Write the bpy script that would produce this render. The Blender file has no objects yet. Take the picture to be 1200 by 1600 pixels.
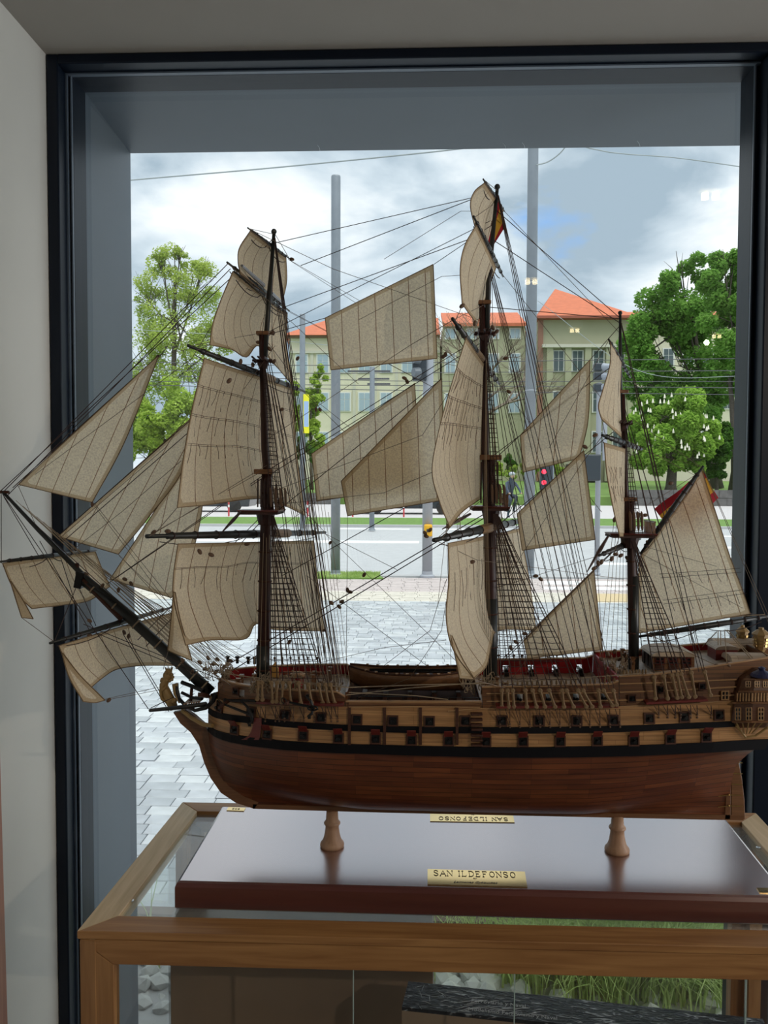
import bpy, bmesh, math, random
from mathutils import Vector, Matrix, noise as mnoise
random.seed(7)
C = bpy.context.scene.collection
sc = bpy.context.scene
V = Vector

# ------------------------------------------------------------------ camera
CAM = V((0.0, 0.0, 1.55)); F = 1250.0
yaw = math.atan(48/F); pitch = math.atan(50/F); roll = math.radians(0.19)
fwd = V((-math.sin(yaw)*math.cos(pitch), math.cos(yaw)*math.cos(pitch), -math.sin(pitch)))
r0 = fwd.cross(V((0, 0, 1))).normalized(); u0 = r0.cross(fwd).normalized()
RT = r0*math.cos(roll) + u0*math.sin(roll); UP = u0*math.cos(roll) - r0*math.sin(roll)
cd = bpy.data.cameras.new('camera'); cam = bpy.data.objects.new('camera', cd); C.objects.link(cam)
cd.sensor_fit = 'VERTICAL'; cd.sensor_height = 32.0; cd.lens = F/1600*32.0
cd.clip_start = 0.02; cd.clip_end = 600
cam.matrix_world = Matrix.Translation(CAM) @ Matrix((RT, UP, -fwd)).transposed().to_4x4()
sc.camera = cam

def ray(px, py):
    return fwd + RT*((px-600)/F) + UP*((800-py)/F)
def at(px, py, Y):
    d = ray(px, py); return CAM + d*(Y/d.y)
def atz(px, py, z):
    d = ray(px, py); return CAM + d*((z-CAM.z)/d.z)

# ------------------------------------------------------------------ world, sun, exposure
w = bpy.data.worlds.new('sky'); sc.world = w; w.use_nodes = True
wn = w.node_tree.nodes; wl = w.node_tree.links; wn.clear()
def N(t, nodes, **k):
    n = nodes.new(t)
    for a, b in k.items(): setattr(n, a, b)
    return n
tc = N('ShaderNodeTexCoord', wn)
mp = N('ShaderNodeMapping', wn); mp.inputs['Scale'].default_value = (1, 1, 2.0); mp.inputs['Location'].default_value = (.35, .2, .1)
wl.new(tc.outputs['Generated'], mp.inputs['Vector'])
n1 = N('ShaderNodeTexNoise', wn); n1.inputs['Scale'].default_value = 4.6; n1.inputs['Detail'].default_value = 8; n1.inputs['Roughness'].default_value = .52; n1.inputs['Distortion'].default_value = .25
wl.new(mp.outputs[0], n1.inputs['Vector'])
cr = N('ShaderNodeValToRGB', wn); e = cr.color_ramp.elements
e[0].position = .38; e[0].color = (.36, .45, .54, 1); e[1].position = .63; e[1].color = (.95, .97, 1.0, 1)
m_ = e.new(.5); m_.color = (.60, .68, .76, 1)
wl.new(n1.outputs['Fac'], cr.inputs['Fac'])
hd = ray(862, 362).normalized()
vd = N('ShaderNodeVectorMath', wn, operation='DOT_PRODUCT'); vd.inputs[1].default_value = hd
nrm = N('ShaderNodeVectorMath', wn, operation='NORMALIZE'); wl.new(tc.outputs['Generated'], nrm.inputs[0]); wl.new(nrm.outputs[0], vd.inputs[0])
n2 = N('ShaderNodeTexNoise', wn); n2.inputs['Scale'].default_value = 16; n2.inputs['Detail'].default_value = 4; wl.new(mp.outputs[0], n2.inputs['Vector'])
ad = N('ShaderNodeMath', wn, operation='MULTIPLY_ADD'); ad.inputs[1].default_value = .006; wl.new(n2.outputs['Fac'], ad.inputs[0]); wl.new(vd.outputs['Value'], ad.inputs[2])
mr = N('ShaderNodeMapRange', wn); mr.inputs['From Min'].default_value = 1.0022; mr.inputs['From Max'].default_value = 1.0040; wl.new(ad.outputs[0], mr.inputs['Value'])
mx = N('ShaderNodeMixRGB', wn); mx.inputs['Color2'].default_value = (.25, .45, .80, 1); wl.new(mr.outputs[0], mx.inputs['Fac']); wl.new(cr.outputs[0], mx.inputs['Color1'])
bg = N('ShaderNodeBackground', wn); bg.inputs['Strength'].default_value = 1.0; wl.new(mx.outputs[0], bg.inputs['Color'])
wo = N('ShaderNodeOutputWorld', wn); wl.new(bg.outputs[0], wo.inputs['Surface'])

def light(kind, name, loc, rot, energy, color=(1, 1, 1), **k):
    l = bpy.data.lights.new(name, kind); l.energy = energy; l.color = color
    for a, b in k.items(): setattr(l, a, b)
    o = bpy.data.objects.new(name, l); C.objects.link(o); o.location = loc; o.rotation_euler = rot; return o
# soft bright overcast sun, high, from beyond the street
light('SUN', 'overcast_sun', (0, 20, 30), (math.radians(14), math.radians(10), 0), 2.5, (1, .97, .92), angle=math.radians(60))
# unseen fill light added on the right to brighten the left wall, and a warm spot over the right shoulder
light('AREA', 'added_side_fill', (2.8, .75, 1.2), (0, math.radians(90), 0), 29, (.97, .97, .97), shape='RECTANGLE', size=1.7, size_y=1.3)
light('SPOT', 'room_spot_light', (1.7, -1.1, 2.36), (math.radians(62), 0, math.radians(33)), 40, (1, .86, .68), spot_size=math.radians(60), spot_blend=.6, shadow_soft_size=.014)
sc.view_settings.view_transform = 'Standard'; sc.view_settings.look = 'None'
sc.view_settings.gamma = 1; sc.view_settings.use_curve_mapping = False
sc.view_settings.exposure = 0.35

# ------------------------------------------------------------------ mesh helpers
class MB:
    def __init__(s): s.v = []; s.f = []; s.m = []; s.uv = None
    def add(s, vs, fs, mi=0):
        b = len(s.v); s.v += [V(p) for p in vs]
        s.f += [tuple(b+i for i in f) for f in fs]; s.m += [mi]*len(fs); return s
    def box(s, c, d, rz=0, mi=0, M=None):
        x, y, z = d[0]/2, d[1]/2, d[2]/2
        P = [V((a*x, b*y, cc*z)) for cc in (-1, 1) for b in (-1, 1) for a in (-1, 1)]
        R = M.to_3x3() if M is not None else Matrix.Rotation(rz, 3, 'Z')
        P = [R @ p + V(c) for p in P]
        return s.add(P, [(0, 2, 3, 1), (4, 5, 7, 6), (0, 1, 5, 4), (2, 6, 7, 3), (0, 4, 6, 2), (1, 3, 7, 5)], mi)
    def hexa(s, lo, hi, mi=0):          # lo, hi: matching rings of n points
        n = len(lo); P = list(lo)+list(hi)
        fs = [tuple(range(n-1, -1, -1)), tuple(range(n, 2*n))]+[(i, (i+1) % n, n+(i+1) % n, n+i) for i in range(n)]
        return s.add(P, fs, mi)
    def span(s, x0, x1, y0, y1, z0, z1, mi=0):
        return s.box(((x0+x1)/2, (y0+y1)/2, (z0+z1)/2), (abs(x1-x0), abs(y1-y0), abs(z1-z0)), 0, mi)
    def tube(s, pts, r, n=4, mi=0, cap=True):
        pts = [V(p) for p in pts]; k = len(pts)
        rs = r if isinstance(r, (list, tuple)) else [r]*k
        prev = None; rings = []
        for i, p in enumerate(pts):
            t = (pts[min(i+1, k-1)]-pts[max(i-1, 0)])
            if t.length < 1e-9: t = V((0, 0, 1))
            t.normalize()
            if prev is None: a = t.orthogonal().normalized()
            else:
                a = prev - t*prev.dot(t)
                a = a.normalized() if a.length > 1e-6 else t.orthogonal().normalized()
            prev = a; b = t.cross(a)
            rings.append([p+(a*math.cos(2*math.pi*j/n)+b*math.sin(2*math.pi*j/n))*rs[i] for j in range(n)])
        P = [q for rg in rings for q in rg]; fs = []
        for i in range(k-1):
            for j in range(n): fs.append((i*n+j, i*n+(j+1) % n, (i+1)*n+(j+1) % n, (i+1)*n+j))
        if cap: fs += [tuple(range(n-1, -1, -1)), tuple(range((k-1)*n, k*n))]
        return s.add(P, fs, mi)
    def lathe(s, c, prof, n=16, mi=0, axis=None):   # prof: (r, h) bottom to top
        pts = [V(c)+V((0, 0, h)) if axis is None else V(c)+V(axis)*h for r, h in prof]
        k = len(prof); P = []; ax = V((0, 0, 1)) if axis is None else V(axis).normalized()
        a = ax.orthogonal().normalized(); b = ax.cross(a)
        for (r, h), p in zip(prof, pts):
            P += [p+(a*math.cos(2*math.pi*j/n)+b*math.sin(2*math.pi*j/n))*max(r, 1e-5) for j in range(n)]
        fs = [(i*n+j, i*n+(j+1) % n, (i+1)*n+(j+1) % n, (i+1)*n+j) for i in range(k-1) for j in range(n)]
        fs += [tuple(range(n-1, -1, -1)), tuple(range((k-1)*n, k*n))]
        return s.add(P, fs, mi)
    def ball(s, c, r, n=6, mi=0, sx=1, sy=1, sz=1):
        P = [V(c)+V((0, 0, -r*sz))]; m = max(3, n//2+1)
        for i in range(1, m):
            a = math.pi*i/m
            for j in range(n): P.append(V(c)+V((sx*r*math.sin(a)*math.cos(2*math.pi*j/n), sy*r*math.sin(a)*math.sin(2*math.pi*j/n), -sz*r*math.cos(a))))
        P.append(V(c)+V((0, 0, r*sz))); L = len(P)-1
        fs = [(0, 1+(j+1) % n, 1+j) for j in range(n)]
        for i in range(m-2):
            for j in range(n): fs.append((1+i*n+j, 1+i*n+(j+1) % n, 1+(i+1)*n+(j+1) % n, 1+(i+1)*n+j))
        fs += [(L, 1+(m-2)*n+j, 1+(m-2)*n+(j+1) % n) for j in range(n)]
        return s.add(P, fs, mi)
    def build(s, name, mats, parent=None, smooth=False, kind=None, label=None, attrs=None, bevel=0, uv=None):
        if not isinstance(mats, (list, tuple)): mats = [mats]
        o0 = origin_of(parent)
        me = bpy.data.meshes.new(name)
        me.from_pydata([tuple(p-o0) for p in s.v], [], s.f)
        for m in mats: me.materials.append(m)
        if len(mats) > 1: me.polygons.foreach_set('material_index', s.m)
        if smooth: me.polygons.foreach_set('use_smooth', [True]*len(me.polygons))
        if attrs:
            for k, vals in attrs.items():
                a = me.attributes.new(k, 'FLOAT', 'POINT'); a.data.foreach_set('value', vals)
        if uv:
            l = me.uv_layers.new(name='UVMap'); fl = []
            for p in me.loops: fl += [uv[p.vertex_index][0], uv[p.vertex_index][1]]
            l.data.foreach_set('uv', fl)
        me.update()
        o = bpy.data.objects.new(name, me); C.objects.link(o)
        if parent is not None: o.parent = parent
        if bevel:
            md = o.modifiers.new('bevel', 'BEVEL'); md.width = bevel; md.segments = 2; md.limit_method = 'ANGLE'
        if kind: o['kind'] = kind
        if label: o['label'] = label
        ORG[o.name] = o0
        return o
ORG = {}
def origin_of(p):
    return ORG[p.name] if p is not None else V((0, 0, 0))
def thing(name, label, cat, loc=(0, 0, 0), group=None):
    o = bpy.data.objects.new(name, None); C.objects.link(o); o.location = loc; o.empty_display_size = .05
    o['label'] = label; o['category'] = cat
    if group: o['group'] = group
    ORG[o.name] = V(loc); return o
def tag(o, label, cat, group=None):
    o['label'] = label; o['category'] = cat
    if group: o['group'] = group
    return o
def struct(o, label=None):
    o['kind'] = 'structure'
    if label: o['label'] = label
    return o
def inst(src, name, parent, M):
    o = src.copy(); o.name = name; C.objects.link(o); o.parent = parent; o.matrix_local = M; ORG[o.name] = origin_of(parent); return o

# ------------------------------------------------------------------ materials
def newmat(name):
    m = bpy.data.materials.new(name); m.use_nodes = True
    return m, m.node_tree.nodes, m.node_tree.links, m.node_tree.nodes['Principled BSDF']
def plain(name, col, rough=.6, metal=0, spec=.5, var=0, scale=30, bump=0):
    m, n, l, b = newmat(name)
    b.inputs['Base Color'].default_value = (*col, 1); b.inputs['Roughness'].default_value = rough
    b.inputs['Metallic'].default_value = metal; b.inputs['Specular IOR Level'].default_value = spec
    if var or bump:
        t = N('ShaderNodeTexCoord', n); q = N('ShaderNodeTexNoise', n); q.inputs['Scale'].default_value = scale; q.inputs['Detail'].default_value = 5
        l.new(t.outputs['Object'], q.inputs['Vector'])
        if var:
            r = N('ShaderNodeValToRGB', n); r.color_ramp.elements[0].position = .3; r.color_ramp.elements[1].position = .7
            r.color_ramp.elements[0].color = (*[max(0, c*(1-var)) for c in col], 1); r.color_ramp.elements[1].color = (*[min(1, c*(1+var)) for c in col], 1)
            l.new(q.outputs['Fac'], r.inputs['Fac']); l.new(r.outputs[0], b.inputs['Base Color'])
        if bump:
            u = N('ShaderNodeBump', n); u.inputs['Strength'].default_value = bump; u.inputs['Distance'].default_value = .01
            l.new(q.outputs['Fac'], u.inputs['Height']); l.new(u.outputs[0], b.inputs['Normal'])
    return m
def wood(name, c1, c2, axis='X', scale=1.0, rough=.45, spec=.5, stretch=14, bump=.15, coat=0, coat_ior=1.5):
    m, n, l, b = newmat(name)
    t = N('ShaderNodeTexCoord', n); mpn = N('ShaderNodeMapping', n)
    s = [stretch*6*scale]*3; s['XYZ'.index(axis)] = 5*scale; mpn.inputs['Scale'].default_value = s
    q = N('ShaderNodeTexNoise', n); q.inputs['Scale'].default_value = 1; q.inputs['Detail'].default_value = 6; q.inputs['Distortion'].default_value = .6
    l.new(t.outputs['Object'], mpn.inputs['Vector']); l.new(mpn.outputs[0], q.inputs['Vector'])
    r = N('ShaderNodeValToRGB', n); r.color_ramp.elements[0].position = .32; r.color_ramp.elements[1].position = .68
    r.color_ramp.elements[0].color = (*c1, 1); r.color_ramp.elements[1].color = (*c2, 1)
    l.new(q.outputs['Fac'], r.inputs['Fac']); l.new(r.outputs[0], b.inputs['Base Color'])
    b.inputs['Roughness'].default_value = rough; b.inputs['Specular IOR Level'].default_value = spec
    b.inputs['Coat Weight'].default_value = coat; b.inputs['Coat Roughness'].default_value = .22; b.inputs['Coat IOR'].default_value = coat_ior
    if bump:
        u = N('ShaderNodeBump', n); u.inputs['Strength'].default_value = bump; u.inputs['Distance'].default_value = .002
        l.new(q.outputs['Fac'], u.inputs['Height']); l.new(u.outputs[0], b.inputs['Normal'])
    return m
def planks(name, ca, cb, mortar, sx, sy, mort=.02, rough=.4, grain=True):   # uses UV in metres
    m, n, l, b = newmat(name)
    t = N('ShaderNodeUVMap', n); br = N('ShaderNodeTexBrick', n)
    br.inputs['Color1'].default_value = (*ca, 1); br.inputs['Color2'].default_value = (*cb, 1); br.inputs['Mortar'].default_value = (*mortar, 1)
    br.inputs['Scale'].default_value = 1; br.inputs['Brick Width'].default_value = sx; br.inputs['Row Height'].default_value = sy
    br.inputs['Mortar Size'].default_value = sy*mort; br.inputs['Mortar Smooth'].default_value = .4; br.offset = .37; br.offset_frequency = 3
    l.new(t.outputs[0], br.inputs['Vector'])
    mpn = N('ShaderNodeMapping', n); mpn.inputs['Scale'].default_value = (12, 260, 1); l.new(t.outputs[0], mpn.inputs['Vector'])
    q = N('ShaderNodeTexNoise', n); q.inputs['Scale'].default_value = 1; q.inputs['Detail'].default_value = 5; l.new(mpn.outputs[0], q.inputs['Vector'])
    mr_ = N('ShaderNodeMapRange', n); mr_.inputs['From Min'].default_value = .25; mr_.inputs['From Max'].default_value = .75; mr_.inputs['To Min'].default_value = .62; mr_.inputs['To Max'].default_value = 1.3
    l.new(q.outputs['Fac'], mr_.inputs['Value'])
    mm = N('ShaderNodeVectorMath', n, operation='SCALE'); l.new(br.outputs['Color'], mm.inputs[0]); l.new(mr_.outputs[0], mm.inputs['Scale'])
    l.new(mm.outputs[0], b.inputs['Base Color']); b.inputs['Roughness'].default_value = rough
    return m
def emit(name, col, strength):
    m, n, l, b = newmat(name); b.inputs['Base Color'].default_value = (*col, 1)
    b.inputs['Emission Color'].default_value = (*col, 1); b.inputs['Emission Strength'].default_value = strength; return m
def thin_glass(name, tint=(.93, .97, .96), ior=1.5, double=True, rough=0, film=0):
    m, n, l, b = newmat(name); n.remove(b); out = n['Material Output']
    tr = N('ShaderNodeBsdfTransparent', n); tr.inputs[0].default_value = (*tint, 1)
    gl = N('ShaderNodeBsdfGlossy', n); gl.inputs['Roughness'].default_value = rough
    fr = N('ShaderNodeLayerWeight', n); fr.inputs['Blend'].default_value = .5
    pw = N('ShaderNodeMath', n, operation='POWER'); pw.inputs[1].default_value = 5; l.new(fr.outputs['Facing'], pw.inputs[0])
    f0 = ((ior-1)/(ior+1))**2; mu = N('ShaderNodeMath', n, operation='MULTIPLY_ADD', use_clamp=True); mu.inputs[1].default_value = 1-f0; mu.inputs[2].default_value = f0
    l.new(pw.outputs[0], mu.inputs[0]); mixs = N('ShaderNodeMixShader', n)
    l.new(mu.outputs[0], mixs.inputs[0]); l.new(tr.outputs[0], mixs.inputs[1]); l.new(gl.outputs[0], mixs.inputs[2])
    last = mixs
    if film:
        df = N('ShaderNodeBsdfDiffuse', n); df.inputs[0].default_value = (.8, .86, .88, 1)
        m2 = N('ShaderNodeMixShader', n); m2.inputs[0].default_value = film; l.new(mixs.outputs[0], m2.inputs[1]); l.new(df.outputs[0], m2.inputs[2]); last = m2
    l.new(last.outputs[0], out.inputs['Surface']); return m
def leaf_mat(name, c1, c2, trans=.45):
    m, n, l, b = newmat(name); n.remove(b); out = n['Material Output']
    t = N('ShaderNodeTexCoord', n); q = N('ShaderNodeTexNoise', n); q.inputs['Scale'].default_value = .9; q.inputs['Detail'].default_value = 6; q.inputs['Roughness'].default_value = .75
    l.new(t.outputs['Object'], q.inputs['Vector'])
    r = N('ShaderNodeValToRGB', n); r.color_ramp.elements[0].position = .35; r.color_ramp.elements[1].position = .65
    r.color_ramp.elements[0].color = (*c1, 1); r.color_ramp.elements[1].color = (*c2, 1); l.new(q.outputs['Fac'], r.inputs['Fac'])
    d = N('ShaderNodeBsdfDiffuse', n); tl = N('ShaderNodeBsdfTranslucent', n); mixs = N('ShaderNodeMixShader', n); mixs.inputs[0].default_value = trans
    l.new(r.outputs[0], d.inputs[0]); l.new(r.outputs[0], tl.inputs[0]); l.new(d.outputs[0], mixs.inputs[1]); l.new(tl.outputs[0], mixs.inputs[2]); l.new(mixs.outputs[0], out.inputs['Surface'])
    return m
def sail_mat(name, col=(.98, .84, .66), trans=.58):
    m, n, l, b = newmat(name); n.remove(b); out = n['Material Output']
    t = N('ShaderNodeTexCoord', n); q = N('ShaderNodeTexNoise', n); q.inputs['Scale'].default_value = 420; q.inputs['Detail'].default_value = 3
    l.new(t.outputs['Object'], q.inputs['Vector'])
    q2 = N('ShaderNodeTexNoise', n); q2.inputs['Scale'].default_value = 9; q2.inputs['Detail'].default_value = 3; l.new(t.outputs['Object'], q2.inputs['Vector'])
    r = N('ShaderNodeValToRGB', n); r.color_ramp.elements[0].position = .34; r.color_ramp.elements[1].position = .62
    r.color_ramp.elements[0].color = (*[c*.80 for c in col], 1); r.color_ramp.elements[1].color = (*[min(1, c*1.06) for c in col], 1); l.new(q.outputs['Fac'], r.inputs['Fac'])
    r2 = N('ShaderNodeValToRGB', n); r2.color_ramp.elements[0].color = (.88, .86, .82, 1); r2.color_ramp.elements[1].color = (1, 1, 1, 1); l.new(q2.outputs['Fac'], r2.inputs['Fac'])
    m0 = N('ShaderNodeMixRGB', n, blend_type='MULTIPLY'); m0.inputs[0].default_value = 1; l.new(r.outputs[0], m0.inputs[1]); l.new(r2.outputs[0], m0.inputs[2])
    # seams
    a = N('ShaderNodeAttribute', n, attribute_name='seam'); fr = N('ShaderNodeMath', n, operation='FRACT'); l.new(a.outputs['Fac'], fr.inputs[0])
    su = N('ShaderNodeMath', n, operation='SUBTRACT'); su.inputs[1].default_value = .5; l.new(fr.outputs[0], su.inputs[0])
    ab = N('ShaderNodeMath', n, operation='ABSOLUTE'); l.new(su.outputs[0], ab.inputs[0])
    lt = N('ShaderNodeMath', n, operation='LESS_THAN'); lt.inputs[1].default_value = .022; l.new(ab.outputs[0], lt.inputs[0])
    m1 = N('ShaderNodeMixRGB', n); m1.inputs[2].default_value = (.30, .17, .09, 1); l.new(lt.outputs[0], m1.inputs[0]); l.new(m0.outputs[0], m1.inputs[1])
    a2 = N('ShaderNodeAttribute', n, attribute_name='edge'); l2 = N('ShaderNodeMath', n, operation='LESS_THAN'); l2.inputs[1].default_value = .0055; l.new(a2.outputs['Fac'], l2.inputs[0])
    mu = N('ShaderNodeMath', n, operation='MULTIPLY'); mu.inputs[1].default_value = .7; l.new(l2.outputs[0], mu.inputs[0])
    m2 = N('ShaderNodeMixRGB', n); m2.inputs[2].default_value = (.52, .37, .21, 1); l.new(mu.outputs[0], m2.inputs[0]); l.new(m1.outputs[0], m2.inputs[1])
    d = N('ShaderNodeBsdfDiffuse', n); tl = N('ShaderNodeBsdfTranslucent', n); mixs = N('ShaderNodeMixShader', n); mixs.inputs[0].default_value = trans
    l.new(m2.outputs[0], d.inputs[0]); l.new(m2.outputs[0], tl.inputs[0]); l.new(d.outputs[0], mixs.inputs[1]); l.new(tl.outputs[0], mixs.inputs[2]); l.new(mixs.outputs[0], out.inputs['Surface'])
    return m

MAT = dict(
 wall=plain('white_plaster', (.62, .61, .57), .85, var=.02, scale=6, bump=.03),
 ceil=plain('ceiling_plaster_shaded', (.30, .275, .245), .9, var=.02, scale=6, bump=.03),  # ceiling's shade is put into this darker tone; the plaster itself is white
 floor=plain('floor_tile', (.14, .13, .12), .5),
 frame=plain('black_aluminium', (.003, .007, .016), .38, spec=.25),
 frame_glint=plain('painted_frame_glint', (.10, .13, .17), .35),  # lighter grey painted in as highlight on the dark frame
 reveal=plain('grey_blue_sheet_metal', (.082, .106, .135), .45, spec=.4, var=.08, scale=3),
 glass=thin_glass('window_glass', (.97, .99, .985)),
 caseglass=thin_glass('case_glass', (.985, .995, .99), 1.45, film=.002),
 topglass=thin_glass('case_top_glass', (.93, .97, .97), 1.6, film=.07),
 glassedge=plain('glass_edge', (.55, .68, .66), .2),
 oak=wood('oak_rail_along', (.27, .118, .036), (.42, .21, .072), 'X', 1.2, .5),
 oaky=wood('oak_rail_across_sheen', (.52, .37, .20), (.66, .49, .30), 'Y', 1.2, .5),  # sheen on the side rails is put into this paler oak tone
 oakz=wood('oak_post', (.25, .112, .036), (.38, .19, .068), 'Z', 1.2, .5),
 board=wood('mahogany_board', (.085, .020, .016), (.12, .030, .022), 'X', .8, .5, .3, 10, .02),
 redstrip=wood('reddish_wood', (.32, .13, .08), (.42, .19, .12), 'Z', .8, .5),
 pedestal=wood('turned_beech', (.34, .19, .11), (.44, .27, .17), 'Z', 2, .5),
 brass=plain('polished_brass', (.80, .60, .28), .16, 1.0),
 ink=plain('engraved_black', (.03, .025, .02), .6),
 screw=plain('steel_screw', (.6, .6, .6), .3, 1),
)

# satin lacquer of the base board: reflectance climbs towards grazing view
_m = MAT['board']; _n = _m.node_tree.nodes; _l = _m.node_tree.links
_lw = N('ShaderNodeLayerWeight', _n); _lw.inputs['Blend'].default_value = .5
_pw = N('ShaderNodeMath', _n, operation='POWER'); _pw.inputs[1].default_value = 1.35; _l.new(_lw.outputs['Facing'], _pw.inputs[0])
_mu = N('ShaderNodeMath', _n, operation='MULTIPLY_ADD', use_clamp=True); _mu.inputs[1].default_value = 1.05; _mu.inputs[2].default_value = .02; _l.new(_pw.outputs[0], _mu.inputs[0])
_g = N('ShaderNodeBsdfGlossy', _n); _g.inputs['Roughness'].default_value = .24; _g.inputs['Color'].default_value = (.95, .89, .90, 1)
_x = N('ShaderNodeMixShader', _n); _l.new(_mu.outputs[0], _x.inputs[0]); _l.new(_n['Principled BSDF'].outputs[0], _x.inputs[1]); _l.new(_g.outputs[0], _x.inputs[2]); _l.new(_x.outputs[0], _n['Material Output'].inputs['Surface'])
# ------------------------------------------------------------------ room shell
YW = 1.75; YG = 1.84; YO = 2.22
XL = at(79.5, 750, YW).x
ZC = at(648, 73.5, YW).z
XR = 2.9; YB = -3.0
mb = MB(); mb.span(XL-.20, XL, YB, YW+.12, 0, ZC); struct(mb.build('wall_left', MAT['wall']), 'off-white plaster wall beside the window')
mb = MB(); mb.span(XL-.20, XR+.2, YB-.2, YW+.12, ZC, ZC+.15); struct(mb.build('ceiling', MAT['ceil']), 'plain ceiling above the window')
mb = MB(); mb.span(XL-.20, XR+.2, YB-.2, YW+.12, -.12, 0); struct(mb.build('floor', MAT['floor']))
mb = MB(); mb.span(XL-.2, XR+.2, YB-.2, YB, 0, ZC); struct(mb.build('wall_back', MAT['wall']))
mb = MB(); mb.span(XR, XR+.2, YB, YW+.12, 0, ZC); struct(mb.build('wall_right', MAT['wall']))

# window
win = MB()
xa, xb, xc = at(80.5, 750, YW).x, at(98, 750, YW).x, at(120.5, 750, YG-.04).x
zt0, zt1, zt2 = at(648, 74.5, YW).z, at(648, 90, YW).z, at(648, 112, YG-.04).z
xm0, xm1, xm2, xm3 = at(1164.5, 750, YG-.04).x, at(1184, 750, YG-.04).x, at(1187, 750, YW).x, at(1232, 750, YW).x
win.span(xa, xb, YW, YG+.03, 0, zt0); wf = struct(win.build('window_1', MAT['frame'], bevel=.003), 'large fixed window in a black metal frame')
p = MB(); p.span(xb-.001, XR, YW, YG+.03, zt1, zt0); p.build('frame_head', MAT['frame'], wf, bevel=.003)
p = MB(); p.span(xm2, xm3, YW, YG+.03, 0, zt1-.002); p.build('mullion', MAT['frame'], wf, bevel=.003)
p = MB(); p.span(xb-.001, xm2, YW, YG+.03, 0, .07); p.span(xm3, XR, YW, YG+.03, 0, .07); p.build('bottom_rail', MAT['frame'], wf, bevel=.003)
p = MB()
p.span(xb+.004, xc, YG-.04, YG+.03, .07, zt2); p.span(xb+.004, xm2-.004, YG-.04, YG+.03, zt2, zt1-.005)
p.span(xm0, xm1, YG-.04, YG+.03, .07, zt2); p.span(xm3+.004, xm3+.03, YG-.04, YG+.03, .07, zt2); p.span(xm3+.004, XR, YG-.04, YG+.03, zt2, zt1-.005)
p.span(xc, xm0, YG-.04, YG+.03, .07, .10)
p.build('glazing_bead', MAT['frame'], wf, bevel=.003)
p = MB()
for x in (xb, xm1+.001): p.span(x, x+.0035, YG-.052, YG-.03, .07, zt1-.004)
p.span(xb, xm2, YG-.052, YG-.03, zt1-.0045, zt1-.001)
p.span(xc-.003, xc, YG-.046, YG-.038, .1, zt2); p.span(xc, xm0, YG-.046, YG-.038, zt2, zt2+.0025); p.span(xm0, xm0+.003, YG-.046, YG-.038, .1, zt2)
p.build('frame_glint', MAT['frame_glint'], wf)  # thin pale strips stand in for the highlight lines along the frame
p = MB(); p.span(xc-.005, xm0+.005, YG, YG+.001, .09, zt2+.004); pane = p.build('glass_pane', MAT['glass'], wf)
p = MB(); p.span(xm3+.025, XR, YG, YG+.001, .09, zt2+.004); p.build('glass_pane', MAT['glass'], wf)
# outside reveal of folded sheet metal
xo = at(208.5, 750, YO).x; zo = at(648, 234, YO).z
p = MB(); p.hexa([V((xc, YG+.03, -.02)), V((xo, YO, -.02)), V((xo-.25, YO, -.02)), V((xc-.25, YG+.03, -.02))], [V((xc, YG+.03, zt2)), V((xo, YO, zo)), V((xo-.25, YO, zo)), V((xc-.25, YG+.03, zt2))])
struct(p.build('trim_1', MAT['reveal']), 'grey sheet-metal side of the outer window opening')
p = MB(); p.hexa([V((xc-.25, YG+.03, zt2)), V((XR+.3, YG+.03, zt2)), V((XR+.3, YO, zo)), V((xo-.25, YO, zo))], [V((xc-.25, YG+.03, zt2+.4)), V((XR+.3, YG+.03, zt2+.4)), V((XR+.3, YO, zt2+.4)), V((xo-.25, YO, zt2+.4))])
head = struct(p.build('trim_2', MAT['reveal']), 'grey sheet-metal head of the outer window opening')
mk = MB()
for px, y0, y1 in ((500, 205, 233), (820, 205, 233), (790, 212, 232), (1000, 208, 230)):
    for k in range(1):
        a = at(px, y1, YO-.004); b = at(px-4, y0, YO-.04)
        zf = lambda y: zt2+(zo-zt2)*(y-YG-.03)/(YO-YG-.03)-.0006
        a.z = zf(a.y); b.z = zf(b.y); mk.tube([a, (a+b)/2+V((.002, 0, 0)), b], .0007, 3)
mk.build('scratch_mark', plain('pale_scratch', (.45, .5, .54), .5), head, kind='stuff')
# exterior wall around (mass above and below, seen only from steps aside)
mb = MB(); mb.span(XL-3, xc-.25, YW+.12, YO, -.3, 3.2); mb.span(XL-3, XR+3, YW+.12, YO, zt2+.4, 3.2); struct(mb.build('wall_outside', MAT['reveal']))

# leaning reddish wood panel edge at the far lower left
q0, q1 = at(0, 1265, 1.45), at(8.5, 1600, 1.45)
mb = MB(); mb.hexa([V((XL, 1.38, 0)), V((q1.x+.006, 1.38, 0)), V((q1.x+.006, 1.46, 0)), V((XL, 1.46, 0))], [V((XL, 1.38, q0.z+.13)), V((q0.x-.003, 1.38, q0.z+.13)), V((q0.x-.003, 1.46, q0.z+.13)), V((XL, 1.46, q0.z+.13))])
tag(mb.build('wooden_panel', MAT['redstrip'], bevel=.002), 'narrow reddish wooden panel standing against the white wall', 'panel')

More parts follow.
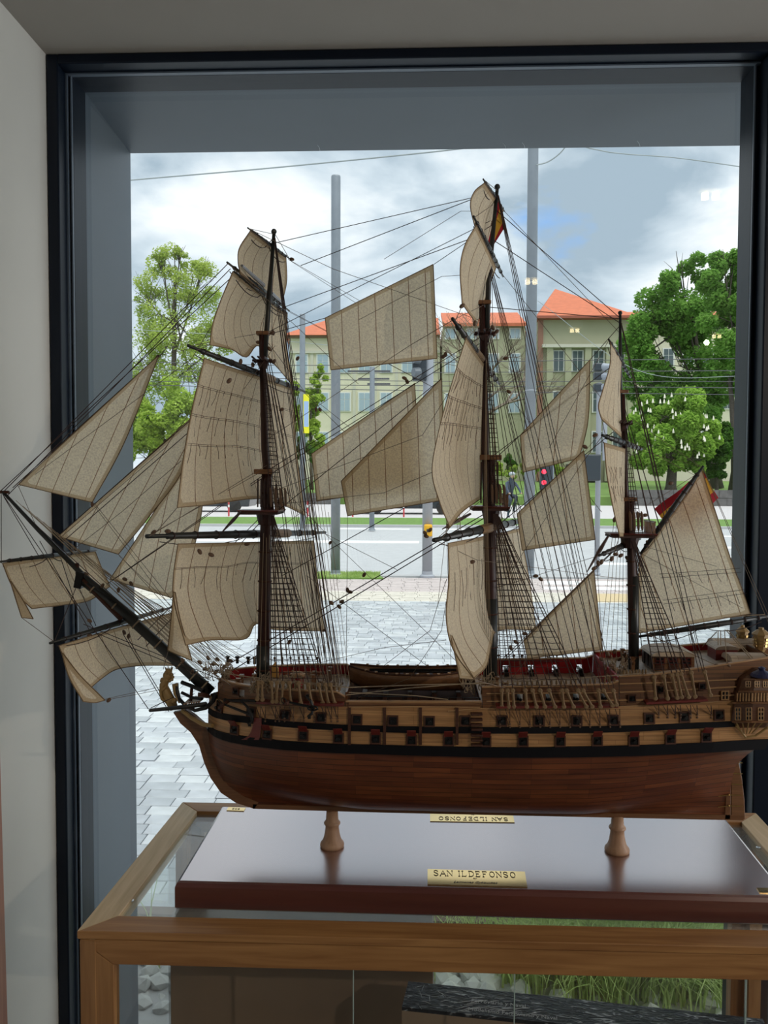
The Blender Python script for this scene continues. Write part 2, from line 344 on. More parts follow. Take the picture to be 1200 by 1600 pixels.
# ceiling spotlights behind the camera, seen as reflections in the glass
lampm = emit('lamp_face', (1, .80, .45), 9); lamph = plain('lamp_housing', (.55, .55, .53), .5)
for i, (px, py) in enumerate(((830, 441), (898, 517), (1110, 307), (1120, 526))):
    zt = ZC-.07; d = ray(px, py); dist = (zt-CAM.z)/d.z; P = CAM+d*dist; P.y = 2*YG-P.y
    t = thing('ceiling_spotlight', ['spotlight whose yellow reflection sits on the tall grey pole', 'spotlight reflected on the facade under the hipped roof', 'spotlight reflected high in the sky near the window frame', 'spotlight reflected in the crown of the big green tree'][i], 'lamp', P, 'ceiling spotlights')
    b = MB(); b.box(P+V((0, 0, .035)), (.08, .06, .04)); b.build('housing', lamph, t, bevel=.004)
    for s in (-1, 1):
        b = MB(); b.lathe(P+V((s*.016, 0, -.008)), [(.011, 0), (.011, .018)], 12); b.build('bulb', lampm, t)

# ------------------------------------------------------------------ display case
ZB = CAM.z-.580            # board top
ZG = ZB-.040               # glass top / board underside
ZR = ZG+.006               # rail top
O_ = [atz(120, 1455, ZR), atz(1379, 1484, ZR), atz(1181, 1270, ZR), atz(285, 1253, ZR)]   # FL FR BR BL
def inset(P, d):
    out = []; n = len(P)
    for i in range(n):
        a, b, c = P[i-1], P[i], P[(i+1) % n]
        e1 = (b-a).normalized(); e2 = (c-b).normalized(); n1 = V((-e1.y, e1.x, 0)); n2 = V((-e2.y, e2.x, 0))
        k = (n1+n2); k = k/(k.dot(n1)); out.append(b+k*d)
    return out
I_ = inset(O_, .041)
dz = lambda P, z: [V((p.x, p.y, z)) for p in P]
case = thing('display_case', 'glass-sided oak display case carrying the ship model', 'display case', (O_[0].x, O_[0].y, 0))
for i in range(4):
    j = (i+1) % 4; q = [O_[i], O_[j], I_[j], I_[i]]
    b = MB(); b.hexa(dz(q, ZR-.011), dz(q, ZR)); b.build('top_rail', MAT['oak'] if i % 2 == 0 else MAT['oaky'], case, bevel=.0012)
O2 = inset(O_, .0025); I2 = inset(O_, .024)
ztop = ZR-.0125; zlow = at(173, 1507, O2[0].y).z; rh = ztop-zlow; zbase = .40
W = .046
for i in range(4):
    j = (i+1) % 4; a, b_ = O2[i], O2[j]; e = (b_-a).normalized(); nn = V((-e.y, e.x, 0))*.022
    L = (b_-a).length
    def prism(pts, mat, nm):
        P = [V((a.x+e.x*s, a.y+e.y*s, z)) for s, z in pts]
        m_ = MB(); m_.hexa(P, [p+nn for p in P]); return m_.build(nm, mat, case, bevel=.0008)
    g = .0006
    prism([(g, ztop), (W, zlow), (L-W, zlow), (L-g, ztop)][::-1], MAT['oak'] if i % 2 == 0 else MAT['oaky'], 'side_rail')
    prism([(0, ztop-g*2), (0, zbase), (W, zbase), (W, zlow-g)], MAT['oakz'], 'post')
    prism([(L, ztop-g*2), (L-W, zlow-g), (L-W, zbase), (L, zbase)][::-1], MAT['oakz'], 'post')
    P = [V((a.x+e.x*s, a.y+e.y*s, z))+nn*.5 for s, z in ((W-.004, zbase), (L-W+.004, zbase), (L-W+.004, zlow+.004), (W-.004, zlow+.004))]
    m_ = MB(); m_.hexa(P, [p+nn*.05 for p in P]); m_.build('side_glass', MAT['caseglass'], case)
G_ = inset(O_, .030)
m_ = MB(); m_.hexa(dz(G_, ZG-.004), dz(G_, ZG)); m_.build('top_glass', MAT['topglass'], case)
# rebate liner under the top rail, screws
I3 = inset(O_, .041); I4 = inset(O_, .0405)
for i in range(4):
    j = (i+1) % 4; q = [I4[i], I4[j], I3[j], I3[i]]
m_ = MB()
for px, py in ((205, 1408), (1185, 1325)):
    m_ = MB(); c = atz(px, py, ZG+.001); m_.lathe(c, [(.004, 0), (.004, .0015), (.002, .002)], 10); m_.build('screw', MAT['screw'], case)
m_ = MB(); m_.hexa(dz(O2, zbase-.03), dz(O2, zbase)); m_.build('bottom_board', MAT['oak'], case)
m_ = MB(); m_.hexa(dz(inset(O_, .03), 0), dz(inset(O_, .03), zbase-.03)); m_.build('plinth', MAT['oak'], case)
# free edges of the sliding glass doors
m_ = MB()
for px in (552, 804, 1166):
    m_ = MB(); p_ = at(px, 1560, O_[0].y+.026); m_.span(p_.x-.0007, p_.x+.0007, p_.y, p_.y+.004, zbase, zlow+.01); m_.build('door_edge', MAT['glassedge'], case)

# things kept in the case
boxm = plain('brown_cardboard', (.30, .215, .15), .5, var=.18, scale=5)
film = thin_glass('shrink_film', (.92, .92, .92), 1.45, rough=.12)
zt = CAM.z-.775
bx0, bx1 = at(266, 1540, 1.36).x, at(677, 1540, 1.36).x
t = thing('cardboard_box', 'brown cardboard box upright in the case, wrapped in clear film', 'box', (bx0, 1.36, zbase))
m_ = MB(); m_.span(bx0, bx1, 1.36, 1.41, zbase, zt); m_.build('carton', boxm, t, bevel=.002)
m_ = MB(); m_.span(bx0-.002, bx1+.002, 1.357, 1.413, zbase, zt+.002); m_.build('clear_film', film, t)
FLc, BLc = at(628, 1573, 1.20), at(638, 1533, 1.262); BRc = at(1192, 1592, 1.262)
FRc = FLc+(BRc-BLc); bl = dz([FLc, FRc, BRc, BLc], zbase+.001)
# black top with pale lettering, brown sides
blackm, n, l, b = newmat('black_printed_card')
tcn = N('ShaderNodeTexCoord', n); mpp = N('ShaderNodeMapping', n); mpp.inputs['Scale'].default_value = (40, 170, 80); mpp.inputs['Rotation'].default_value = (0, 0, .5)
ns = N('ShaderNodeTexNoise', n); ns.inputs['Scale'].default_value = 1; ns.inputs['Detail'].default_value = 2; ns.inputs['Distortion'].default_value = 1.2
l.new(tcn.outputs['Object'], mpp.inputs['Vector']); l.new(mpp.outputs[0], ns.inputs['Vector'])
rr = N('ShaderNodeValToRGB', n); rr.color_ramp.elements[0].position = .60; rr.color_ramp.elements[0].color = (.012, .014, .02, 1); rr.color_ramp.elements[1].position = .70; rr.color_ramp.elements[1].color = (.45, .47, .50, 1)
l.new(ns.outputs['Fac'], rr.inputs['Fac']); l.new(rr.outputs[0], b.inputs['Base Color']); b.inputs['Roughness'].default_value = .28
bu = N('ShaderNodeBump', n); bu.inputs['Strength'].default_value = .8; bu.inputs['Distance'].default_value = .004; l.new(ns.outputs['Fac'], bu.inputs['Height']); l.new(bu.outputs[0], b.inputs['Normal'])
t = thing('kit_box', 'dark printed kit box in wrinkled clear film, sloping down under the case rail', 'box', tuple(bl[0]))
m_ = MB(); m_.hexa(bl, [p-V((0, 0, .006)) for p in (FLc, FRc, BRc, BLc)]); m_.build('carton', boxm, t)
m_ = MB(); gx = V((.0006, 0, 0)); m_.hexa([p-V((0, 0, .006)) for p in (FLc, FRc, BRc, BLc)], [FLc, FRc, BRc, BLc]); m_.build('printed_lid', blackm, t)
# crinkles of the film: thin raised ribs
cm = MB(); rnd = random.Random(3); ex = FRc-FLc; ey = BLc-FLc
for k in range(150):
    u = rnd.uniform(.0, .97); v_ = rnd.uniform(.05, .9); Lk = rnd.uniform(.008, .035); an = rnd.uniform(.1, .5)
    if u < .09: an = rnd.uniform(-1.5, 1.5)
    p0 = FLc+ex*u+ey*v_; dr = (ex.normalized()*math.cos(an)+ey.normalized()*math.sin(an))*Lk; p1 = p0+dr
    if 0 < (p1-FLc).dot(ey)/ey.length_squared < 1: cm.tube([p0, (p0+p1)/2+V((0, 0, .0007)), p1], [.0002, .0005, .0002], 3)
cm.build('film_crease', plain('shiny_film', (.75, .77, .8), .15), t, kind='stuff')

def text_mesh(s, loc, size, M, mat, parent, name, shear=0, spacing=1, align='CENTER'):
    cu = bpy.data.curves.new('t', 'FONT'); cu.body = s; cu.size = size; cu.align_x = align; cu.shear = shear; cu.space_character = spacing; cu.extrude = .00015; cu.resolution_u = 2
    o = bpy.data.objects.new('t', cu); C.objects.link(o)
    dg = bpy.context.evaluated_depsgraph_get(); me = bpy.data.meshes.new_from_object(o.evaluated_get(dg))
    bpy.data.objects.remove(o); me.name = name
    me.transform(Matrix.Translation(V(loc)-origin_of(parent)) @ M.to_4x4()); me.materials.clear(); me.materials.append(mat)
    r = bpy.data.objects.new(name, me); C.objects.link(r); r.parent = parent; ORG[r.name] = origin_of(parent); return r
ex1 = ex.normalized(); ey1 = ey.normalized(); M3 = Matrix((ex1, ey1, ex1.cross(ey1))).transposed()
pale = plain('pale_print', (.55, .56, .58), .5)
text_mesh('Modelismo Ferroviario y Naval', FLc+ex*.30+ey*.12+V((0, 0, .0004)), .011, M3, pale, t, 'lettering')
text_mesh('Ferroviario y Naval', FLc+ex*.26+ey*.45+V((0, 0, .0004)), .011, M3, pale, t, 'lettering')
# ================================================================== SHIP
pa, pb = atz(519, 1322, ZB), atz(964, 1330, ZB)
YC = (pa.y+pb.y)/2
def P(px, py, off=0.0): return at(px, py, YC+off)
ship = thing('ship_model', 'wooden three-masted warship model with cream sails on a mahogany base', 'ship model', ((pa.x+pb.x)/2, YC, ZG))

# base board with chamfered edges, plates, pedestals
Bc = [atz(273, 1383, ZB-.004), atz(1236, 1408, ZB-.004), atz(1133, 1279, ZB-.004), atz(346, 1262, ZB-.004)]
Bi = inset(Bc, .006)
m_ = MB(); rings = [dz(inset(Bc, .003), ZG), dz(Bc, ZG+.003), dz(Bc, ZB-.007), dz(inset(Bc, .0025), ZB-.0018), dz(Bi, ZB)]
for a, b_ in zip(rings, rings[1:]):
    m_.add(a+b_, [(i, (i+1) % 4, 4+(i+1) % 4, 4+i) for i in range(4)])
m_.add(rings[0], [(3, 2, 1, 0)]); m_.add(rings[-1], [(0, 1, 2, 3)])
base = m_.build('base_board', MAT['board'], ship)
for c in (atz(519, 1322, ZB), atz(964, 1330, ZB)):
    zk = P(600, 1264).z-.004; h = zk-ZB
    m_ = MB(); m_.lathe((c.x, c.y, ZB), [(.0185, 0), (.0192, .003), (.0185, .006), (.0150, .010), (.0125, .018), (.0108, h*.50), (.0106, h*.60), (.0128, h*.64), (.0132, h*.67), (.0118, h*.71), (.0100, h*.74), (.0090, h)], 28)
    m_.build('pedestal', MAT['pedestal'], ship, smooth=True)
def plate(c4, nm, label):
    m_ = MB(); m_.hexa([V((p.x, p.y, ZB)) for p in c4], [V((p.x, p.y, ZB+.0012)) for p in c4]); return m_.build(nm, MAT['brass'], base, label=label)
c4 = [atz(668, 1383, ZB), atz(824, 1387, ZB), atz(820, 1363, ZB), atz(668, 1359, ZB)]
pl = plate(c4, 'name_plate', 'front brass name plate'); 
GL = {'S': [[(.8, .82), (.62, .97), (.35, 1), (.12, .86), (.14, .66), (.45, .53), (.78, .38), (.84, .18), (.6, 0), (.3, .02), (.1, .2)]],
 'A': [[(.02, 0), (.5, 1), (.98, 0)], [(.2, .36), (.8, .36)], [(-.08, 0), (.14, 0)], [(.84, 0), (1.1, 0)]],
 'N': [[(.1, 0), (.1, 1), (.9, 0), (.9, 1)], [(-.02, 0), (.22, 0)], [(-.04, 1), (.12, 1)], [(.78, 1), (1.02, 1)]],
 'I': [[(.3, 0), (.3, 1)], [(.15, 0), (.45, 0)], [(.15, 1), (.45, 1)]],
 'L': [[(.15, 1), (.15, 0), (.75, 0), (.8, .2)], [(0, 1), (.32, 1)], [(0, 0), (.2, 0)]],
 'D': [[(.15, 0), (.15, 1), (.5, 1), (.82, .8), (.9, .5), (.82, .2), (.5, 0), (.0, 0)], [(0, 1), (.2, 1)]],
 'E': [[(.15, 0), (.15, 1), (.74, 1), (.76, .84)], [(.15, .52), (.6, .52)], [(0, 0), (.75, 0), (.8, .2)], [(0, 1), (.2, 1)]],
 'F': [[(.15, 0), (.15, 1), (.74, 1), (.76, .84)], [(.15, .52), (.6, .52)], [(0, 0), (.32, 0)], [(0, 1), (.2, 1)]],
 'O': [[(.5, 1), (.2, .88), (.06, .5), (.2, .12), (.5, 0), (.8, .12), (.94, .5), (.8, .88), (.5, 1)]]}
def engrave(text, o, ex_, ey_, parent, name):        # o: start; ex_: advance vector for whole text; ey_: height vector
    adv = {'I': .75, ' ': .62}; tot = sum(adv.get(c, 1.22) for c in text)
    k = MB(); x = 0; up = V((0, 0, .0004)); wd = ex_.length/tot
    for c in text:
        for st in GL.get(c, []):
            k.tube([o+ex_*((x+px_)/tot)+ey_*py_+up for px_, py_ in st], wd*.055, 4)
        x += adv.get(c, 1.22)
    return k.build(name, MAT['ink'], parent)
FLp = V((c4[0].x, c4[0].y, ZB+.0012)); exp_ = V((c4[1].x-c4[0].x, c4[1].y-c4[0].y, 0)); eyp = V((c4[3].x-c4[0].x, c4[3].y-c4[0].y, 0))
engrave('SAN ILDEFONSO', FLp+exp_*.06+eyp*.57, exp_*.86, eyp*.34, pl, 'lettering')
Mp = Matrix((exp_.normalized(), eyp.normalized(), V((0, 0, 1)))).transposed()
text_mesh('by', FLp+exp_*.48+eyp*.42+V((0, 0, .0001)), .0055, Mp, MAT['ink'], pl, 'lettering', .4)
text_mesh('Laimonas Gybauskas', FLp+exp_*.48+eyp*.14+V((0, 0, .0001)), .0075, Mp, MAT['ink'], pl, 'lettering', .5)
c5 = [atz(672, 1284, ZB), atz(804, 1286, ZB), atz(800, 1266, ZB), atz(672, 1264, ZB)]
pl2 = plate(c5, 'name_plate', 'rear brass name plate turned towards the window')
BR_ = V((c5[1].x, c5[1].y, ZB+.0012)); ex2 = V((c5[0].x-c5[1].x, c5[0].y-c5[1].y, 0)); ey2 = -V((c5[3].x-c5[0].x, c5[3].y-c5[0].y, 0))
o2 = BR_ - ey2*.0
engrave('SAN ILDEFONSO', BR_+ex2*.07-ey2*.34, ex2*.84, ey2*.24, pl2, 'lettering')
Mp2 = Matrix((ex2.normalized(), ey2.normalized(), V((0, 0, 1)))).transposed()
text_mesh('by', BR_+ex2*.48-ey2*.55, .0055, Mp2, MAT['ink'], pl2, 'lettering', .4)
text_mesh('Laimonas Gybauskas', BR_+ex2*.48-ey2*.85, .007, Mp2, MAT['ink'], pl2, 'lettering', .5)
c6 = [atz(354, 1267, ZB), atz(381, 1268, ZB), atz(384, 1263, ZB), atz(357, 1262, ZB)]
pl3 = plate(c6, 'number_plate', 'small brass plate at the far corner'); text_mesh('902', V(((c6[0].x+c6[1].x)/2, c6[2].y-.003, ZB+.0013)), .009, Mp2, MAT['ink'], pl3, 'lettering', 0, 1.1)
c7 = [atz(1187, 1396, ZB), atz(1222, 1397, ZB), atz(1217, 1389, ZB), atz(1182, 1388, ZB)]
pl4 = plate(c7, 'number_plate', 'small brass plate at the near corner'); text_mesh('902', V((c7[0].x+.004, c7[0].y+.002, ZB+.0013)), .008, Mp, MAT['ink'], pl4, 'lettering', 0, 1.1, 'LEFT')

# ---------------------------------------------------------------- materials of the model
S = dict(
 hull=planks('hull_mahogany', (.165, .048, .015), (.095, .024, .009), (.022, .008, .004), .085, .0042, .05, .42),
 light=planks('hull_pale_planks', (.46, .25, .105), (.38, .195, .078), (.25, .125, .05), .11, .0062, .05, .38),
 brown=planks('bulwark_brown_planks', (.17, .070, .022), (.11, .040, .014), (.03, .012, .006), .09, .0055, .05, .35),
 black=plain('black_stained_wood', (.005, .005, .007), .6, spec=.15), darkdeck=wood('dark_waist_deck', (.045, .02, .014), (.06, .028, .018), 'X', 4, .9, .08),
 keel=wood('keel_walnut', (.13, .055, .022), (.19, .085, .035), 'X', 3, .4),
 moulding=wood('pale_moulding', (.36, .20, .09), (.46, .28, .14), 'X', 4, .4),
 walnut=wood('dark_walnut', (.050, .018, .011), (.078, .030, .017), 'X', 4, .65, .3),
 midwood=wood('middle_brown_wood', (.16, .072, .03), (.23, .11, .05), 'X', 4, .4),
 lid=plain('dark_red_lid', (.13, .016, .012), .4),
 red=plain('red_paint', (.30, .008, .014), .42),
 deck=planks('pale_deck_planks', (.50, .40, .30), (.42, .33, .25), (.14, .10, .07), .08, .005, .06, .5),
 mast=wood('mast_dark_red_brown', (.030, .009, .008), (.055, .016, .013), 'Z', 4, .45),
 yard=plain('blackened_spar', (.016, .018, .018), .38),
 bamboo=plain('golden_spar_wrap', (.28, .17, .08), .5),
 rope=plain('dark_brown_rope', (.040, .020, .018), .8), reef=plain('reef_cord', (.13, .07, .04), .8), gallery=wood('gallery_brown', (.085, .035, .018), (.13, .055, .026), 'X', 4, .5),
 ropet=plain('tan_rope', (.30, .23, .155), .85),
 ropeg=plain('grey_brown_rope', (.16, .12, .09), .85),
 block=plain('wooden_block', (.13, .072, .042), .5),
 lany=plain('tan_lanyard', (.20, .125, .06), .75, var=.15, scale=400),
 gold=plain('old_gold', (.34, .22, .085), .5, metal=.1),
 sail=sail_mat('sailcloth'),
 paneglass=plain('dark_pane', (.02, .02, .022), .1),
 brassd=plain('small_brass', (.55, .38, .15), .3, .9),
 iron=plain('blackened_iron', (.012, .012, .013), .4, .5),
 blue=plain('blue_paint', (.012, .016, .07), .4),
)
# ---------------------------------------------------------------- hull surface
def zrow(pts):
    out = []
    for px, py, b in pts:
        q = P(px, py, -b); out.append((q.x, q.z))
    return out
def lerp(tab, x):
    if x <= tab[0][0]: return tab[0][1]
    for (a, b), (c, d) in zip(tab, tab[1:]):
        if x <= c: return b+(d-b)*(x-a)/(c-a)
    return tab[-1][1]
def smooth(tab, k=40):
    x0, x1 = tab[0][0], tab[-1][0]
    raw = [(x0+(x1-x0)*i/k, lerp(tab, x0+(x1-x0)*i/k)) for i in range(k+1)]
    for _ in range(4): raw = [raw[0]]+[(raw[i][0], (raw[i-1][1]+raw[i][1]*2+raw[i+1][1])/4) for i in range(1, k)]+[raw[-1]]
    return raw
keel = smooth(zrow([(330, 1255, .002), (400, 1262, .002), (600, 1266, .002), (900, 1273, .002), (1145, 1278, .002)]))
wb = smooth(zrow([(325, 1146, .02), (345, 1156, .05), (380, 1165, .078), (420, 1170, .09), (480, 1175, .099), (630, 1179, .1), (780, 1183, .1), (960, 1181, .095), (1060, 1177, .09), (1165, 1172, .08)]))
wt = smooth(zrow([(325, 1136, .02), (345, 1144, .05), (380, 1151, .078), (420, 1156, .09), (480, 1161, .099), (630, 1164, .1), (780, 1167, .1), (960, 1164, .095), (1060, 1161, .09), (1165, 1156, .08)]))
bb = smooth(zrow([(328, 1118, .02), (345, 1124, .05), (380, 1130, .076), (420, 1134, .088), (480, 1139, .096), (630, 1144, .097), (780, 1145, .097), (960, 1143, .093), (1060, 1138, .088), (1160, 1134, .079)]))
bt = smooth(zrow([(328, 1109, .02), (345, 1114, .05), (380, 1120, .076), (420, 1125, .088), (480, 1130, .095), (630, 1134, .096), (780, 1135, .096), (960, 1133, .092), (1060, 1129, .087), (1160, 1125, .078)]))
gt = smooth(zrow([(332, 1093, .03), (345, 1096, .048), (380, 1101, .074), (480, 1104, .092), (630, 1104, .093), (780, 1106, .093), (960, 1105, .089), (1060, 1101, .084), (1160, 1095, .076)]))
stem_t = sorted([(P(a, b).z, P(a, b).x) for a, b in ((328, 1090), (326, 1110), (326, 1140), (330, 1172), (340, 1205), (353, 1228), (372, 1247), (400, 1259))])
stern_t = sorted([(P(a, b).z, P(a, b).x) for a, b in ((1139, 1279), (1139, 1200), (1141, 1180), (1150, 1168), (1160, 1150), (1172, 1120), (1180, 1080))])
BS = [(0, .003), (.012, .022), (.03, .042), (.06, .061), (.10, .077), (.16, .091), (.25, .099), (.4, .1015), (.6, .1015), (.78, .096), (.9, .087), (1, .074)]
BS = [(a, b) for a, b in BS]
def interps(s): return lerp(BS, s)
TF = [0, .04, .12, .24, .38, .54, .7, .85, .94, 1]; FC = [.035, .10, .36, .60, .78, .89, .955, .985, .997, 1.0]
def rowdef(i):
    if i < 10: return lambda X: lerp(keel, X)+(lerp(wb, X)-lerp(keel, X))*TF[i]
    return {10: lambda X: lerp(wt, X), 11: lambda X: lerp(bb, X), 12: lambda X: lerp(bt, X), 13: lambda X: lerp(gt, X)}[i]
UF = {10: 1.0, 11: .985, 12: .975, 13: .935}
NS = [0, .006, .014, .025, .04, .06, .08]+[.1+.9*i/46 for i in range(47)]
GR = []
for i in range(14):
    zf = rowdef(i); row = []
    for s in NS:
        X = stem_t[-1][1]
        for _ in range(5):
            X0 = lerp(stem_t, zf(X)); X1 = lerp(stern_t, zf(X)); X = X0+(X1-X0)*s
        z = zf(X)
        if i < 10:
            t = TF[i]; e = max(0, 1-s/.28)**1.5; e2 = max(0, (s-.70)/.30)
            b = interps(s)*FC[i]**(1+2.2*e+2*e2); b *= 1-(e2**2)*(1-t)**.42*.98
            b = max(b, .003)
        else: b = interps(s)*UF[i]
        row.append((X, b, z))
    GR.append(row)
def bAt(X, z, tang=False):
    col = []
    for row in GR:
        j = 0
        while j < len(row)-2 and row[j+1][0] < X: j += 1
        (xa_, ba, za), (xb_, bb_, zb_) = row[j], row[j+1]; k = min(max((X-xa_)/(xb_-xa_+1e-9), 0), 1)
        col.append((za+(zb_-za)*k, ba+(bb_-ba)*k))
    return lerp(sorted(col), z)
def onhull(px, py, out=0.0, b0=.09):
    b = b0
    for _ in range(8):
        q = P(px, py, -b); b = .5*b+.5*bAt(q.x, q.z)
    q = P(px, py, -b); q.y -= out; return q
def hframe(px, py, out=0.0):          # 4x4: X along hull, Y inward, Z up
    q = onhull(px, py, out); b1 = bAt(q.x-.006, q.z); b2 = bAt(q.x+.006, q.z)
    ex_ = V((.012, -(b2-b1), 0)).normalized(); b3 = bAt(q.x, q.z+.004); b4 = bAt(q.x, q.z-.004)
    ez = V((0, -(b3-b4), .008)).normalized(); ey_ = ez.cross(ex_).normalized(); ez = ex_.cross(ey_)
    return Matrix.Translation(q) @ Matrix((ex_, ey_, ez)).transposed().to_4x4()
def strake(i0, i1, out, name, mat, thick=.002, s0=0, s1=len(NS)-1, label=None):
    m_ = MB(); uv = []; side_n = 0
    for sg in (-1, 1):
        base_i = len(m_.v); ks = list(range(i0, i1+1)); n = s1-s0+1; Pn = []; fs = []
        for a, i in enumerate(ks):
            for j in range(s0, s1+1):
                X, b, z = GR[i][j]; Pn.append(V((X, YC+sg*(b+out), z)))
                if i0 == 0: uv.append((X*1.0, TF[i]*.064+.001*0))
                else: uv.append((X*1.0, z))
        for a in range(len(ks)-1):
            for j in range(n-1):
                f = (a*n+j, a*n+j+1, (a+1)*n+j+1, (a+1)*n+j); fs.append(f if sg < 0 else f[::-1])
        if out > 0:                                        # top and bottom lips so that the wale is solid
            for a_ in (0, len(ks)-1):
                i = ks[a_]; st = len(Pn)
                for j in range(s0, s1+1):
                    X, b, z = GR[i][j]; Pn.append(V((X, YC+sg*max(b-.001, .0005), z))); uv.append((X, z))
                for j in range(n-1): fs.append((a_*n+j, a_*n+j+1, st+j+1, st+j))
        m_.add(Pn, fs)
    return m_.build(name, mat, ship, smooth=(out == 0), uv=uv, label=label)
strake(0, 9, 0, 'lower_hull', S['hull'])
strake(9, 10, .0022, 'wale', S['black']); strake(11, 12, .0016, 'wale', S['black'])
strake(10, 11, 0, 'side_planking', S['light']); strake(12, 13, 0, 'side_planking', S['light'])
# stem, keel, sternpost, rudder
def slab(pts_px, off0, off1, name, mat, parent=ship, bev=.001, **k):
    m_ = MB(); m_.hexa([P(a, b, 0)+V((0, off0, 0)) for a, b in pts_px], [P(a, b, 0)+V((0, off1, 0)) for a, b in pts_px]); return m_.build(name, mat, parent, bevel=bev, **k)
def ribbon_slab(outer, inner, off, name, mat, parent=ship):  # strip between two matching polylines, solid
    m_ = MB()
    for k in range(len(outer)-1):
        q = [outer[k], outer[k+1], inner[k+1], inner[k]]
        m_.hexa([P(a, b)+V((0, -off, 0)) for a, b in q], [P(a, b)+V((0, off, 0)) for a, b in q])
    return m_.build(name, mat, parent)
ribbon_slab([(272, 1112), (283, 1129), (299, 1143), (312, 1163), (320, 1190), (330, 1214), (346, 1237), (370, 1253), (398, 1262)],
            [(292, 1108), (306, 1118), (322, 1132), (332, 1160), (336, 1190), (346, 1209), (360, 1228), (382, 1243), (405, 1252)], .0045, 'stem', S['keel'])
ribbon_slab([(396, 1262), (600, 1268), (900, 1274.5), (1160, 1280)], [(396, 1255), (600, 1261), (900, 1268), (1160, 1272)], .0045, 'keel', S['keel'])
rud = slab([(1141, 1279), (1163, 1279), (1162, 1250), (1158, 1215), (1153, 1190), (1154, 1176), (1141, 1176)], -.004, .004, 'rudder', S['midwood'])
slab([(1130, 1279), (1140, 1279), (1141, 1176), (1137, 1176)], -.0045, .0045, 'stern_post', S['keel'])
m_ = MB()
for y in (1191, 1208, 1225, 1242, 1259): 
    m_.tube([P(1122, y+2, -.0052), P(1141, y, -.0058), P(1160, y+1, -.0048)], .0009, 4); m_.ball(P(1139, y, -.0062), .0016, 6)
m_.build('gudgeon', S['brassd'], rud)

# ---------------------------------------------------------------- gun ports
def rect_frame(m_, w_, h_, t_, d_, z0=0):
    m_.box((0, -d_/2, h_/2+t_/2+z0), (w_+2*t_, d_, t_)); m_.box((0, -d_/2, -h_/2-t_/2+z0), (w_+2*t_, d_, t_))
    m_.box((-w_/2-t_/2, -d_/2, z0), (t_, d_, h_)); m_.box((w_/2+t_/2, -d_/2, z0), (t_, d_, h_))
m_ = MB(); rect_frame(m_, .0112, .0112, .0022, .0022)
def meshof(m_, mats):
    o = m_.build('tmp', mats); me = o.data; bpy.data.objects.remove(o); return me
me_frame = meshof(m_, S['walnut'])
m_ = MB(); rect_frame(m_, .0082, .0082, .0016, .002); me_frame2 = meshof(m_, S['walnut'])
m_ = MB(); m_.box((0, -.0004, 0), (.0112, .0006, .0112)); me_hole = meshof(m_, S['iron'])
m_ = MB(); m_.box((0, -.0004, 0), (.0082, .0006, .0082)); me_hole2 = meshof(m_, S['iron'])
m_ = MB(); Rl = Matrix.Rotation(math.radians(42), 4, 'X')
m_.box(Rl @ V((0, 0, .0062)), (.0128, .0014, .0124), M=Rl); m_.v = [p+V((0, -.001, .0058)) for p in m_.v]; me_lid = meshof(m_, S['lid'])
m_ = MB(); m_.lathe((0, .002, 0), [(.0024, 0), (.0021, .006), (.0028, .0095), (.0026, .011), (.0012, .011)], 10, axis=(0, -1, 0)); me_gun = meshof(m_, S['iron'])
def mo(name, me, parent, M):
    o = bpy.data.objects.new(name, me); C.objects.link(o); o.parent = parent; o.matrix_local = M; ORG[o.name] = origin_of(ship); return o
T0 = Matrix.Translation(-origin_of(ship))
def port(px, py, lid, small=False):
    H = T0 @ hframe(px, py, .0004)
    f = mo('gun_port', me_frame2 if small else me_frame, ship, H)
    I4 = Matrix.Identity(4)
    mo('port_opening', me_hole2 if small else me_hole, f, I4)
    if lid: mo('port_lid', me_lid, f, Matrix.Rotation(random.uniform(-.05, .05), 4, 'Y'))
    mo('cannon', me_gun, f, Matrix.Scale(.72 if small else 1, 4))
for px, py in ((367, 1140), (418, 1147), (474, 1149), (529, 1153), (587, 1154), (643, 1156), (701, 1157), (759, 1158), (817, 1158), (875, 1158), (933, 1157), (990, 1157), (1047, 1154), (1103, 1151)): port(px, py, True)
for px, py in ((344, 1105), (393, 1112), (446, 1117), (502, 1121), (558, 1124), (614, 1126), (671, 1127), (727, 1126), (784, 1126), (842, 1126), (901, 1126), (958, 1125), (1014, 1122), (1069, 1120), (1123, 1117)): port(px, py, False)
for px, py in ((369, 1080), (987, 1091), (1031, 1077), (1097, 1072)): port(px, py, False, True)
# fenders and ladder steps
for px in (546, 601, 657, 714):
    m_ = MB(); ys = [1105, 1118, 1131, 1139, 1150, 1163]
    A = [onhull(px-2.2, y, .0032 if i in (0, 1, 2, 3) else .0028) for i, y in enumerate(ys)]; B = [onhull(px+2.2, y, .0032) for y in ys]
    for k in range(len(ys)-1):
        q = [A[k], B[k], B[k+1], A[k+1]]; m_.hexa(q, [p+V((0, .005, 0)) for p in q])
    m_.build('fender', S['walnut'], ship)
for k, y in enumerate((1114, 1122.5, 1131, 1138, 1147, 1154.5, 1162.5)):
    m_ = MB(); c = onhull(744.5, y, .004); m_.box(c, (.0165, .008, .0030)); m_.build('ladder_step', S['walnut'], ship, bevel=.0008)
m_ = MB()                                             # anchor lining
ys = [(398, 409, 1121), (396, 409, 1132), (393, 408, 1142), (388, 407, 1150), (378, 405, 1155)]
A = [onhull(a, y, .003) for a, b, y in ys]; B = [onhull(b, y, .003) for a, b, y in ys]
for k in range(4):
    q = [A[k], B[k], B[k+1], A[k+1]]; m_.hexa(q, [p+V((0, .004, 0)) for p in q])
m_.build('anchor_lining', S['lid'], ship)

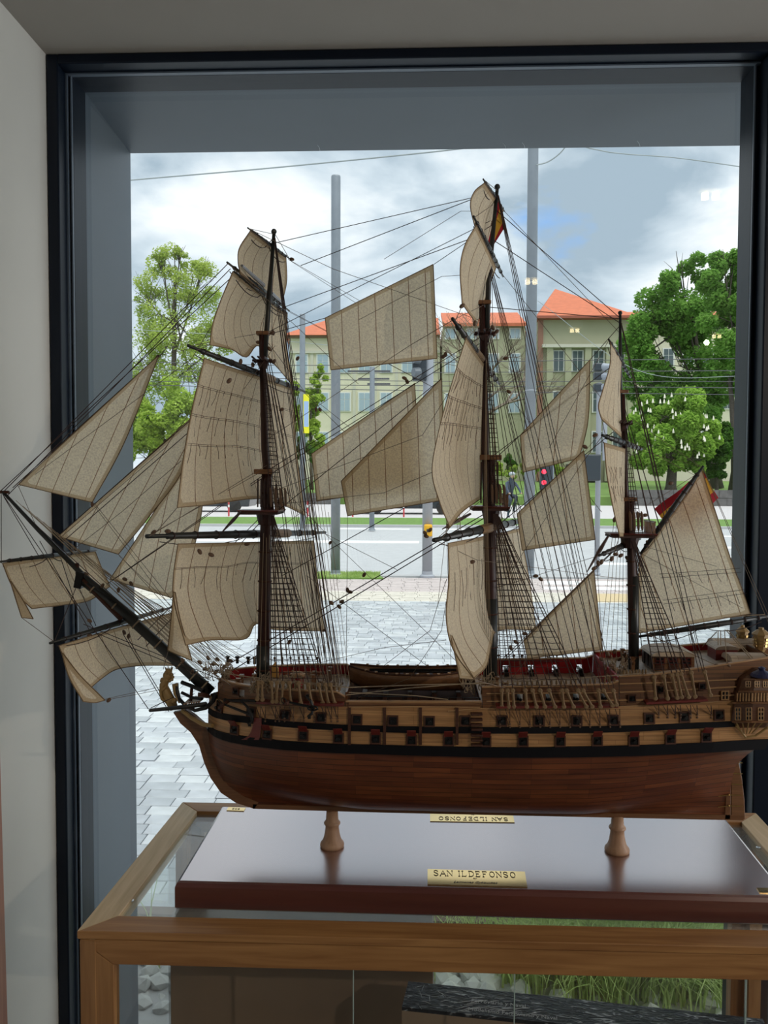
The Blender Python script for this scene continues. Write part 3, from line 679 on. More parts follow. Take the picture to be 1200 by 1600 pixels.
# ---------------------------------------------------------------- bulwarks (brown outside, red inside), rails, decks
def topz(pts): return sorted([(P(a, b, -.085).x, P(a, b, -.085).z) for a, b in pts])
TZ = topz([(332, 1076), (375, 1078), (420, 1079), (539, 1081), (540, 1095), (752, 1095), (753, 1073), (860, 1071.5), (966, 1069), (967, 1058), (1030, 1055), (1090, 1048), (1150, 1041), (1215, 1034)])
def bw(X, z):                                       # half breadth above the gun row
    g = lerp([(r[0], r[2]) for r in GR[13]], X); b = lerp([(r[0], r[1]) for r in GR[13]], X)
    return b-max(0, z-g)*.16
X_at = lambda px: P(px, 1090, -.085).x
def bulwark(x0, x1, side, name, mats, holes=(), hz=(.35, .75)):
    m_ = MB(); uv = []; xs = [x0]
    st = .010
    marks = sorted([x0, x1]+[h+d for h in holes for d in (-.0045, .0045)])
    xs = []
    for a, b in zip(marks, marks[1:]):
        k = max(1, int((b-a)/st)); xs += [a+(b-a)*i/k for i in range(k)]
    xs.append(x1)
    for a, b in zip(xs, xs[1:]):
        mid = (a+b)/2; hole = any(abs(mid-h) < .0045 for h in holes)
        za, zb_ = lerp(gtX, a), lerp(gtX, b); ta, tb = lerp(TZ, a+1e-6 if a == x0 else a-1e-6), lerp(TZ, b-1e-6)
        bands = [(0, 1)] if not hole else [(0, hz[0]), (hz[1], 1)]
        for lo, hi in bands:
            q = []
            for X, z0, z1 in ((a, za, ta), (b, zb_, tb)):
                for f in (lo, hi):
                    z = z0+(z1-z0)*f; q.append((X, bw(X, z), z))
            o_ = [V((X, YC+side*bb2, z)) for X, bb2, z in (q[0], q[2], q[3], q[1])]
            i_ = [V((X, YC+side*(bb2-.004), z)) for X, bb2, z in (q[0], q[2], q[3], q[1])]
            n0 = len(m_.v); m_.hexa(o_, i_); m_.m[-6:] = [0, 1, 0, 0, 0, 0]
            uv += [(p.x, p.z) for p in m_.v[n0:]]
    return m_.build(name, mats, ship, uv=uv)
gtX = [(r[0], r[2]) for r in GR[13]]
Xf0, Xf1, Xw0, Xw1, Xq0, Xq1, Xp0, Xp1 = GR[13][3][0], X_at(539.5), X_at(540.5), X_at(752), X_at(753), X_at(966), X_at(967), GR[13][-1][0]
for side in (-1, 1):
    nm = 'bulwark'
    bulwark(Xf0, Xf1, side, nm, [S['brown'], S['red']], [X_at(q) for q in (372,)], (.3, .75))
    bulwark(Xw0, Xw1, side, nm, [S['brown'], S['brown']])
    bulwark(Xq0, Xq1, side, nm, [S['brown'], S['red']], [X_at(q) for q in (811, 856, 899, 943)], (.28, .68))
    bulwark(Xp0, Xp1, side, nm, [S['brown'], S['red']])
    m_ = MB()                                        # cap rail
    for (a, b) in ((Xf0, Xf1), (Xw0, Xw1), (Xq0, Xq1), (Xp0, Xp1)):
        k = max(2, int((b-a)/.012)); xs = [a+(b-a)*i/k for i in range(k+1)]
        for x0, x1 in zip(xs, xs[1:]):
            q = []
            for X, eps in ((x0, 1e-6), (x1, -1e-6)):
                z = lerp(TZ, X+eps); bb2 = bw(X, z); q.append((X, bb2, z))
            lo = [V((q[0][0], YC+side*(q[0][1]+.0012), q[0][2])), V((q[1][0], YC+side*(q[1][1]+.0012), q[1][2])), V((q[1][0], YC+side*(q[1][1]-.0055), q[1][2])), V((q[0][0], YC+side*(q[0][1]-.0055), q[0][2]))]
            m_.hexa(lo, [p+V((0, 0, .0018)) for p in lo])
    m_.build('cap_rail', S['moulding'], ship)
def deck(x0, x1, dzv, name, mat, hole=None):
    m_ = MB(); uv = []; k = int((x1-x0)/.015); xs = [x0+(x1-x0)*i/k for i in range(k+1)]
    for a, b in zip(xs, xs[1:]):
        q = [(a, -1), (b, -1), (b, 1), (a, 1)]; lo = []
        for X, s_ in q:
            z = dzv(X); lo.append(V((X, YC+s_*(bw(X, z)-.0035), z)))
        m_.hexa([p-V((0, 0, .002)) for p in lo], lo); uv += [(p.x, p.y) for p in lo]*2
    return m_.build(name, mat, ship, uv=uv)
deck(Xf0+.004, Xf1, lambda X: lerp(TZ, min(X, Xf1-1e-4))-.016, 'forecastle_deck', S['deck'])
deck(Xw0, Xw1, lambda X: lerp(gtX, X)-.004, 'waist_deck', S['darkdeck'])
deck(Xq0, Xq1, lambda X: lerp(TZ, min(max(X, Xq0+1e-4), Xq1-1e-4))-.026, 'quarter_deck', S['deck'])
deck(Xp0, Xp1-.002, lambda X: lerp(TZ, max(X, Xp0+1e-4))-.010, 'poop_deck', S['deck'])
# deck end walls
for X, za, zb_, mt in ((Xf1, lerp(gtX, Xf1)-.004, lerp(TZ, Xf1-1e-3), 'brown'), (Xq0, lerp(gtX, Xq0)-.004, lerp(TZ, Xq0+1e-3)-.026, 'brown'), (Xp0, lerp(TZ, Xp0-1e-3)-.026, lerp(TZ, Xp0+1e-3)-.002, 'red'), (Xp1-.003, lerp(gtX, Xp1)-.05, lerp(TZ, Xp1)+.001, 'brown')):
    m_ = MB(); b_ = bw(X, zb_)-.004; m_.span(X, X+.003, YC-b_, YC+b_, za, zb_); m_.build('bulkhead', S[mt], ship, uv=[(p.y, p.z) for p in m_.v])
m_ = MB()
for i in range(0, 9):
    a, c = GR[i][-1], GR[i+1][-1]
    m_.add([V((a[0], YC-a[1], a[2])), V((a[0], YC+a[1], a[2])), V((c[0], YC+c[1], c[2])), V((c[0], YC-c[1], c[2]))], [(0, 1, 2, 3)])
m_.build('stern_counter', S['hull'], ship, uv=[(p.y, p.z) for p in m_.v])
# transom
m_ = MB()
for i in range(9, 13):
    a, c = GR[i][-1], GR[i+1][-1]
    m_.hexa([V((a[0]-.003, YC-a[1], a[2])), V((a[0]-.003, YC+a[1], a[2])), V((c[0]-.003, YC+c[1], c[2])), V((c[0]-.003, YC-c[1], c[2]))], [V((a[0], YC-a[1], a[2])), V((a[0], YC+a[1], a[2])), V((c[0], YC+c[1], c[2])), V((c[0], YC-c[1], c[2]))])
m_.build('transom', S['brown'], ship, uv=[(p.y, p.z) for p in m_.v])
# mouldings along the sides
def moulding(pts, r, mat, name='moulding', out=.001):
    m_ = MB(); k = 24; L = []
    for i in range(k+1):
        t_ = i/k*(len(pts)-1); a = int(min(t_, len(pts)-2)); f = t_-a
        px, py = pts[a][0]+(pts[a+1][0]-pts[a][0])*f, pts[a][1]+(pts[a+1][1]-pts[a][1])*f
        b = .085
        for _ in range(6):
            q = P(px, py, -b); g = lerp(gtX, q.x); nb = bw(q.x, q.z) if q.z > g else bAt(q.x, q.z); b = .5*b+.5*nb
        q = P(px, py, -b); q.y -= out; L.append(q)
    m_.tube(L, r, 6); return m_.build(name, mat, ship)
for pts in ([(968, 1068.5), (1060, 1065.5), (1150, 1061.5)], [(968, 1081.5), (1060, 1078), (1150, 1073)], [(966, 1094), (1012, 1093.5)], [(1112, 1087.5), (1126, 1087)], [(1137, 1086.5), (1152, 1085.5)], [(966, 1104), (1060, 1100), (1148, 1095)],
            [(760, 1083.5), (860, 1083), (964, 1082)], [(760, 1095.5), (860, 1095.5), (964, 1094)], [(545, 1104.5), (650, 1104), (750, 1105)], [(700, 1111), (752, 1107), (772, 1106.8)], [(335, 1092), (380, 1101.5), (420, 1103)]):
    moulding(pts, .0011, S['moulding'])
moulding([(545, 1099), (650, 1099), (750, 1100)], .0016, S['midwood'])
for px, py in ((811, 1090), (856, 1090), (899, 1090), (943, 1090)):
    for sg in (-1, 1):
        m_ = MB(); X = X_at(px); z = lerp(gtX, X)+(lerp(TZ, X)-lerp(gtX, X))*.46; b_ = bw(X, z)
        m_.lathe((X, YC+sg*(b_-.020), z), [(.0030, 0), (.0028, .012), (.0018, .024), (.0024, .027), (.0020, .028)], 10, axis=(0, sg, 0))
        m_.box((X, YC+sg*(b_-.016), z-.005), (.007, .016, .006)); m_.build('deck_cannon', S['iron'], ship)
# poop side window
m_ = MB(); H = hframe(1132, 1086, .0006); rect_frame(m_, .0088, .0105, .0014, .002); m_.box((0, -.001, 0), (.0012, .002, .0105)); m_.box((0, -.001, 0), (.0088, .002, .0012)); m_.v = [H @ p for p in m_.v]
ww = m_.build('side_window', S['moulding'], ship); m_ = MB(); m_.box((0, -.0003, 0), (.0088, .0004, .0105)); m_.v = [H @ p for p in m_.v]; m_.build('pane', S['paneglass'], ww)

# ---------------------------------------------------------------- channels with deadeyes
def bside(px, py):
    b = .085
    for _ in range(6):
        q = P(px, py, -b); g = lerp(gtX, q.x); nb = bw(q.x, q.z) if q.z > g else bAt(q.x, q.z); b = .5*b+.5*nb
    return b
CH = []
for (x0, y0, x1, y1) in ((400, 1100, 536, 1104), (776, 1107, 966, 1106), (1010, 1101, 1106, 1096)):
    b0, b1 = bside(x0, y0), bside(x1, y1); w_ = .016
    for sg in (-1, 1):
        A0, A1 = P(x0, y0, -b0-w_), P(x1, y1, -b1-w_)
        q = [V((A0.x, YC+sg*(b0-.001), A0.z)), V((A1.x, YC+sg*(b1-.001), A1.z)), V((A1.x, YC+sg*(b1+w_), A1.z)), V((A0.x, YC+sg*(b0+w_), A0.z))]
        m_ = MB(); m_.hexa(q, [p+V((0, 0, .003)) for p in q]); c_ = m_.build('channel', S['lid'], ship)
    CH.append((A0, A1, (b0+b1)/2+w_))
# ---------------------------------------------------------------- stern: quarter galleries, lanterns
def gal_pt(px, py, out):
    b = .083; q = P(px, py, -b-out); return q
for sg in (-1, 1):
    m_ = MB()
    rows = [(1137, [(1156, .000), (1180, .004), (1206, .000)]), (1128, [(1142, .000), (1172, .018), (1212, .016)]), (1110, [(1146, .002), (1174, .021), (1212, .02)]), (1100, [(1148, .002), (1175, .021), (1212, .02)]),
            (1096, [(1149, .003), (1175, .023), (1212, .022)]), (1082, [(1152, .003), (1176, .021), (1211, .02)]), (1079, [(1154, .001), (1176, .018), (1210, .018)]), (1061, [(1160, .000), (1180, .013), (1208, .013)]), (1054, [(1170, -.002), (1184, .006), (1204, .006)]), (1045, [(1180, -.004), (1190, -.001), (1200, -.001)])]
    grid = []
    for y, r_ in rows:
        rr_ = []
        for k in range(9):
            t_ = k/8; x = lerp([(0, r_[0][0]), (.35, r_[1][0]), (1, r_[2][0])], t_); o_ = lerp([(0, r_[0][1]), (.35, r_[1][1]), (1, r_[2][1])], t_)
            q = gal_pt(x, y, o_)
            if sg > 0: q = V((q.x, 2*YC-q.y, q.z))
            rr_.append(q)
        grid.append(rr_)
    Pn = [p for r_ in grid for p in r_]; fs = []
    for i in range(len(grid)-1):
        for k in range(8):
            f = (i*9+k, i*9+k+1, (i+1)*9+k+1, (i+1)*9+k); fs.append(f[::-1] if sg < 0 else f)
    n_ = len(Pn); Pn += [V((p.x, YC+sg*.070, p.z)) for p in Pn]
    for i in range(len(grid)-1):
        fs.append((i*9, (i+1)*9, n_+(i+1)*9, n_+i*9)); fs.append((i*9+8, (i+1)*9+8, n_+(i+1)*9+8, n_+i*9+8))
    L_ = (len(grid)-1)*9; fs += [(L_+k, L_+k+1, n_+L_+k+1, n_+L_+k) for k in range(8)]; fs += [(k, k+1, n_+k+1, n_+k) for k in range(8)]
    m_.add(Pn, fs); q_ = m_.build('quarter_gallery', S['gallery'], ship)
    if sg < 0:
        def gq(px, py, o=.0):                      # on gallery surface
            t_ = None
            for i in range(len(rows)-1):
                if rows[i][0] >= py >= rows[i+1][0]:
                    f = (rows[i][0]-py)/(rows[i][0]-rows[i+1][0]); ra, rb = rows[i][1], rows[i+1][1]
                    X_ = [ra[k][0]+(rb[k][0]-ra[k][0])*f for k in range(3)]; O_2 = [ra[k][1]+(rb[k][1]-ra[k][1])*f for k in range(3)]
                    return gal_pt(px, py, lerp(list(zip(X_, O_2)), px)+o)
            return gal_pt(px, py, .02+o)
        def gwin(cx, cy, w_, h_, nx, ny, mt):
            m_ = MB(); q = [gq(cx-w_/2, cy+h_/2, .0004), gq(cx+w_/2, cy+h_/2, .0004), gq(cx+w_/2, cy-h_/2, .0004), gq(cx-w_/2, cy-h_/2, .0004)]
            m_.hexa([p+V((0, .002, 0)) for p in q], q); wn_ = m_.build('gallery_window', S['paneglass'], q_)
            m_ = MB()
            for i in range(nx+1):
                a = cx-w_/2+w_*i/nx; m_.tube([gq(a, cy+h_/2, .001), gq(a, cy-h_/2, .001)], .0008, 4)
            for i in range(ny+1):
                a = cy-h_/2+h_*i/ny; m_.tube([gq(cx-w_/2, a, .001), gq(cx+w_/2, a, .001)], .0008, 4)
            m_.build('window_bars', mt, q_)
        for cx in (1153, 1170, 1189): gwin(cx, 1115.5, 8.5, 19, 2, 3, S['moulding'])
        for cx in (1169, 1183, 1196): gwin(cx, 1069, 7, 9, 2, 2, S['moulding'])
        m_ = MB()
        for k in range(12):
            x = 1152+k*4.6; m_.tube([gq(x, 1096, .001), gq(x+.6, 1083, .001)], .0013, 6)
        m_.build('baluster', S['moulding'], q_, kind='stuff')
        m_ = MB()
        for y in (1128, 1098.5, 1081, 1061.5): m_.tube([gq(x, y, .001) for x in range(int(1144 if y > 1090 else (1154 if y > 1070 else 1162)), 1206, 6)], .0015, 6)
        m_.build('gallery_moulding', S['midwood'], q_)
        m_ = MB()
        for x in (1150, 1160, 1170, 1181, 1192): m_.tube([gq(x, 1128, .0008), gal_pt(1165+(x-1165)*.35, 1146, .004)], .0009, 5)
        m_.tube([gal_pt(1150, 1133, .004), gal_pt(1165, 1152, .002), gal_pt(1180, 1150, .002), gal_pt(1200, 1136, .008)], .0018, 6)
        m_.build('gallery_bracket', S['gold'], q_)
        m_ = MB(); c_ = gal_pt(1190, 1052, .008); m_.lathe(c_-V((0, 0, .004)), [(.016, 0), (.013, .004), (.008, .007), (.004, .009), (.005, .012), (.001, .014)], 14); m_.build('gallery_dome', S['blue'], q_)
for px, py, off, s in ((1160, 998, .055, .80), (1189, 998, .012, 1.05)):
    h_ = .034*s; c_ = P(px, py+1, off)-V((0, 0, h_*.55))
    m_ = MB(); m_.lathe(c_, [(.0016, -.016), (.0018, -.004), (.004*s, -.001), (.005*s, 0), (.009*s, .008), (.0115*s, .026), (.0112*s, .027)], 8); m_.lathe(c_, [(.0135*s, .027), (.0135*s, .0285), (.006*s, .0345), (.004*s, .035), (.004*s, .038), (.001, .0385)], 8)
    lt_ = m_.build('stern_lantern', S['gold'], ship)
    m_ = MB()
    for k in range(8):
        a = math.tau*(k+.5)/8
        for zz, rr_ in ((.011, .0104), (.016, .0112), (.021, .012)):
            m_.box(c_+V((math.cos(a)*rr_*s*.94, math.sin(a)*rr_*s*.94, zz)), (.0012, .0042*s, .0034), a)
    m_.build('lantern_pane', S['brassd'], lt_, kind='stuff')
# deck houses on the poop
def zdeck(px): X = X_at(px); return lerp(TZ, max(X, Xp0+1e-4))-.010
def arched_house(px0, px1, off0, off1, wall_h, arch, name, parent=ship, wins=True, mt=S['midwood'], rf=S['deck'], sx=False):
    x0, x1 = P(px0, 1045, off0).x, P(px1, 1045, off0).x; z0 = zdeck((px0+px1)/2)
    m_ = MB(); m_.span(x0, x1, YC+off0, YC+off1, z0, z0+wall_h); h_ = m_.build(name, mt, parent)
    m_ = MB(); n = 10; A = []; B = []
    for i in range(n+1):
        a = math.pi*i/n
        if not sx:            # roof curved along the hull
            X = (x0+x1)/2-math.cos(a)*(x1-x0)*.54; z = z0+wall_h-.001+math.sin(a)**.8*arch; A.append(V((X, YC+off0-.003, z))); B.append(V((X, YC+off1+.003, z)))
        else:
            Y = YC+(off0+off1)/2-math.cos(a)*(off1-off0)*.54; z = z0+wall_h-.001+math.sin(a)**.8*arch; A.append(V((x0-.003, Y, z))); B.append(V((x1+.003, Y, z)))
    m_.hexa(A[::-1], B[::-1]); m_.build('arched_roof', rf, h_, uv=[(p.x, p.y) for p in m_.v])
    if wins:
        k = 3; 
        for i in range(k):
            cx = x0+(x1-x0)*(i+.5)/k*.96; m_ = MB(); w_ = (x1-x0)/k*.62
            m_.box((cx, YC+off0-.0006, z0+wall_h*.66), (w_, .0012, wall_h*.42)); wd = m_.build('cabin_window', S['paneglass'], h_)
            m_ = MB(); 
            for a in (-.5, 0, .5): m_.box((cx+a*w_, YC+off0-.0016, z0+wall_h*.66), (.0011, .0014, wall_h*.44))
            for a in (-.5, 0, .5): m_.box((cx, YC+off0-.0016, z0+wall_h*(.66+a*.43)), (w_, .0014, .0011))
            m_.build('window_bars', S['lid'], wd)
            m_ = MB(); m_.box((cx, YC+off0-.0008, z0+wall_h*.22), (w_*1.1, .0016, wall_h*.3)); m_.build('wall_panel', S['walnut'], h_, bevel=.0004)
        for i in range(3):
            m_ = MB(); m_.box((x0-.0008, YC+off0+(off1-off0)*(i+.5)/3, z0+wall_h*.5), (.0016, (off1-off0)*.22, wall_h*.8)); m_.build('cabin_door', S['iron'], h_)
    return h_
arched_house(1020, 1085, -.028, .028, .0235, .008, 'poop_cabin')
arched_house(1118, 1152, -.005, .03, .020, .006, 'deck_house', wins=False, mt=S['lid'])
arched_house(1146, 1200, -.05, -.012, .006, .010, 'deck_locker', wins=False, sx=True)
arched_house(1120, 1200, .03, .065, .012, .012, 'deck_locker', wins=False, sx=True)

# ---------------------------------------------------------------- bow: figurehead, head rails, catheads, anchors
m_ = MB()
body = [(272, 1108, .0065), (268, 1098, .0085), (262, 1088, .0085), (257, 1078, .0085), (256, 1070, .0068), (259, 1063, .0058), (262, 1057, .0068), (263, 1051, .0062), (265, 1046, .0045)]
m_.tube([P(a, b) for a, b, r in body], [r for a, b, r in body], 10)
m_.ball(P(262, 1056, 0), .0072, 10, sx=1.1, sz=1.1); m_.ball(P(254, 1062, 0), .0038, 8); m_.ball(P(252, 1064), .0024, 6)
for k in range(9):
    a = math.tau*k/9; m_.ball(P(264+6*math.cos(a), 1058+6*math.sin(a), -.004), .0028, 6)
for sgn in (-1, 1):
    m_.tube([P(259, 1073, sgn*.006), P(251, 1080, sgn*.009), P(253, 1092, sgn*.007), P(262, 1098, sgn*.006)], [.0032, .003, .0026, .002], 7)
    m_.ball(P(272, 1095, sgn*.005), .005, 8); m_.ball(P(266, 1104, sgn*.004), .0045, 8)
fig = m_.build('figurehead', S['gold'], ship, smooth=True, label='gilded lion figurehead wearing a crown')
m_ = MB(); c_ = P(264, 1047)
m_.lathe(c_-V((0, 0, .002)), [(.0045, 0), (.005, .002), (.0048, .003)], 10)
for k in range(6):
    a = math.tau*k/6; m_.tube([c_+V((math.cos(a)*.0045, math.sin(a)*.0045, 0)), c_+V((math.cos(a)*.0062, math.sin(a)*.0062, .005))], [.0012, .0006], 5)
m_.build('crown', S['gold'], fig)
for sg in (-1, 1):
    hb = lambda px, py, o: P(px, py, sg*o)
    m_ = MB(); m_.tube([hb(276, 1068, .004), hb(276, 1078, .005), hb(280, 1092, .007), hb(290, 1103, .012), hb(305, 1110, .02), hb(322, 1106, .032), hb(333, 1095, .045), hb(336, 1084, .05)], [.003, .0035, .003, .003, .003, .0032, .0035, .0035], 7); m_.build('head_rail', S['iron'], ship)
    m_ = MB(); m_.tube([hb(284, 1066, .006), hb(300, 1072, .015), hb(318, 1080, .030)], .0032, 7); m_.tube([hb(284, 1082, .006), hb(300, 1090, .014), hb(316, 1092, .028)], .0025, 7); m_.build('head_rail', S['iron'], ship)
    m_ = MB(); m_.tube([hb(278, 1070, .005), hb(272, 1070, .005), hb(274, 1084, .006), hb(281, 1098, .008)], [.003, .0035, .003, .002], 8); m_.build('rail_scroll', S['gold'], ship)
    m_ = MB(); m_.tube([hb(300, 1070, .012), hb(298, 1095, .012)], .0028, 6); m_.build('head_timber', S['walnut'], ship)
    m_ = MB(); m_.tube([hb(284, 1110, .006), hb(300, 1122, .014), hb(318, 1132, .026), hb(332, 1134, .038)], [.0032, .0034, .0036, .003], 8); m_.build('cheek_knee', S['gold'], ship)
    m_ = MB(); m_.tube([hb(325, 1088, .034), hb(318, 1086, .06), hb(312, 1085, .085)], .0040, 4); m_.build('cathead', S['walnut'], ship)
    # boomkin
    m_ = MB(); m_.tube([hb(322, 1100, .03), hb(285, 1105, .05), hb(234, 1110, .085)], [.0036, .0034, .0026], 8); m_.build('boomkin', S['yard'], ship)
m_ = MB()
for k in range(7): m_.box(P(292+k*4.5, 1096-k*1.2), (.0022, .03+.006*k, .0016))
m_.build('head_grating', S['moulding'], ship, kind='stuff')
# wall across the bow under the forecastle rail (beakhead)
m_ = MB(); 
z0_, z1_ = lerp(gtX, Xf0), lerp(TZ, Xf0+1e-4); b_ = bw(Xf0, z0_); m_.span(Xf0, Xf0+.004, YC-b_, YC+b_, z0_-.004, z1_-.004); m_.build('beakhead_bulkhead', S['brown'], ship, uv=[(p.y, p.z) for p in m_.v])
def anchor(crown_, ring_, tang, name='anchor'):
    a_ = thing_part = MB(); sh = (ring_-crown_); L = sh.length; u = sh.normalized(); v_ = V(tang).normalized()
    a_.tube([crown_, ring_], [.0024, .0017], 6)
    for s in (-1, 1):
        p1 = crown_+v_*s*L*.22+u*L*.06; p2 = crown_+v_*s*L*.36+u*L*.24
        a_.tube([crown_, p1, p2], [.0026, .0022, .0012], 6); a_.box(p2-u*.003, (.0045, .0016, .0055))
    an = a_.build(name, S['iron'], ship)
    s_ = MB(); d = u.cross(v_); s_.tube([ring_-u*.004-d*L*.34, ring_-u*.004+d*L*.34], .0026, 4); s_.build('anchor_stock', S['walnut'], an)
    s_ = MB(); s_.tube([ring_+u*.003+(u*math.cos(t)+v_*math.sin(t))*.004 for t in [math.tau*i/12 for i in range(13)]], .0008, 5); s_.build('anchor_ring', S['iron'], an)
anchor(onhull(395, 1114, .010), onhull(352, 1092, .012)+V((0, -.012, 0)), (0.3, 0, -1))
m_ = MB(); m_.tube([onhull(355, 1092, .008), onhull(402, 1092, .01)], .0022, 8); m_.ball(onhull(354, 1092, .008), .0035, 8); m_.build('anchor_stock', S['iron'], ship)
anchor(onhull(492, 1099, .022), onhull(450, 1090, .020), (.1, -.1, -1))
m_ = MB(); m_.tube([onhull(492, 1099, .024)+V((math.cos(a)*.007, -.001, math.sin(a)*.003)) for a in [math.tau*i/16 for i in range(17)]], .0013, 6); m_.build('cable_ring', S['iron'], ship)

# ---------------------------------------------------------------- masts, tops, bowsprit
def spar(name, pts, rs, mat, parent=ship, n=10, bands=0, bmat=None):
    m_ = MB(); Q = [P(*p) for p in pts]; m_.tube(Q, rs, n); o = m_.build(name, mat, parent, smooth=True)
    if bands:
        m_ = MB()
        for k in range(bands):
            t_ = (k+.7)/(bands+.4)*(len(Q)-1); a = min(int(t_), len(Q)-2); f = t_-a; c_ = Q[a].lerp(Q[a+1], f); d = (Q[a+1]-Q[a]).normalized(); r = rs[a]+(rs[a+1]-rs[a])*f if isinstance(rs, list) else rs
            m_.lathe(c_, [(r*1.12, -.0012), (r*1.16, 0), (r*1.12, .0012)], 12, axis=d)
        m_.build('mast_band', bmat or S['ropet'], o, kind='stuff')
    return o
def lower_mast(x0, x1, y0, y1, r, bands=7): return spar('lower_mast', [(x0, y0), ((x0+x1)/2, (y0+y1)/2), (x1, y1)], [r, r*1.0, r*.82], S['mast'], bands=bands, bmat=S['walnut'])
fm = lower_mast(411, 417, 1078, 738, .0098); mm = lower_mast(766, 765, 1098, 716, .0105); zm = lower_mast(990, 985, 1052, 776, .0072)
# black lower bunts
for (x, y0, y1, r, par) in ((411, 1070, 1008, .0106, fm), (766, 1085, 935, .0112, mm), (990, 1050, 900, .0079, zm)):
    m_ = MB(); m_.tube([P(x, y0), P(x, y1)], r, 12); m_.build('mast_sheath', S['yard'], par, smooth=True)
ftm = spar('topmast', [(422, 800), (414, 700), (409, 522)], [.0065, .0060, .0045], S['mast']); mtm = spar('topmast', [(761, 795), (758, 700), (753, 474)], [.0068, .0062, .0046], S['mast']); ztm = spar('topmast', [(980, 840), (977, 740), (973, 616)], [.005, .0045, .0035], S['mast'])
fgm = spar('topgallant_mast', [(412, 575), (418, 500), (428, 364)], [.0042, .0040, .0026], S['yard']); mgm = spar('topgallant_mast', [(760, 535), (764, 430), (777, 294)], [.0044, .0042, .0026], S['yard']); zgm = spar('topgallant_mast', [(971, 668), (969, 580), (969, 492)], [.0032, .003, .002], S['yard'])
m_ = MB(); m_.ball(P(428, 362), .0045, 8); m_.ball(P(777, 292), .0045, 8); m_.ball(P(969, 489), .0035, 8); m_.build('mast_truck', S['yard'], ship)
def platform(cx, y, x0, x1, parent, dep=.045, rail=True):
    c_ = P(cx, y); xa_, xb_ = P(x0, y).x, P(x1, y).x; m_ = MB()
    m_.hexa([V((xa_, YC-dep*.6, c_.z-.0022)), V((xb_, YC-dep, c_.z-.0022)), V((xb_, YC+dep, c_.z-.0022)), V((xa_, YC+dep*.6, c_.z-.0022))], [V((xa_, YC-dep*.6, c_.z)), V((xb_, YC-dep, c_.z)), V((xb_, YC+dep, c_.z)), V((xa_, YC+dep*.6, c_.z))])
    t_ = m_.build('mast_top', S['walnut'], parent)
    m_ = MB(); m_.hexa([V((xa_-.001, YC-dep*.6-.001, c_.z)), V((xb_+.001, YC-dep-.001, c_.z)), V((xb_+.001, YC+dep+.001, c_.z)), V((xa_-.001, YC+dep*.6+.001, c_.z))], [V((xa_-.001, YC-dep*.6-.001, c_.z+.0016)), V((xb_+.001, YC-dep-.001, c_.z+.0016)), V((xb_+.001, YC+dep+.001, c_.z+.0016)), V((xa_-.001, YC+dep*.6+.001, c_.z+.0016))]); m_.build('top_rim', S['lid'], t_)
    m_ = MB()
    for k in range(6):
        yy = YC-dep*.85+dep*1.7*k/5; m_.box((( xa_+xb_)/2, yy, c_.z-.0035), ((xb_-xa_)*.96, .0016, .003))
    m_.tube([V((c_.x, YC, c_.z-.022)), V((c_.x, YC, c_.z-.004))], [.011, .015], 10); m_.build('top_bracket', S['mast'], t_)
    if rail:
        m_ = MB(); 
        for k in range(8):
            yy = YC-dep*.95+dep*1.9*k/7; m_.tube([V((xb_-.003, yy, c_.z)), V((xb_-.003, yy, c_.z+.019))], .0012, 4)
        m_.tube([V((xb_-.003, YC-dep, c_.z+.0195)), V((xb_-.003, YC+dep, c_.z+.0195))], .0016, 4); m_.build('top_railing', S['midwood'], t_)
platform(415, 798, 376, 440, fm, .035); platform(767, 792, 735, 792, mm, .038); platform(984, 834, 950, 1018, zm, .028)
def cap(px, py, wpx, dpt, parent, mat, h=.006):
    c_ = P(px, py); m_ = MB(); m_.box(c_, (wpx/990*.98, dpt, h)); m_.build('mast_cap', mat, parent, bevel=.0012)
cap(413, 737, 30, .020, fm, S['midwood'], .008); cap(766, 715, 34, .020, mm, S['midwood'], .008); cap(981, 780, 26, .016, zm, S['midwood'], .006)
cap(411, 521, 20, .014, ftm, S['midwood']); cap(757, 473, 20, .014, mtm, S['midwood']); cap(972, 612, 18, .012, ztm, S['midwood'], .005)
def crosstree(px, py, w_, par):
    c_ = P(px, py); m_ = MB()
    for a in (-1, 0, 1): m_.tube([c_+V((a*w_*.35-.002, -.03, .002)), c_+V((a*w_*.35, 0, -.001)), c_+V((a*w_*.35-.002, .03, .002))], .0017, 5)
    for a in (-1, 1): m_.tube([c_+V((-w_*.6, a*.006, 0)), c_+V((w_*.6, a*.006, 0))], .002, 5)
    m_.lathe(c_-V((0, 0, .012)), [(.006, 0), (.009, .008), (.008, .012)], 10); m_.build('crosstrees', S['mast'], par)
crosstree(411, 564, .026, ftm); crosstree(757, 521, .026, mtm); crosstree(973, 662, .022, ztm)
bs = spar('bowsprit', [(330, 1082), (290, 1045), (205, 968), (122, 902)], [.0092, .0090, .0082, .0062], S['yard'], bands=7, bmat=S['ropet'])
jb = spar('jib_boom', [(215, 968), (130, 899), (60, 828), (4, 768)], [.0050, .0046, .0036, .0024], S['yard'])
m_ = MB(); m_.box(P(125, 906), (.012, .014, .026), M=Matrix.Rotation(.2, 4, 'Y')); m_.build('bowsprit_cap', S['iron'], bs, bevel=.001)
m_ = MB(); m_.tube([P(122, 903), P(120, 880), P(123, 915)], .0035, 6); m_.tube([P(128, 905, -.002), P(190, 968, -.006)], .0042, 6); m_.build('cap_bitts', S['walnut'], bs)
m_ = MB(); m_.tube([P(0, 769), P(14, 769)], .0025, 6); m_.build('boom_tip', S['walnut'], jb)

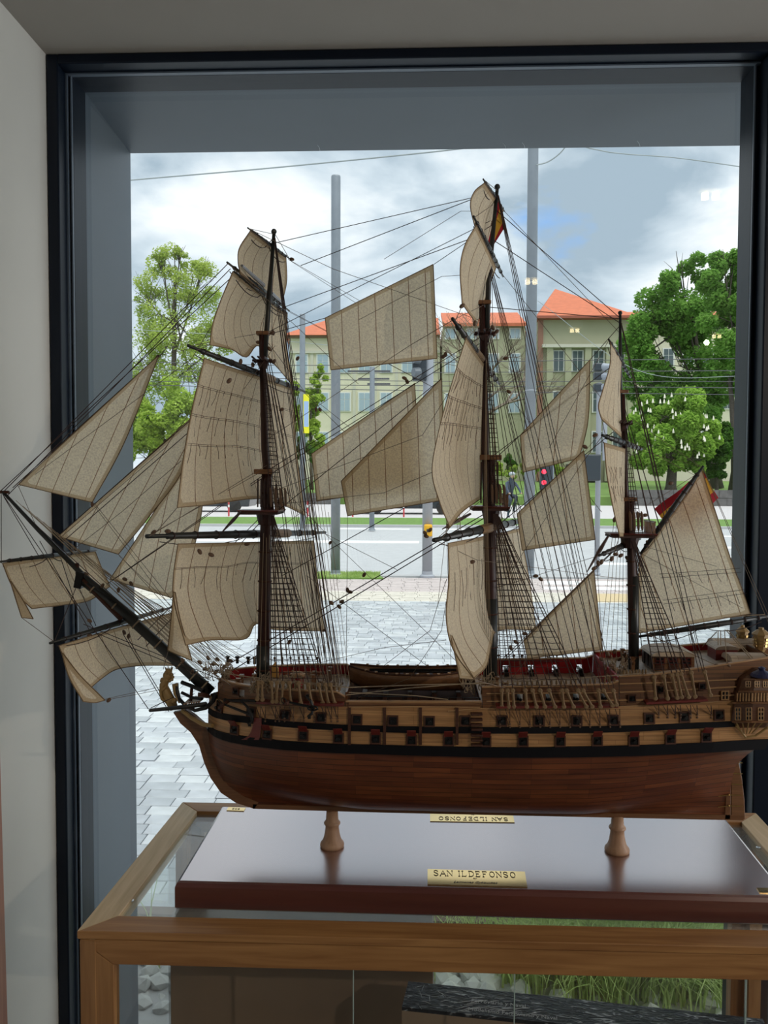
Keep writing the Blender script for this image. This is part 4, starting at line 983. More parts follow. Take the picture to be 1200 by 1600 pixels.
def yard(pn, pf, rmid, name='yard', mid=None, mat=None, wrap=None, parent=ship):
    a, c = P(*pn), P(*pf); m_ = MB(); b1 = a.lerp(c, .08); b2 = a.lerp(c, .5); b3 = a.lerp(c, .92)
    m_.tube([a, b1, a.lerp(c, .081), b2, a.lerp(c, .919), b3, c], [rmid*.42, rmid*.42, rmid*.62, rmid, rmid*.62, rmid*.42, rmid*.42], 10)
    o = m_.build(name, mat or S['yard'], parent, smooth=True)
    if wrap:
        m_ = MB(); m_.tube([a.lerp(c, wrap[0]), a.lerp(c, (wrap[0]+wrap[1])/2), a.lerp(c, wrap[1])], [rmid*.95, rmid*1.14, rmid*1.1], 10); m_.build('spar_batten', S['bamboo'], o)
    m_ = MB(); k = 9
    for i in range(k):
        t_ = .1+.8*i/(k-1); q = a.lerp(c, t_); m_.lathe(q, [(rmid*(1.12-.7*abs(t_-.5)), -.001), (rmid*(1.12-.7*abs(t_-.5)), .001)], 8, axis=(c-a).normalized())
    m_.build('spar_lashing', S['rope'], o, kind='stuff')
    # foot rope
    m_ = MB(); Q = []
    for i in range(13):
        t_ = .06+.88*i/12; q = a.lerp(c, t_); q.z -= .014*math.sin(math.pi*((t_*2) % 1)) ** .6 if 0 < (t_*2) % 1 < 1 else 0; q.x -= .003; Q.append(q)
    m_.tube(Q, .0007, 4); m_.build('foot_rope', S['rope'], o, kind='stuff')
    return o
YD = {}
YD['fore'] = yard((229, 838, -.25), (508, 832, .25), .0066, wrap=(.60, .72))
YD['fore_top'] = yard((294, 540, -.20), (476, 612, .20), .0052, wrap=(.52, .66))
YD['fore_tg'] = yard((355, 410, -.14), (452, 486, .14), .0036)
YD['fore_tg2'] = yard((366, 424, -.135), (448, 490, .13), .0030)
YD['fore_royal'] = yard((387, 356, -.08), (452, 404, .08), .0026)
YD['main'] = yard((678, 844, -.25), (822, 812, .22), .0068, wrap=(.40, .55))
YD['main_top'] = yard((707, 498, -.20), (780, 600, .16), .0054, wrap=(.42, .6))
YD['main_tg'] = yard((740, 338, -.14), (786, 432, .12), .0038)
YD['main_royal'] = yard((755, 280, -.08), (788, 330, .07), .0028)
YD['crossjack'] = yard((936, 868, -.12), (1000, 842, .12), .0045)
YD['miz_top'] = yard((941, 680, -.14), (1003, 702, .14), .0046)
YD['miz_tg'] = yard((951, 530, -.09), (985, 590, .08), .0032)
YD['sprit'] = yard((78, 1005, -.16), (268, 949, .14), .0044)
YD['sprit_top'] = yard((-3, 878, -.13), (150, 860, .12), .0036)
gaff = yard((1099, 728, 0), (1000, 866, 0), .0046, 'gaff'); boom = yard((1206, 962, 0), (996, 995, 0), .0048, 'boom')
# stunsail booms on the fore topgallant with silvery tops
m_ = MB(); m_.tube([P(378, 415, -.11), P(400, 435, -.05), P(412, 446, -.02)], [.002, .003, .0032], 6); m_.tube([P(424, 458, .03), P(444, 476, .1)], [.003, .0022], 6); m_.build('spare_spar', plain('worn_grey_spar', (.25, .25, .27), .25), YD['fore_tg'])
# dark hanging spars below the tops (futtock-side fenders)
for pts in ([(376, 800, -.03), (352, 826, -.08)], [(735, 803, -.03), (700, 822, -.07)], [(950, 838, -.02), (924, 882, -.05)]):
    m_ = MB(); a, c = P(*pts[0]), P(*pts[1]); m_.tube([a, a.lerp(c, .5), c, c+(c-a)*.25], [.0018, .0032, .0016, .0008], 6); m_.build('sling_spar', S['mast'], ship)

# ---------------------------------------------------------------- sails
def catmull(pts, n):
    if len(pts) == 2: return [pts[0].lerp(pts[1], i/n) for i in range(n+1)]
    Q = [pts[0]*2-pts[1]]+pts+[pts[-1]*2-pts[-2]]; out = []
    L = [0]
    for a, b in zip(pts, pts[1:]): L.append(L[-1]+max((b-a).length, 1e-6))
    for i in range(n+1):
        d = L[-1]*i/n; k = 0
        while k < len(L)-2 and L[k+1] < d: k += 1
        t = (d-L[k])/(L[k+1]-L[k]); p0, p1, p2, p3 = Q[k], Q[k+1], Q[k+2], Q[k+3]
        out.append(.5*((2*p1)+(-p0+p2)*t+(2*p0-5*p1+4*p2-p3)*t*t+(-p0+3*p1-3*p2+p3)*t*t*t))
    return out
class Sail: pass
def sail(name, top, right, bottom, left, seam=None, bulge=(0, 0, 0), nseam=8, n=26, wr=.0025, rope=True, parent=ship, seed=0, label=None):
    """edges as lists of (px, py, off): top L->R, right T->B, bottom L->R, left T->B"""
    T, R_, B_, L_ = [catmull([P(*p) for p in e_], n) for e_ in (top, right, bottom, left)]
    TL, TR, BL, BR = T[0], T[-1], B_[0], B_[-1]; bu = V(bulge); G = []
    nrm_ = ((TR+BR-TL-BL).cross(BL+BR-TL-TR)); nrm_ = nrm_.normalized() if nrm_.length > 0 else V((0, -1, 0))
    for j in range(n+1):
        v_ = j/n
        for i in range(n+1):
            u = i/n
            p = L_[j]*(1-u)+R_[j]*u+T[i]*(1-v_)+B_[i]*v_-(TL*(1-u)*(1-v_)+TR*u*(1-v_)+BL*(1-u)*v_+BR*u*v_)
            s_ = math.sin(math.pi*u)**.8*math.sin(math.pi*min(1, v_*.92+.04))**.8 if 0 < u < 1 and 0 < v_ < 1 else 0
            p = p+bu*s_+nrm_*wr*min(1, s_*2)*(mnoise.noise(V((u*5+seed, v_*1.6, seed*3.1)))+.5*mnoise.noise(V((u*11+seed, v_*2+9, 0))))
            G.append(p)
    sm, ed = [], []
    wT = max((TR-TL).length, (BR-BL).length); 
    if seam:
        a, b = P(*seam[0]), P(*seam[1]); d = (b-a).normalized(); nn = nrm_.cross(d).normalized(); sp = seam[2] if len(seam) > 2 else .026
        for p in G: sm.append((p-a).dot(nn)/sp+.0)
    else:
        for j in range(n+1):
            for i in range(n+1): sm.append(i/n*nseam+.5)
    segs = [e_ for e_ in (T, R_, B_, L_) if (e_[0]-e_[-1]).length > .004]
    for p in G:
        md = 1
        for e_ in segs:
            for a, b in zip(e_[::2], e_[2::2]):
                ab = b-a; t = max(0, min(1, (p-a).dot(ab)/max(ab.length_squared, 1e-12))); md = min(md, (a+ab*t-p).length)
        ed.append(md)
    m_ = MB(); m_.v = G; m_.f = [(j*(n+1)+i, j*(n+1)+i+1, (j+1)*(n+1)+i+1, (j+1)*(n+1)+i) for j in range(n) for i in range(n)]; m_.m = [0]*len(m_.f)
    o = m_.build(name, S['sail'], parent, smooth=True, attrs={'seam': sm, 'edge': ed}, label=label)
    if rope:
        r_ = MB()
        for e_ in segs: r_.tube(e_, .0008, 4)
        r_.build('bolt_rope', S['lany'], o)
    s = Sail(); s.o = o; s.G = G; s.n = n
    def at_(u, v_):
        i, j = min(int(u*n), n-1), min(int(v_*n), n-1); f, g = u*n-i, v_*n-j; q = lambda a, b: G[b*(n+1)+a]
        return q(i, j)*(1-f)*(1-g)+q(i+1, j)*f*(1-g)+q(i, j+1)*(1-f)*g+q(i+1, j+1)*f*g
    s.at = at_; return s
def reefs(s, vs, us, L=.022, band=True, dv=None):
    m_ = MB(); rnd = random.Random(5)
    for v_ in vs:
        if band:
            for d in (0, .012): m_.tube([s.at(u/20, v_+d)+V((0, -.0012, 0)) for u in range(21)], .00035, 3)
        for u in us:
            for sd in (-1,):
                a = s.at(u, v_)+V((0, -.0016, 0)); b = s.at(min(.99, max(.01, u+rnd.uniform(-.02, .02))), min(.99, v_+L*rnd.uniform(.8, 1.6)))+V((0, -.0022, 0)); c = a.lerp(b, .5)+V((rnd.uniform(-.002, .002), -.001, 0)); m_.tube([a, c, b], .00042, 3)
    m_.build('reef_points', S['reef'], s.o, kind='stuff')
g = -.20
s1 = sail('fore_royal', [(391, 361, -.078), (447, 403, .075)], [(447, 403, .075), (448, 440, .10), (440, 476, .12)], [(375, 425, -.13), (410, 455, -.01), (440, 476, .12)], [(391, 361, -.078), (374, 388, -.10), (372, 410, -.12), (376, 428, -.13)], bulge=(-.012, 0, 0), nseam=5, seed=1)
s2 = sail('fore_topgallant', [(364, 424, -.13), (449, 489, .13)], [(449, 489, .13), (448, 545, .16), (458, 603, .19)], [(328, 539, -.19), (362, 546, -.13), (385, 558, -.07), (404, 540, 0), (430, 570, .1), (458, 603, .19)], [(364, 424, -.13), (344, 472, -.165), (332, 508, -.18), (328, 539, -.19)], bulge=(-.02, 0, 0), nseam=7, seed=2)
s3 = sail('fore_topsail', [(319, 560, -.18), (458, 606, .17)], [(458, 606, .17), (463, 700, .20), (476, 805, .23)], [(277, 793, -.24), (330, 788, -.15), (398, 779, -.01), (435, 786, .12), (476, 805, .23)], [(319, 560, -.18), (300, 640, -.20), (286, 720, -.225), (277, 793, -.24)], bulge=(-.016, 0, 0), nseam=9, seed=3, n=32)
reefs(s3, (.18, .38, .58), [.06+.07*i for i in range(13)], .10)
s4 = sail('fore_course', [(278, 850, -.22), (490, 845, .22)], [(490, 845, .22), (498, 920, .22), (508, 986, .22)], [(290, 1008, -.24), (330, 1000, -.18), (384, 998, -.08), (400, 975, 0), (430, 984, .1), (508, 986, .22)], [(278, 850, -.22), (271, 900, -.235), (272, 940, -.24), (290, 1008, -.24)], bulge=(-.015, 0, 0), nseam=10, seed=4, n=32)
reefs(s4, (.24,), [.05+.075*i for i in range(12)], .16)
sail('sail_flap', [(271, 925, -.236), (274, 926, -.242)], [(274, 926, -.242), (281, 965, -.245), (300, 1032, -.22)], [(262, 1016, -.20), (280, 1024, -.20), (300, 1032, -.22)], [(271, 925, -.236), (267, 970, -.22), (262, 1016, -.20)], nseam=1, wr=.001, n=12, parent=s4.o)
s5 = sail('sprit_topsail', [(4, 880, -.12), (75, 870, 0), (149, 862, .11)], [(149, 862, .11), (160, 890, .10), (172, 916, .09)], [(50, 951, -.09), (100, 945, -.02), (140, 938, .04), (172, 916, .09)], [(4, 880, -.12), (17, 912, -.115), (33, 935, -.10), (50, 951, -.09)], nseam=6, seed=5)
sail('sail_flap', [(15, 905, -.117), (17, 908, -.118)], [(17, 908, -.118), (36, 938, -.105), (52, 967, -.09)], [(34, 965, -.10), (52, 967, -.09)], [(15, 905, -.117), (25, 937, -.11), (34, 965, -.10)], nseam=1, wr=.001, n=10, parent=s5.o)
s6 = sail('spritsail', [(92, 1009, -.14), (180, 982, 0), (267, 958, .12)], [(267, 958, .12), (272, 1000, .10), (280, 1040, .08)], [(140, 1076, -.08), (163, 1057, -.05), (185, 1045, -.02), (225, 1040, .03), (280, 1040, .08)], [(92, 1009, -.14), (103, 1035, -.13), (120, 1058, -.11), (140, 1076, -.08)], nseam=8, seed=6)
sail('sail_flap', [(96, 1018, -.14), (98, 1020, -.142)], [(98, 1020, -.142), (125, 1055, -.12), (164, 1094, -.09)], [(130, 1096, -.12), (148, 1098, -.10), (164, 1094, -.09)], [(96, 1018, -.14), (108, 1058, -.135), (130, 1096, -.12)], nseam=1, wr=.001, n=12, parent=s6.o)
# stay sails: peak collapsed at the top edge
def jib(name, peak, tack, clew, leech, off=0, seed=0, foot=None, sp=.026, label=None):
    pk = (peak[0], peak[1], off); tk = (tack[0], tack[1], off); cl = (clew[0], clew[1], off+.004)
    return sail(name, [pk, (peak[0]+1.5, peak[1]+.5, off)], [(peak[0]+1.5, peak[1]+.5, off)]+[(a, b, off+.004) for a, b in leech]+[cl], [tk]+[(a, b, off) for a, b in (foot or [])]+[cl], [pk, tk], seam=((peak[0], peak[1], off), (clew[0], clew[1], off), sp), bulge=(0, -.004, 0), wr=.0012, seed=seed, label=label)
jib('flying_jib', (246, 557), (29, 757), (144, 785), [(195, 690)], -.01, 7)
jib('jib', (300, 652), (91, 838), (185, 866), [(285, 735), (235, 805)], .004, 8)
jib('fore_staysail', (322, 676), (172, 905), (268, 934), [(315, 800), (295, 880)], .02, 9)
def quad(name, a, b, c, d, off=0, seed=0, sp=.026, rc=None, offr=None):    # TL TR BR BL
    offr = off if offr is None else offr
    f = lambda p, o: (p[0], p[1], o)
    return sail(name, [f(a, off), f(b, offr)], [f(b, offr)]+([f(q, offr) for q in rc] if rc else [])+[f(c, offr)], [f(d, off), f(c, offr)], [f(a, off), f(d, off)], seam=(f(b, offr), f(c, offr), sp), bulge=(0, -.003, 0), wr=.001, seed=seed)
quad('main_topgallant_staysail', (508, 497), (677, 413), (683, 560), (517, 578), -.012, 10)
quad('middle_staysail', (487, 709), (648, 599), (657, 760), (495, 783), .012, 11)
quad('main_topmast_staysail', (533, 752), (690, 591), (696, 781), (543, 806), -.004, 12)
quad('mizzen_topmast_staysail', (813, 680), (922, 562), (905, 716), (817, 738), 0, 13, rc=[(919, 655)])
quad('mizzen_staysail', (808, 803), (912, 704), (930, 843), (816, 860), -.006, 14, rc=[(918, 750)])
quad('lower_staysail', (818, 1000), (928, 890), (941, 1015), (824, 1029), 0, 15)
quad('spanker', (999, 872), (1096, 733), (1172, 959), (994, 990), 0, 16, .028, rc=[(1118, 800), (1140, 868), (1160, 922)])
sp_ = [o for o in bpy.data.objects if o.name.startswith('spanker')][0]
# square sails of main and mizzen
s13 = sail('main_royal', [(757, 286, -.078), (786, 330, .06)], [(786, 330, .06), (775, 360, .07), (762, 400, .08)], [(744, 362, -.11), (752, 380, -.05), (762, 400, .08)], [(757, 286, -.078), (741, 300, -.09), (735, 322, -.10), (744, 362, -.11)], nseam=4, seed=17)
s14 = sail('main_topgallant', [(744, 352, -.13), (775, 418, .02)], [(775, 418, .02), (764, 450, .03), (751, 488, .04), (745, 510, .06)], [(722, 474, -.16), (733, 490, -.12), (738, 496, -.08), (745, 510, .06)], [(744, 352, -.13), (726, 384, -.145), (719, 420, -.155), (722, 474, -.16)], nseam=4, seed=18)
s15 = sail('main_topsail', [(728, 528, -.16), (742, 548, -.08), (757, 570, 0)], [(757, 570, 0), (755, 640, 0), (752, 700, 0), (750, 780, 0)], [(703, 824, -.21), (722, 800, -.12), (750, 780, 0)], [(728, 528, -.16), (702, 612, -.19), (684, 680, -.215), (675, 738, -.225), (688, 788, -.22), (703, 824, -.21)], bulge=(-.008, 0, 0), nseam=9, seed=19, n=34, wr=.003)
reefs(s15, (.16, .32, .47), [.1+.08*i for i in range(11)], .10)
s16 = sail('main_course', [(700, 849, -.22), (757, 838, 0), (812, 826, .18)], [(812, 826, .18), (826, 900, .21), (838, 985, .24)], [(740, 1060, -.24), (760, 1040, -.17), (768, 1008, -.08), (780, 985, .02), (838, 985, .24)], [(700, 849, -.22), (701, 905, -.23), (697, 965, -.24), (708, 1015, -.245), (740, 1060, -.24)], bulge=(0, 0, 0), nseam=9, seed=20, n=34, wr=.004)
sail('sail_flap', [(704, 992, -.245), (706, 993, -.248)], [(706, 993, -.248), (722, 1028, -.25), (742, 1062, -.24)], [(718, 1060, -.21), (742, 1062, -.24)], [(704, 992, -.245), (712, 1030, -.23), (718, 1060, -.21)], nseam=1, wr=.001, n=10, parent=s16.o)
reefs(s16, (.22,), [.06+.07*i for i in range(7)], .2, band=False)
s17 = sail('mizzen_topgallant', [(954, 533, -.08), (972, 562, 0)], [(972, 562, 0), (970, 620, 0), (976, 688, .02)], [(940, 655, -.13), (952, 666, -.08), (976, 688, .02)], [(954, 533, -.08), (953, 570, -.10), (941, 612, -.12), (935, 635, -.13), (940, 655, -.13)], nseam=5, seed=21, wr=.003)
s18 = sail('mizzen_topsail', [(944, 692, -.12), (978, 702, 0)], [(978, 702, 0), (977, 760, 0), (976, 838, 0)], [(968, 838, -.08), (976, 838, 0)], [(944, 692, -.12), (948, 740, -.13), (957, 790, -.11), (968, 838, -.08)], nseam=7, seed=22, wr=.003)
reefs(s18, (.22, .42), [.15+.13*i for i in range(6)], .12, band=False)
m_ = MB(); sgn = P(1000, 870)
for (x0, y0, x1, y1) in ((1030, 897, 1156, 888), (1032, 903, 1158, 894), (1036, 938, 1165, 921), (1037, 944, 1167, 927)): m_.tube([P(x0, y0, -.004), P(x1, y1, -.004)], .00035, 3)
for k in range(8):
    x = 1046+k*14.5; m_.tube([P(x, 897-k*1.1, -.005), P(x+3, 906-k, -.006), P(x+(8 if k % 2 else 3), 915-k*1.3, -.005)], .0005, 3); m_.tube([P(x+2, 939-k*1.8, -.005), P(x+8, 955-k*1.6, -.006)], .0005, 3)
m_.build('reef_points', S['rope'], sp_, kind='stuff')
# flags
yel = plain('yellow_cloth', (.75, .42, .04), .8); redc = plain('red_cloth', (.42, .012, .03), .8)
def flag(name, A, B, Cc, D, parent=ship, fold=.004):     # A-B top edge, D-C bottom edge; stripes red/yellow/red from top to bottom
    m_ = MB(); n, k = 12, 8
    for j in range(k+1):
        for i in range(n+1):
            u, v_ = i/n, j/k; p = A*(1-u)*(1-v_)+B*u*(1-v_)+Cc*u*v_+D*(1-u)*v_; p = p+V((0, fold*math.sin(u*9+v_*2), 0)); m_.v.append(p)
    for j in range(k):
        for i in range(n): m_.f.append((j*(n+1)+i, j*(n+1)+i+1, (j+1)*(n+1)+i+1, (j+1)*(n+1)+i)); m_.m.append(1 if 2 <= j < 6 else 0)
    return m_.build(name, [redc, yel], parent, smooth=True, label='red and yellow striped flag')
flag('ensign', P(1098, 736, .02), P(1023, 795, .028), P(1052, 838, .028), P(1124, 778, .02))
flag('ensign', P(1096, 738, .016), P(1124, 776, .018), P(1115, 785, .018), P(1088, 750, .016)) if False else None
flag('pennant', P(776, 305, .03), P(770, 372, .03), P(782, 352, .03), P(789, 345, .03), fold=.002) if False else None
f2 = flag('pennant', P(779, 312, .012), P(758, 395, .012), P(770, 385, .012), P(791, 352, .012), fold=.001)
m_ = MB(); m_.v = [P(1098, 738, .01), P(1104, 745, .01), P(1128, 783, .01), P(1113, 787, .01)]; 

# (end of part d)
# ---------------------------------------------------------------- shrouds, ratlines, lanyards
def arr(a, b, n): return [(a[0]+(b[0]-a[0])*i/(n-1), a[1]+(b[1]-a[1])*i/(n-1), a[2]+(b[2]-a[2])*i/(n-1)) for i in range(n)]
def gang(tops, bots, steps, mat=None, rs=.00085, rr_=.00055, name='shrouds', z_lo=None, rats=True):
    A = [P(*t) for t in tops]; B = [P(*b) for b in bots]
    m_ = MB()
    for a, b in zip(A, B): m_.tube([a, b], rs, 4)
    o = m_.build(name, mat or S['rope'], ship, kind='stuff')
    if rats:
        m_ = MB(); z1 = min(a.z for a in A); z0 = max(b.z for b in B) if z_lo is None else z_lo
        zl = min(b.z for b in B)
        for k in range(steps):
            z = zl+(z1-zl)*(k+.8)/(steps+.6); Q = []
            for a, b in zip(A, B):
                if z >= b.z-.002: t = (a.z-z)/(a.z-b.z); Q.append(a.lerp(b, t))
            if len(Q) >= 2:
                Q2 = []
                for p, q in zip(Q, Q[1:]): Q2 += [p, p.lerp(q, .5)-V((0, 0, min(.0012, (q-p).length*.06)))]
                m_.tube(Q2+[Q[-1]], rr_, 3)
        m_.build('ratlines', mat or S['rope'], o, kind='stuff')
    return A, B
m_ = MB(); m_.lathe((0, 0, 0), [(.0022, 0), (.0034, .0008), (.0034, .0026), (.0022, .0034)], 10, axis=(0, 1, 0)); me_dead = meshof(m_, S['lany'])
def lanyards(tx, ty, bx, by, b_off, tie=True):
    for (x0, y0), (x1, y1) in zip(zip(tx, ty), zip(bx, by)):
        a, b = P(x0, y0, -b_off), P(x1, y1, -b_off); m_ = MB()
        m_.tube([a, a.lerp(b, .12), a.lerp(b, .5), a.lerp(b, .88), b], [.0012, .0022, .0018, .0022, .0012], 6)
        ly = m_.build('lanyard', S['lany'], ship)
        for c_ in (a, b): mo('deadeye', me_dead, ly, T0 @ Matrix.Translation(c_+V((0, -.0016, 0))))
fb, mb_, zb_o = CH[0][2], CH[1][2], CH[2][2]
# near-side lower shrouds
ftx = [404, 409, 424, 433, 442, 452, 466, 482, 498, 508, 516]; fty = [1067]*7+[1070]*4
lanyards(ftx, fty, [402, 410, 426, 432, 440, 454, 470, 487, 504, 513, 523], [1092, 1093, 1096, 1096, 1097, 1098, 1098, 1098, 1098, 1099, 1099], fb)
gang([(421, 806, -.018)]*1+[(424+k*.6, 806, -.018) for k in range(7)], [(x, 1066, -fb) for x in (424, 433, 442, 452, 466, 482, 498, 510)], 30)
mtx = [784, 793, 801, 821, 832, 844, 858, 878, 885, 903, 911, 935, 943, 958]
lanyards(mtx, [1079]*14, [784, 795, 803, 823, 838, 851, 867, 881, 896, 916, 925, 938, 957, 963], [1104]*12+[1102, 1101], mb_)
gang([(771+k*.7, 803, -.02) for k in range(10)], [(x, 1077, -mb_) for x in (784, 801, 821, 832, 844, 858, 878, 885, 903, 911)], 30)
ztx = [1022, 1037, 1050, 1058, 1064, 1080, 1101]
lanyards(ztx, [1058, 1056, 1055, 1054, 1053, 1051, 1050], [1024, 1043, 1058, 1065, 1076, 1086, 1110], [1091, 1091, 1090, 1089, 1089, 1088, 1086], zb_o)
gang([(988+k*.8, 846, -.014) for k in range(6)], [(x, 1052, -zb_o) for x in (1022, 1037, 1050, 1058, 1064, 1080)], 24)
# far-side lower shrouds
gang([(417+k, 806, .018) for k in range(7)], [(x, 1036, fb-.004) for x in (418, 430, 442, 455, 468, 482, 497)], 26)
gang([(766+k, 803, .02) for k in range(9)], [(x, 1040, mb_-.004) for x in (768, 780, 792, 804, 817, 830, 843, 857, 871)], 26)
gang([(986+k*.6, 846, .014) for k in range(5)], [(x, 1034, zb_o-.004) for x in (1005, 1018, 1030, 1042, 1055)], 20)
m_ = MB()
for xs_, yb in (((418, 430, 442, 455, 468, 482, 497), 1036), ((768, 780, 792, 804, 817, 830, 843, 857, 871), 1032)):
    for x in xs_:
        m_.tube([P(x-1, yb-6, fb-.006), P(x+1, yb+14, fb+.003)], .0011, 5); m_.ball(P(x-1, yb-8, fb-.006), .0022, 6); m_.ball(P(x, yb+2, fb-.004), .0022, 6)
m_.build('far_lanyards', S['block'], ship, kind='stuff')
# topmast shrouds with ratlines, both sides
gang([(411+k, 568, -.008) for k in range(4)], [(x, 797, -.033) for x in (422, 430, 437, 445)], 34, rs=.0007)
gang([(409+k, 568, .008) for k in range(4)], [(x, 790, .033) for x in (414, 420, 427, 434)], 32, rs=.0006)
gang([(758+k, 526, -.01) for k in range(4)], [(x, 792, -.036) for x in (770, 776, 782, 789)], 36, rs=.0007)
gang([(756+k, 526, .01) for k in range(4)], [(x, 785, .036) for x in (764, 769, 775, 780)], 34, rs=.0006)
gang([(976+k*.8, 666, -.006) for k in range(4)], [(x, 834, -.026) for x in (986, 992, 998, 1004)], 24, rs=.0006)
gang([(974-k*.6, 666, .006) for k in range(3)], [(x, 828, .026) for x in (968, 975, 982)], 22, rs=.0006)
m_ = MB()                                  # futtock lanyards over each top
for (cx, y, sp, n_, off) in ((424, 792, 7.6, 4, -.034), (412, 786, 7, 4, .034), (770, 787, 6.3, 4, -.037), (757, 780, 6, 4, .037), (986, 829, 6, 4, -.027)):
    for k in range(n_):
        x = cx+k*sp-2; m_.tube([P(x, y-30, off), P(x+1, y-24, off), P(x+1.5, y-5, off), P(x+2, y, off)], [.0010, .0022, .0020, .0012], 6)
m_.build('futtock_lanyard', S['block'], ship, kind='stuff')
m_ = MB()
for (x0, y0, x1, y1, n_, o0, o1) in ((403, 748, 428, 792, 5, -.014, -.03), (752, 722, 783, 786, 6, -.015, -.034)):
    for k in range(n_): m_.tube([P(x0+(x1-x0)*k/n_, y0, o0), P(x0-2+(x1-x0)*(k+.3)/n_, y1, o1)], .0013, 5)
m_.build('masthead_lashing', S['rope'], ship, kind='stuff')
# t'gallant shrouds (no ratlines)
gang([(424, 400, -.004), (424, 402, .004), (425, 404, .004)], [(405, 562, -.03), (418, 562, .03), (425, 562, .01)], 0, rats=False, rs=.0005)
gang([(770, 340, -.004), (771, 342, .004), (768, 345, .0)], [(748, 520, -.03), (764, 520, .03), (770, 522, .01)], 0, rats=False, rs=.0005)
gang([(969, 520, -.004), (970, 520, .004)], [(965, 660, -.02), (982, 660, .02)], 0, rats=False, rs=.0004)
# ---------------------------------------------------------------- loose lines
def lines(name, L, r, mat, sag=0):
    m_ = MB()
    for ln in L:
        Q = [P(*(p if len(p) == 3 else (p[0], p[1], 0))) for p in ln]
        if len(Q) == 2 and sag: Q = [Q[0], Q[0].lerp(Q[1], .33)-V((0, 0, sag)), Q[0].lerp(Q[1], .67)-V((0, 0, sag)), Q[1]]
        m_.tube(Q, r, 4)
    return m_.build(name, mat, ship, kind='stuff')
R_ = S['rope']; T_ = S['ropet']; GY = S['ropeg']
# backstays from the topmast and t'gallant mast heads
BK = []
for (tx, ty, dx), bots in (((428, 372, 1), ((519, 1062), (527, 1066), (533, 1068))), ((432, 470, 2), ((512, 1066), (523, 1068), (536, 1070))), ((412, 560, 3), ((480, 1062), (506, 1064), (516, 1066), (530, 1068)))):
    for k, (x, y) in enumerate(bots):
        BK.append([(tx+dx*k, ty, -.004), (x, y, -fb)]); BK.append([(tx+dx*k, ty, .004), (x-12, y-34, fb)])
for (tx, ty, dx), bots in (((777, 305, 1), ((940, 1078), (952, 1078), (960, 1078))), ((765, 420, 2), ((918, 1078), (930, 1078), (945, 1078))), ((760, 512, 2), ((862, 1078), (896, 1078), (911, 1078)))):
    for k, (x, y) in enumerate(bots):
        BK.append([(tx+dx*k, ty, -.004), (x, y, -mb_)]); BK.append([(tx+dx*k, ty, .004), (x-22, y-36, mb_)])
for (tx, ty, dx), bots in (((970, 505, 1), ((1092, 1050), (1101, 1048))), ((975, 640, 2), ((1070, 1050), (1098, 1049)))):
    for k, (x, y) in enumerate(bots):
        BK.append([(tx+dx*k, ty, -.003), (x, y, -zb_o)]); BK.append([(tx+dx*k, ty, .003), (x-8, y-22, zb_o)])
lines('backstay', BK, .00062, R_)
# fore stays to bowsprit and jib boom, jib halyards
lines('forestay', [[(356, 412), (4, 770)], [(360, 420), (10, 776)], [(408, 560), (90, 838)], [(410, 575), (100, 845)], [(413, 745), (168, 912)], [(415, 800), (215, 1000)], [(416, 806), (228, 1010)], [(428, 372), (0, 768)],
   [(247, 556), (20, 762)], [(415, 740), (176, 906)]], .00078, R_)
lines('jib_sheet', [[(144, 786, -.012), (340, 1045, -.05)], [(147, 786, -.012), (352, 1042, .02)], [(185, 866), (345, 1040, -.04)], [(186, 868), (360, 1036, .05)], [(270, 934), (350, 1044, -.05)], [(35, 966, -.10), (85, 1003, -.14)], [(164, 1094, -.09), (250, 1078, -.05)], [(165, 1092, -.09), (252, 1073, .02)],
   [(28, 758), (60, 830)], [(246, 556), (408, 520)]], .00042, GY)
RL = []
for k in range(16):                        # bundle of running lines along the bowsprit to the forecastle rail
    t = k/15; RL.append([(25+t*160, 782+t*125, -.01+.02*t), (318+t*55, 1050+((k*7) % 5)*3, -.05+.09*((k*5) % 7)/7)])
for k in range(9):
    t = k/8; RL.append([(120+t*110, 865+t*70, .03-.06*t), (340+t*60, 1040-6*(k % 3), -.06+.11*((k*3) % 5)/5)])
lines('running_rigging', RL, .00042, T_)
lines('bobstay', [[(4, 772), (232, 1108, -.08)], [(10, 778), (208, 960, -.01)], [(2, 772), (2, 880, -.12)], [(6, 776), (60, 868, -.03)], [(192, 990, .0), (264, 1112, -.006)], [(198, 994, 0), (266, 1108, .004)], [(236, 1106, -.085), (270, 1090, -.01)],
   [(120, 915), (86, 1000, -.14)], [(122, 915), (150, 978, -.04)], [(62, 845), (140, 985, -.06)], [(95, 872), (120, 950, -.02)], [(140, 985, -.06), (330, 1063, -.04)], [(130, 975, -.06), (345, 1062, -.05)]], .0006, R_)
lines('main_stay', [[(762, 800), (350, 1042)], [(762, 806), (362, 1048)]], .00095, R_)
lines('main_topmast_stay', [[(755, 524), (414, 738)], [(754, 534), (416, 745)], [(690, 592, -.004), (424, 806, -.004)], [(765, 720), (440, 900)]], .0008, R_)
lines('main_topgallant_stay', [[(766, 345), (413, 522)], [(777, 300), (428, 380)], [(741, 310, -.08), (470, 415, 0)], [(738, 372, -.1), (430, 485, 0)], [(678, 413), (768, 352)], [(508, 497), (412, 525)]], .0006, R_)
lines('mizzen_stay', [[(984, 835), (785, 1030)], [(980, 840), (780, 1040)], [(974, 662), (774, 824)], [(922, 562), (972, 505)], [(813, 680), (768, 722)], [(969, 498), (765, 480)], [(969, 505), (766, 372)], [(970, 498), (777, 330)], [(972, 560), (760, 720)], [(928, 888), (984, 838)]], .0007, R_)
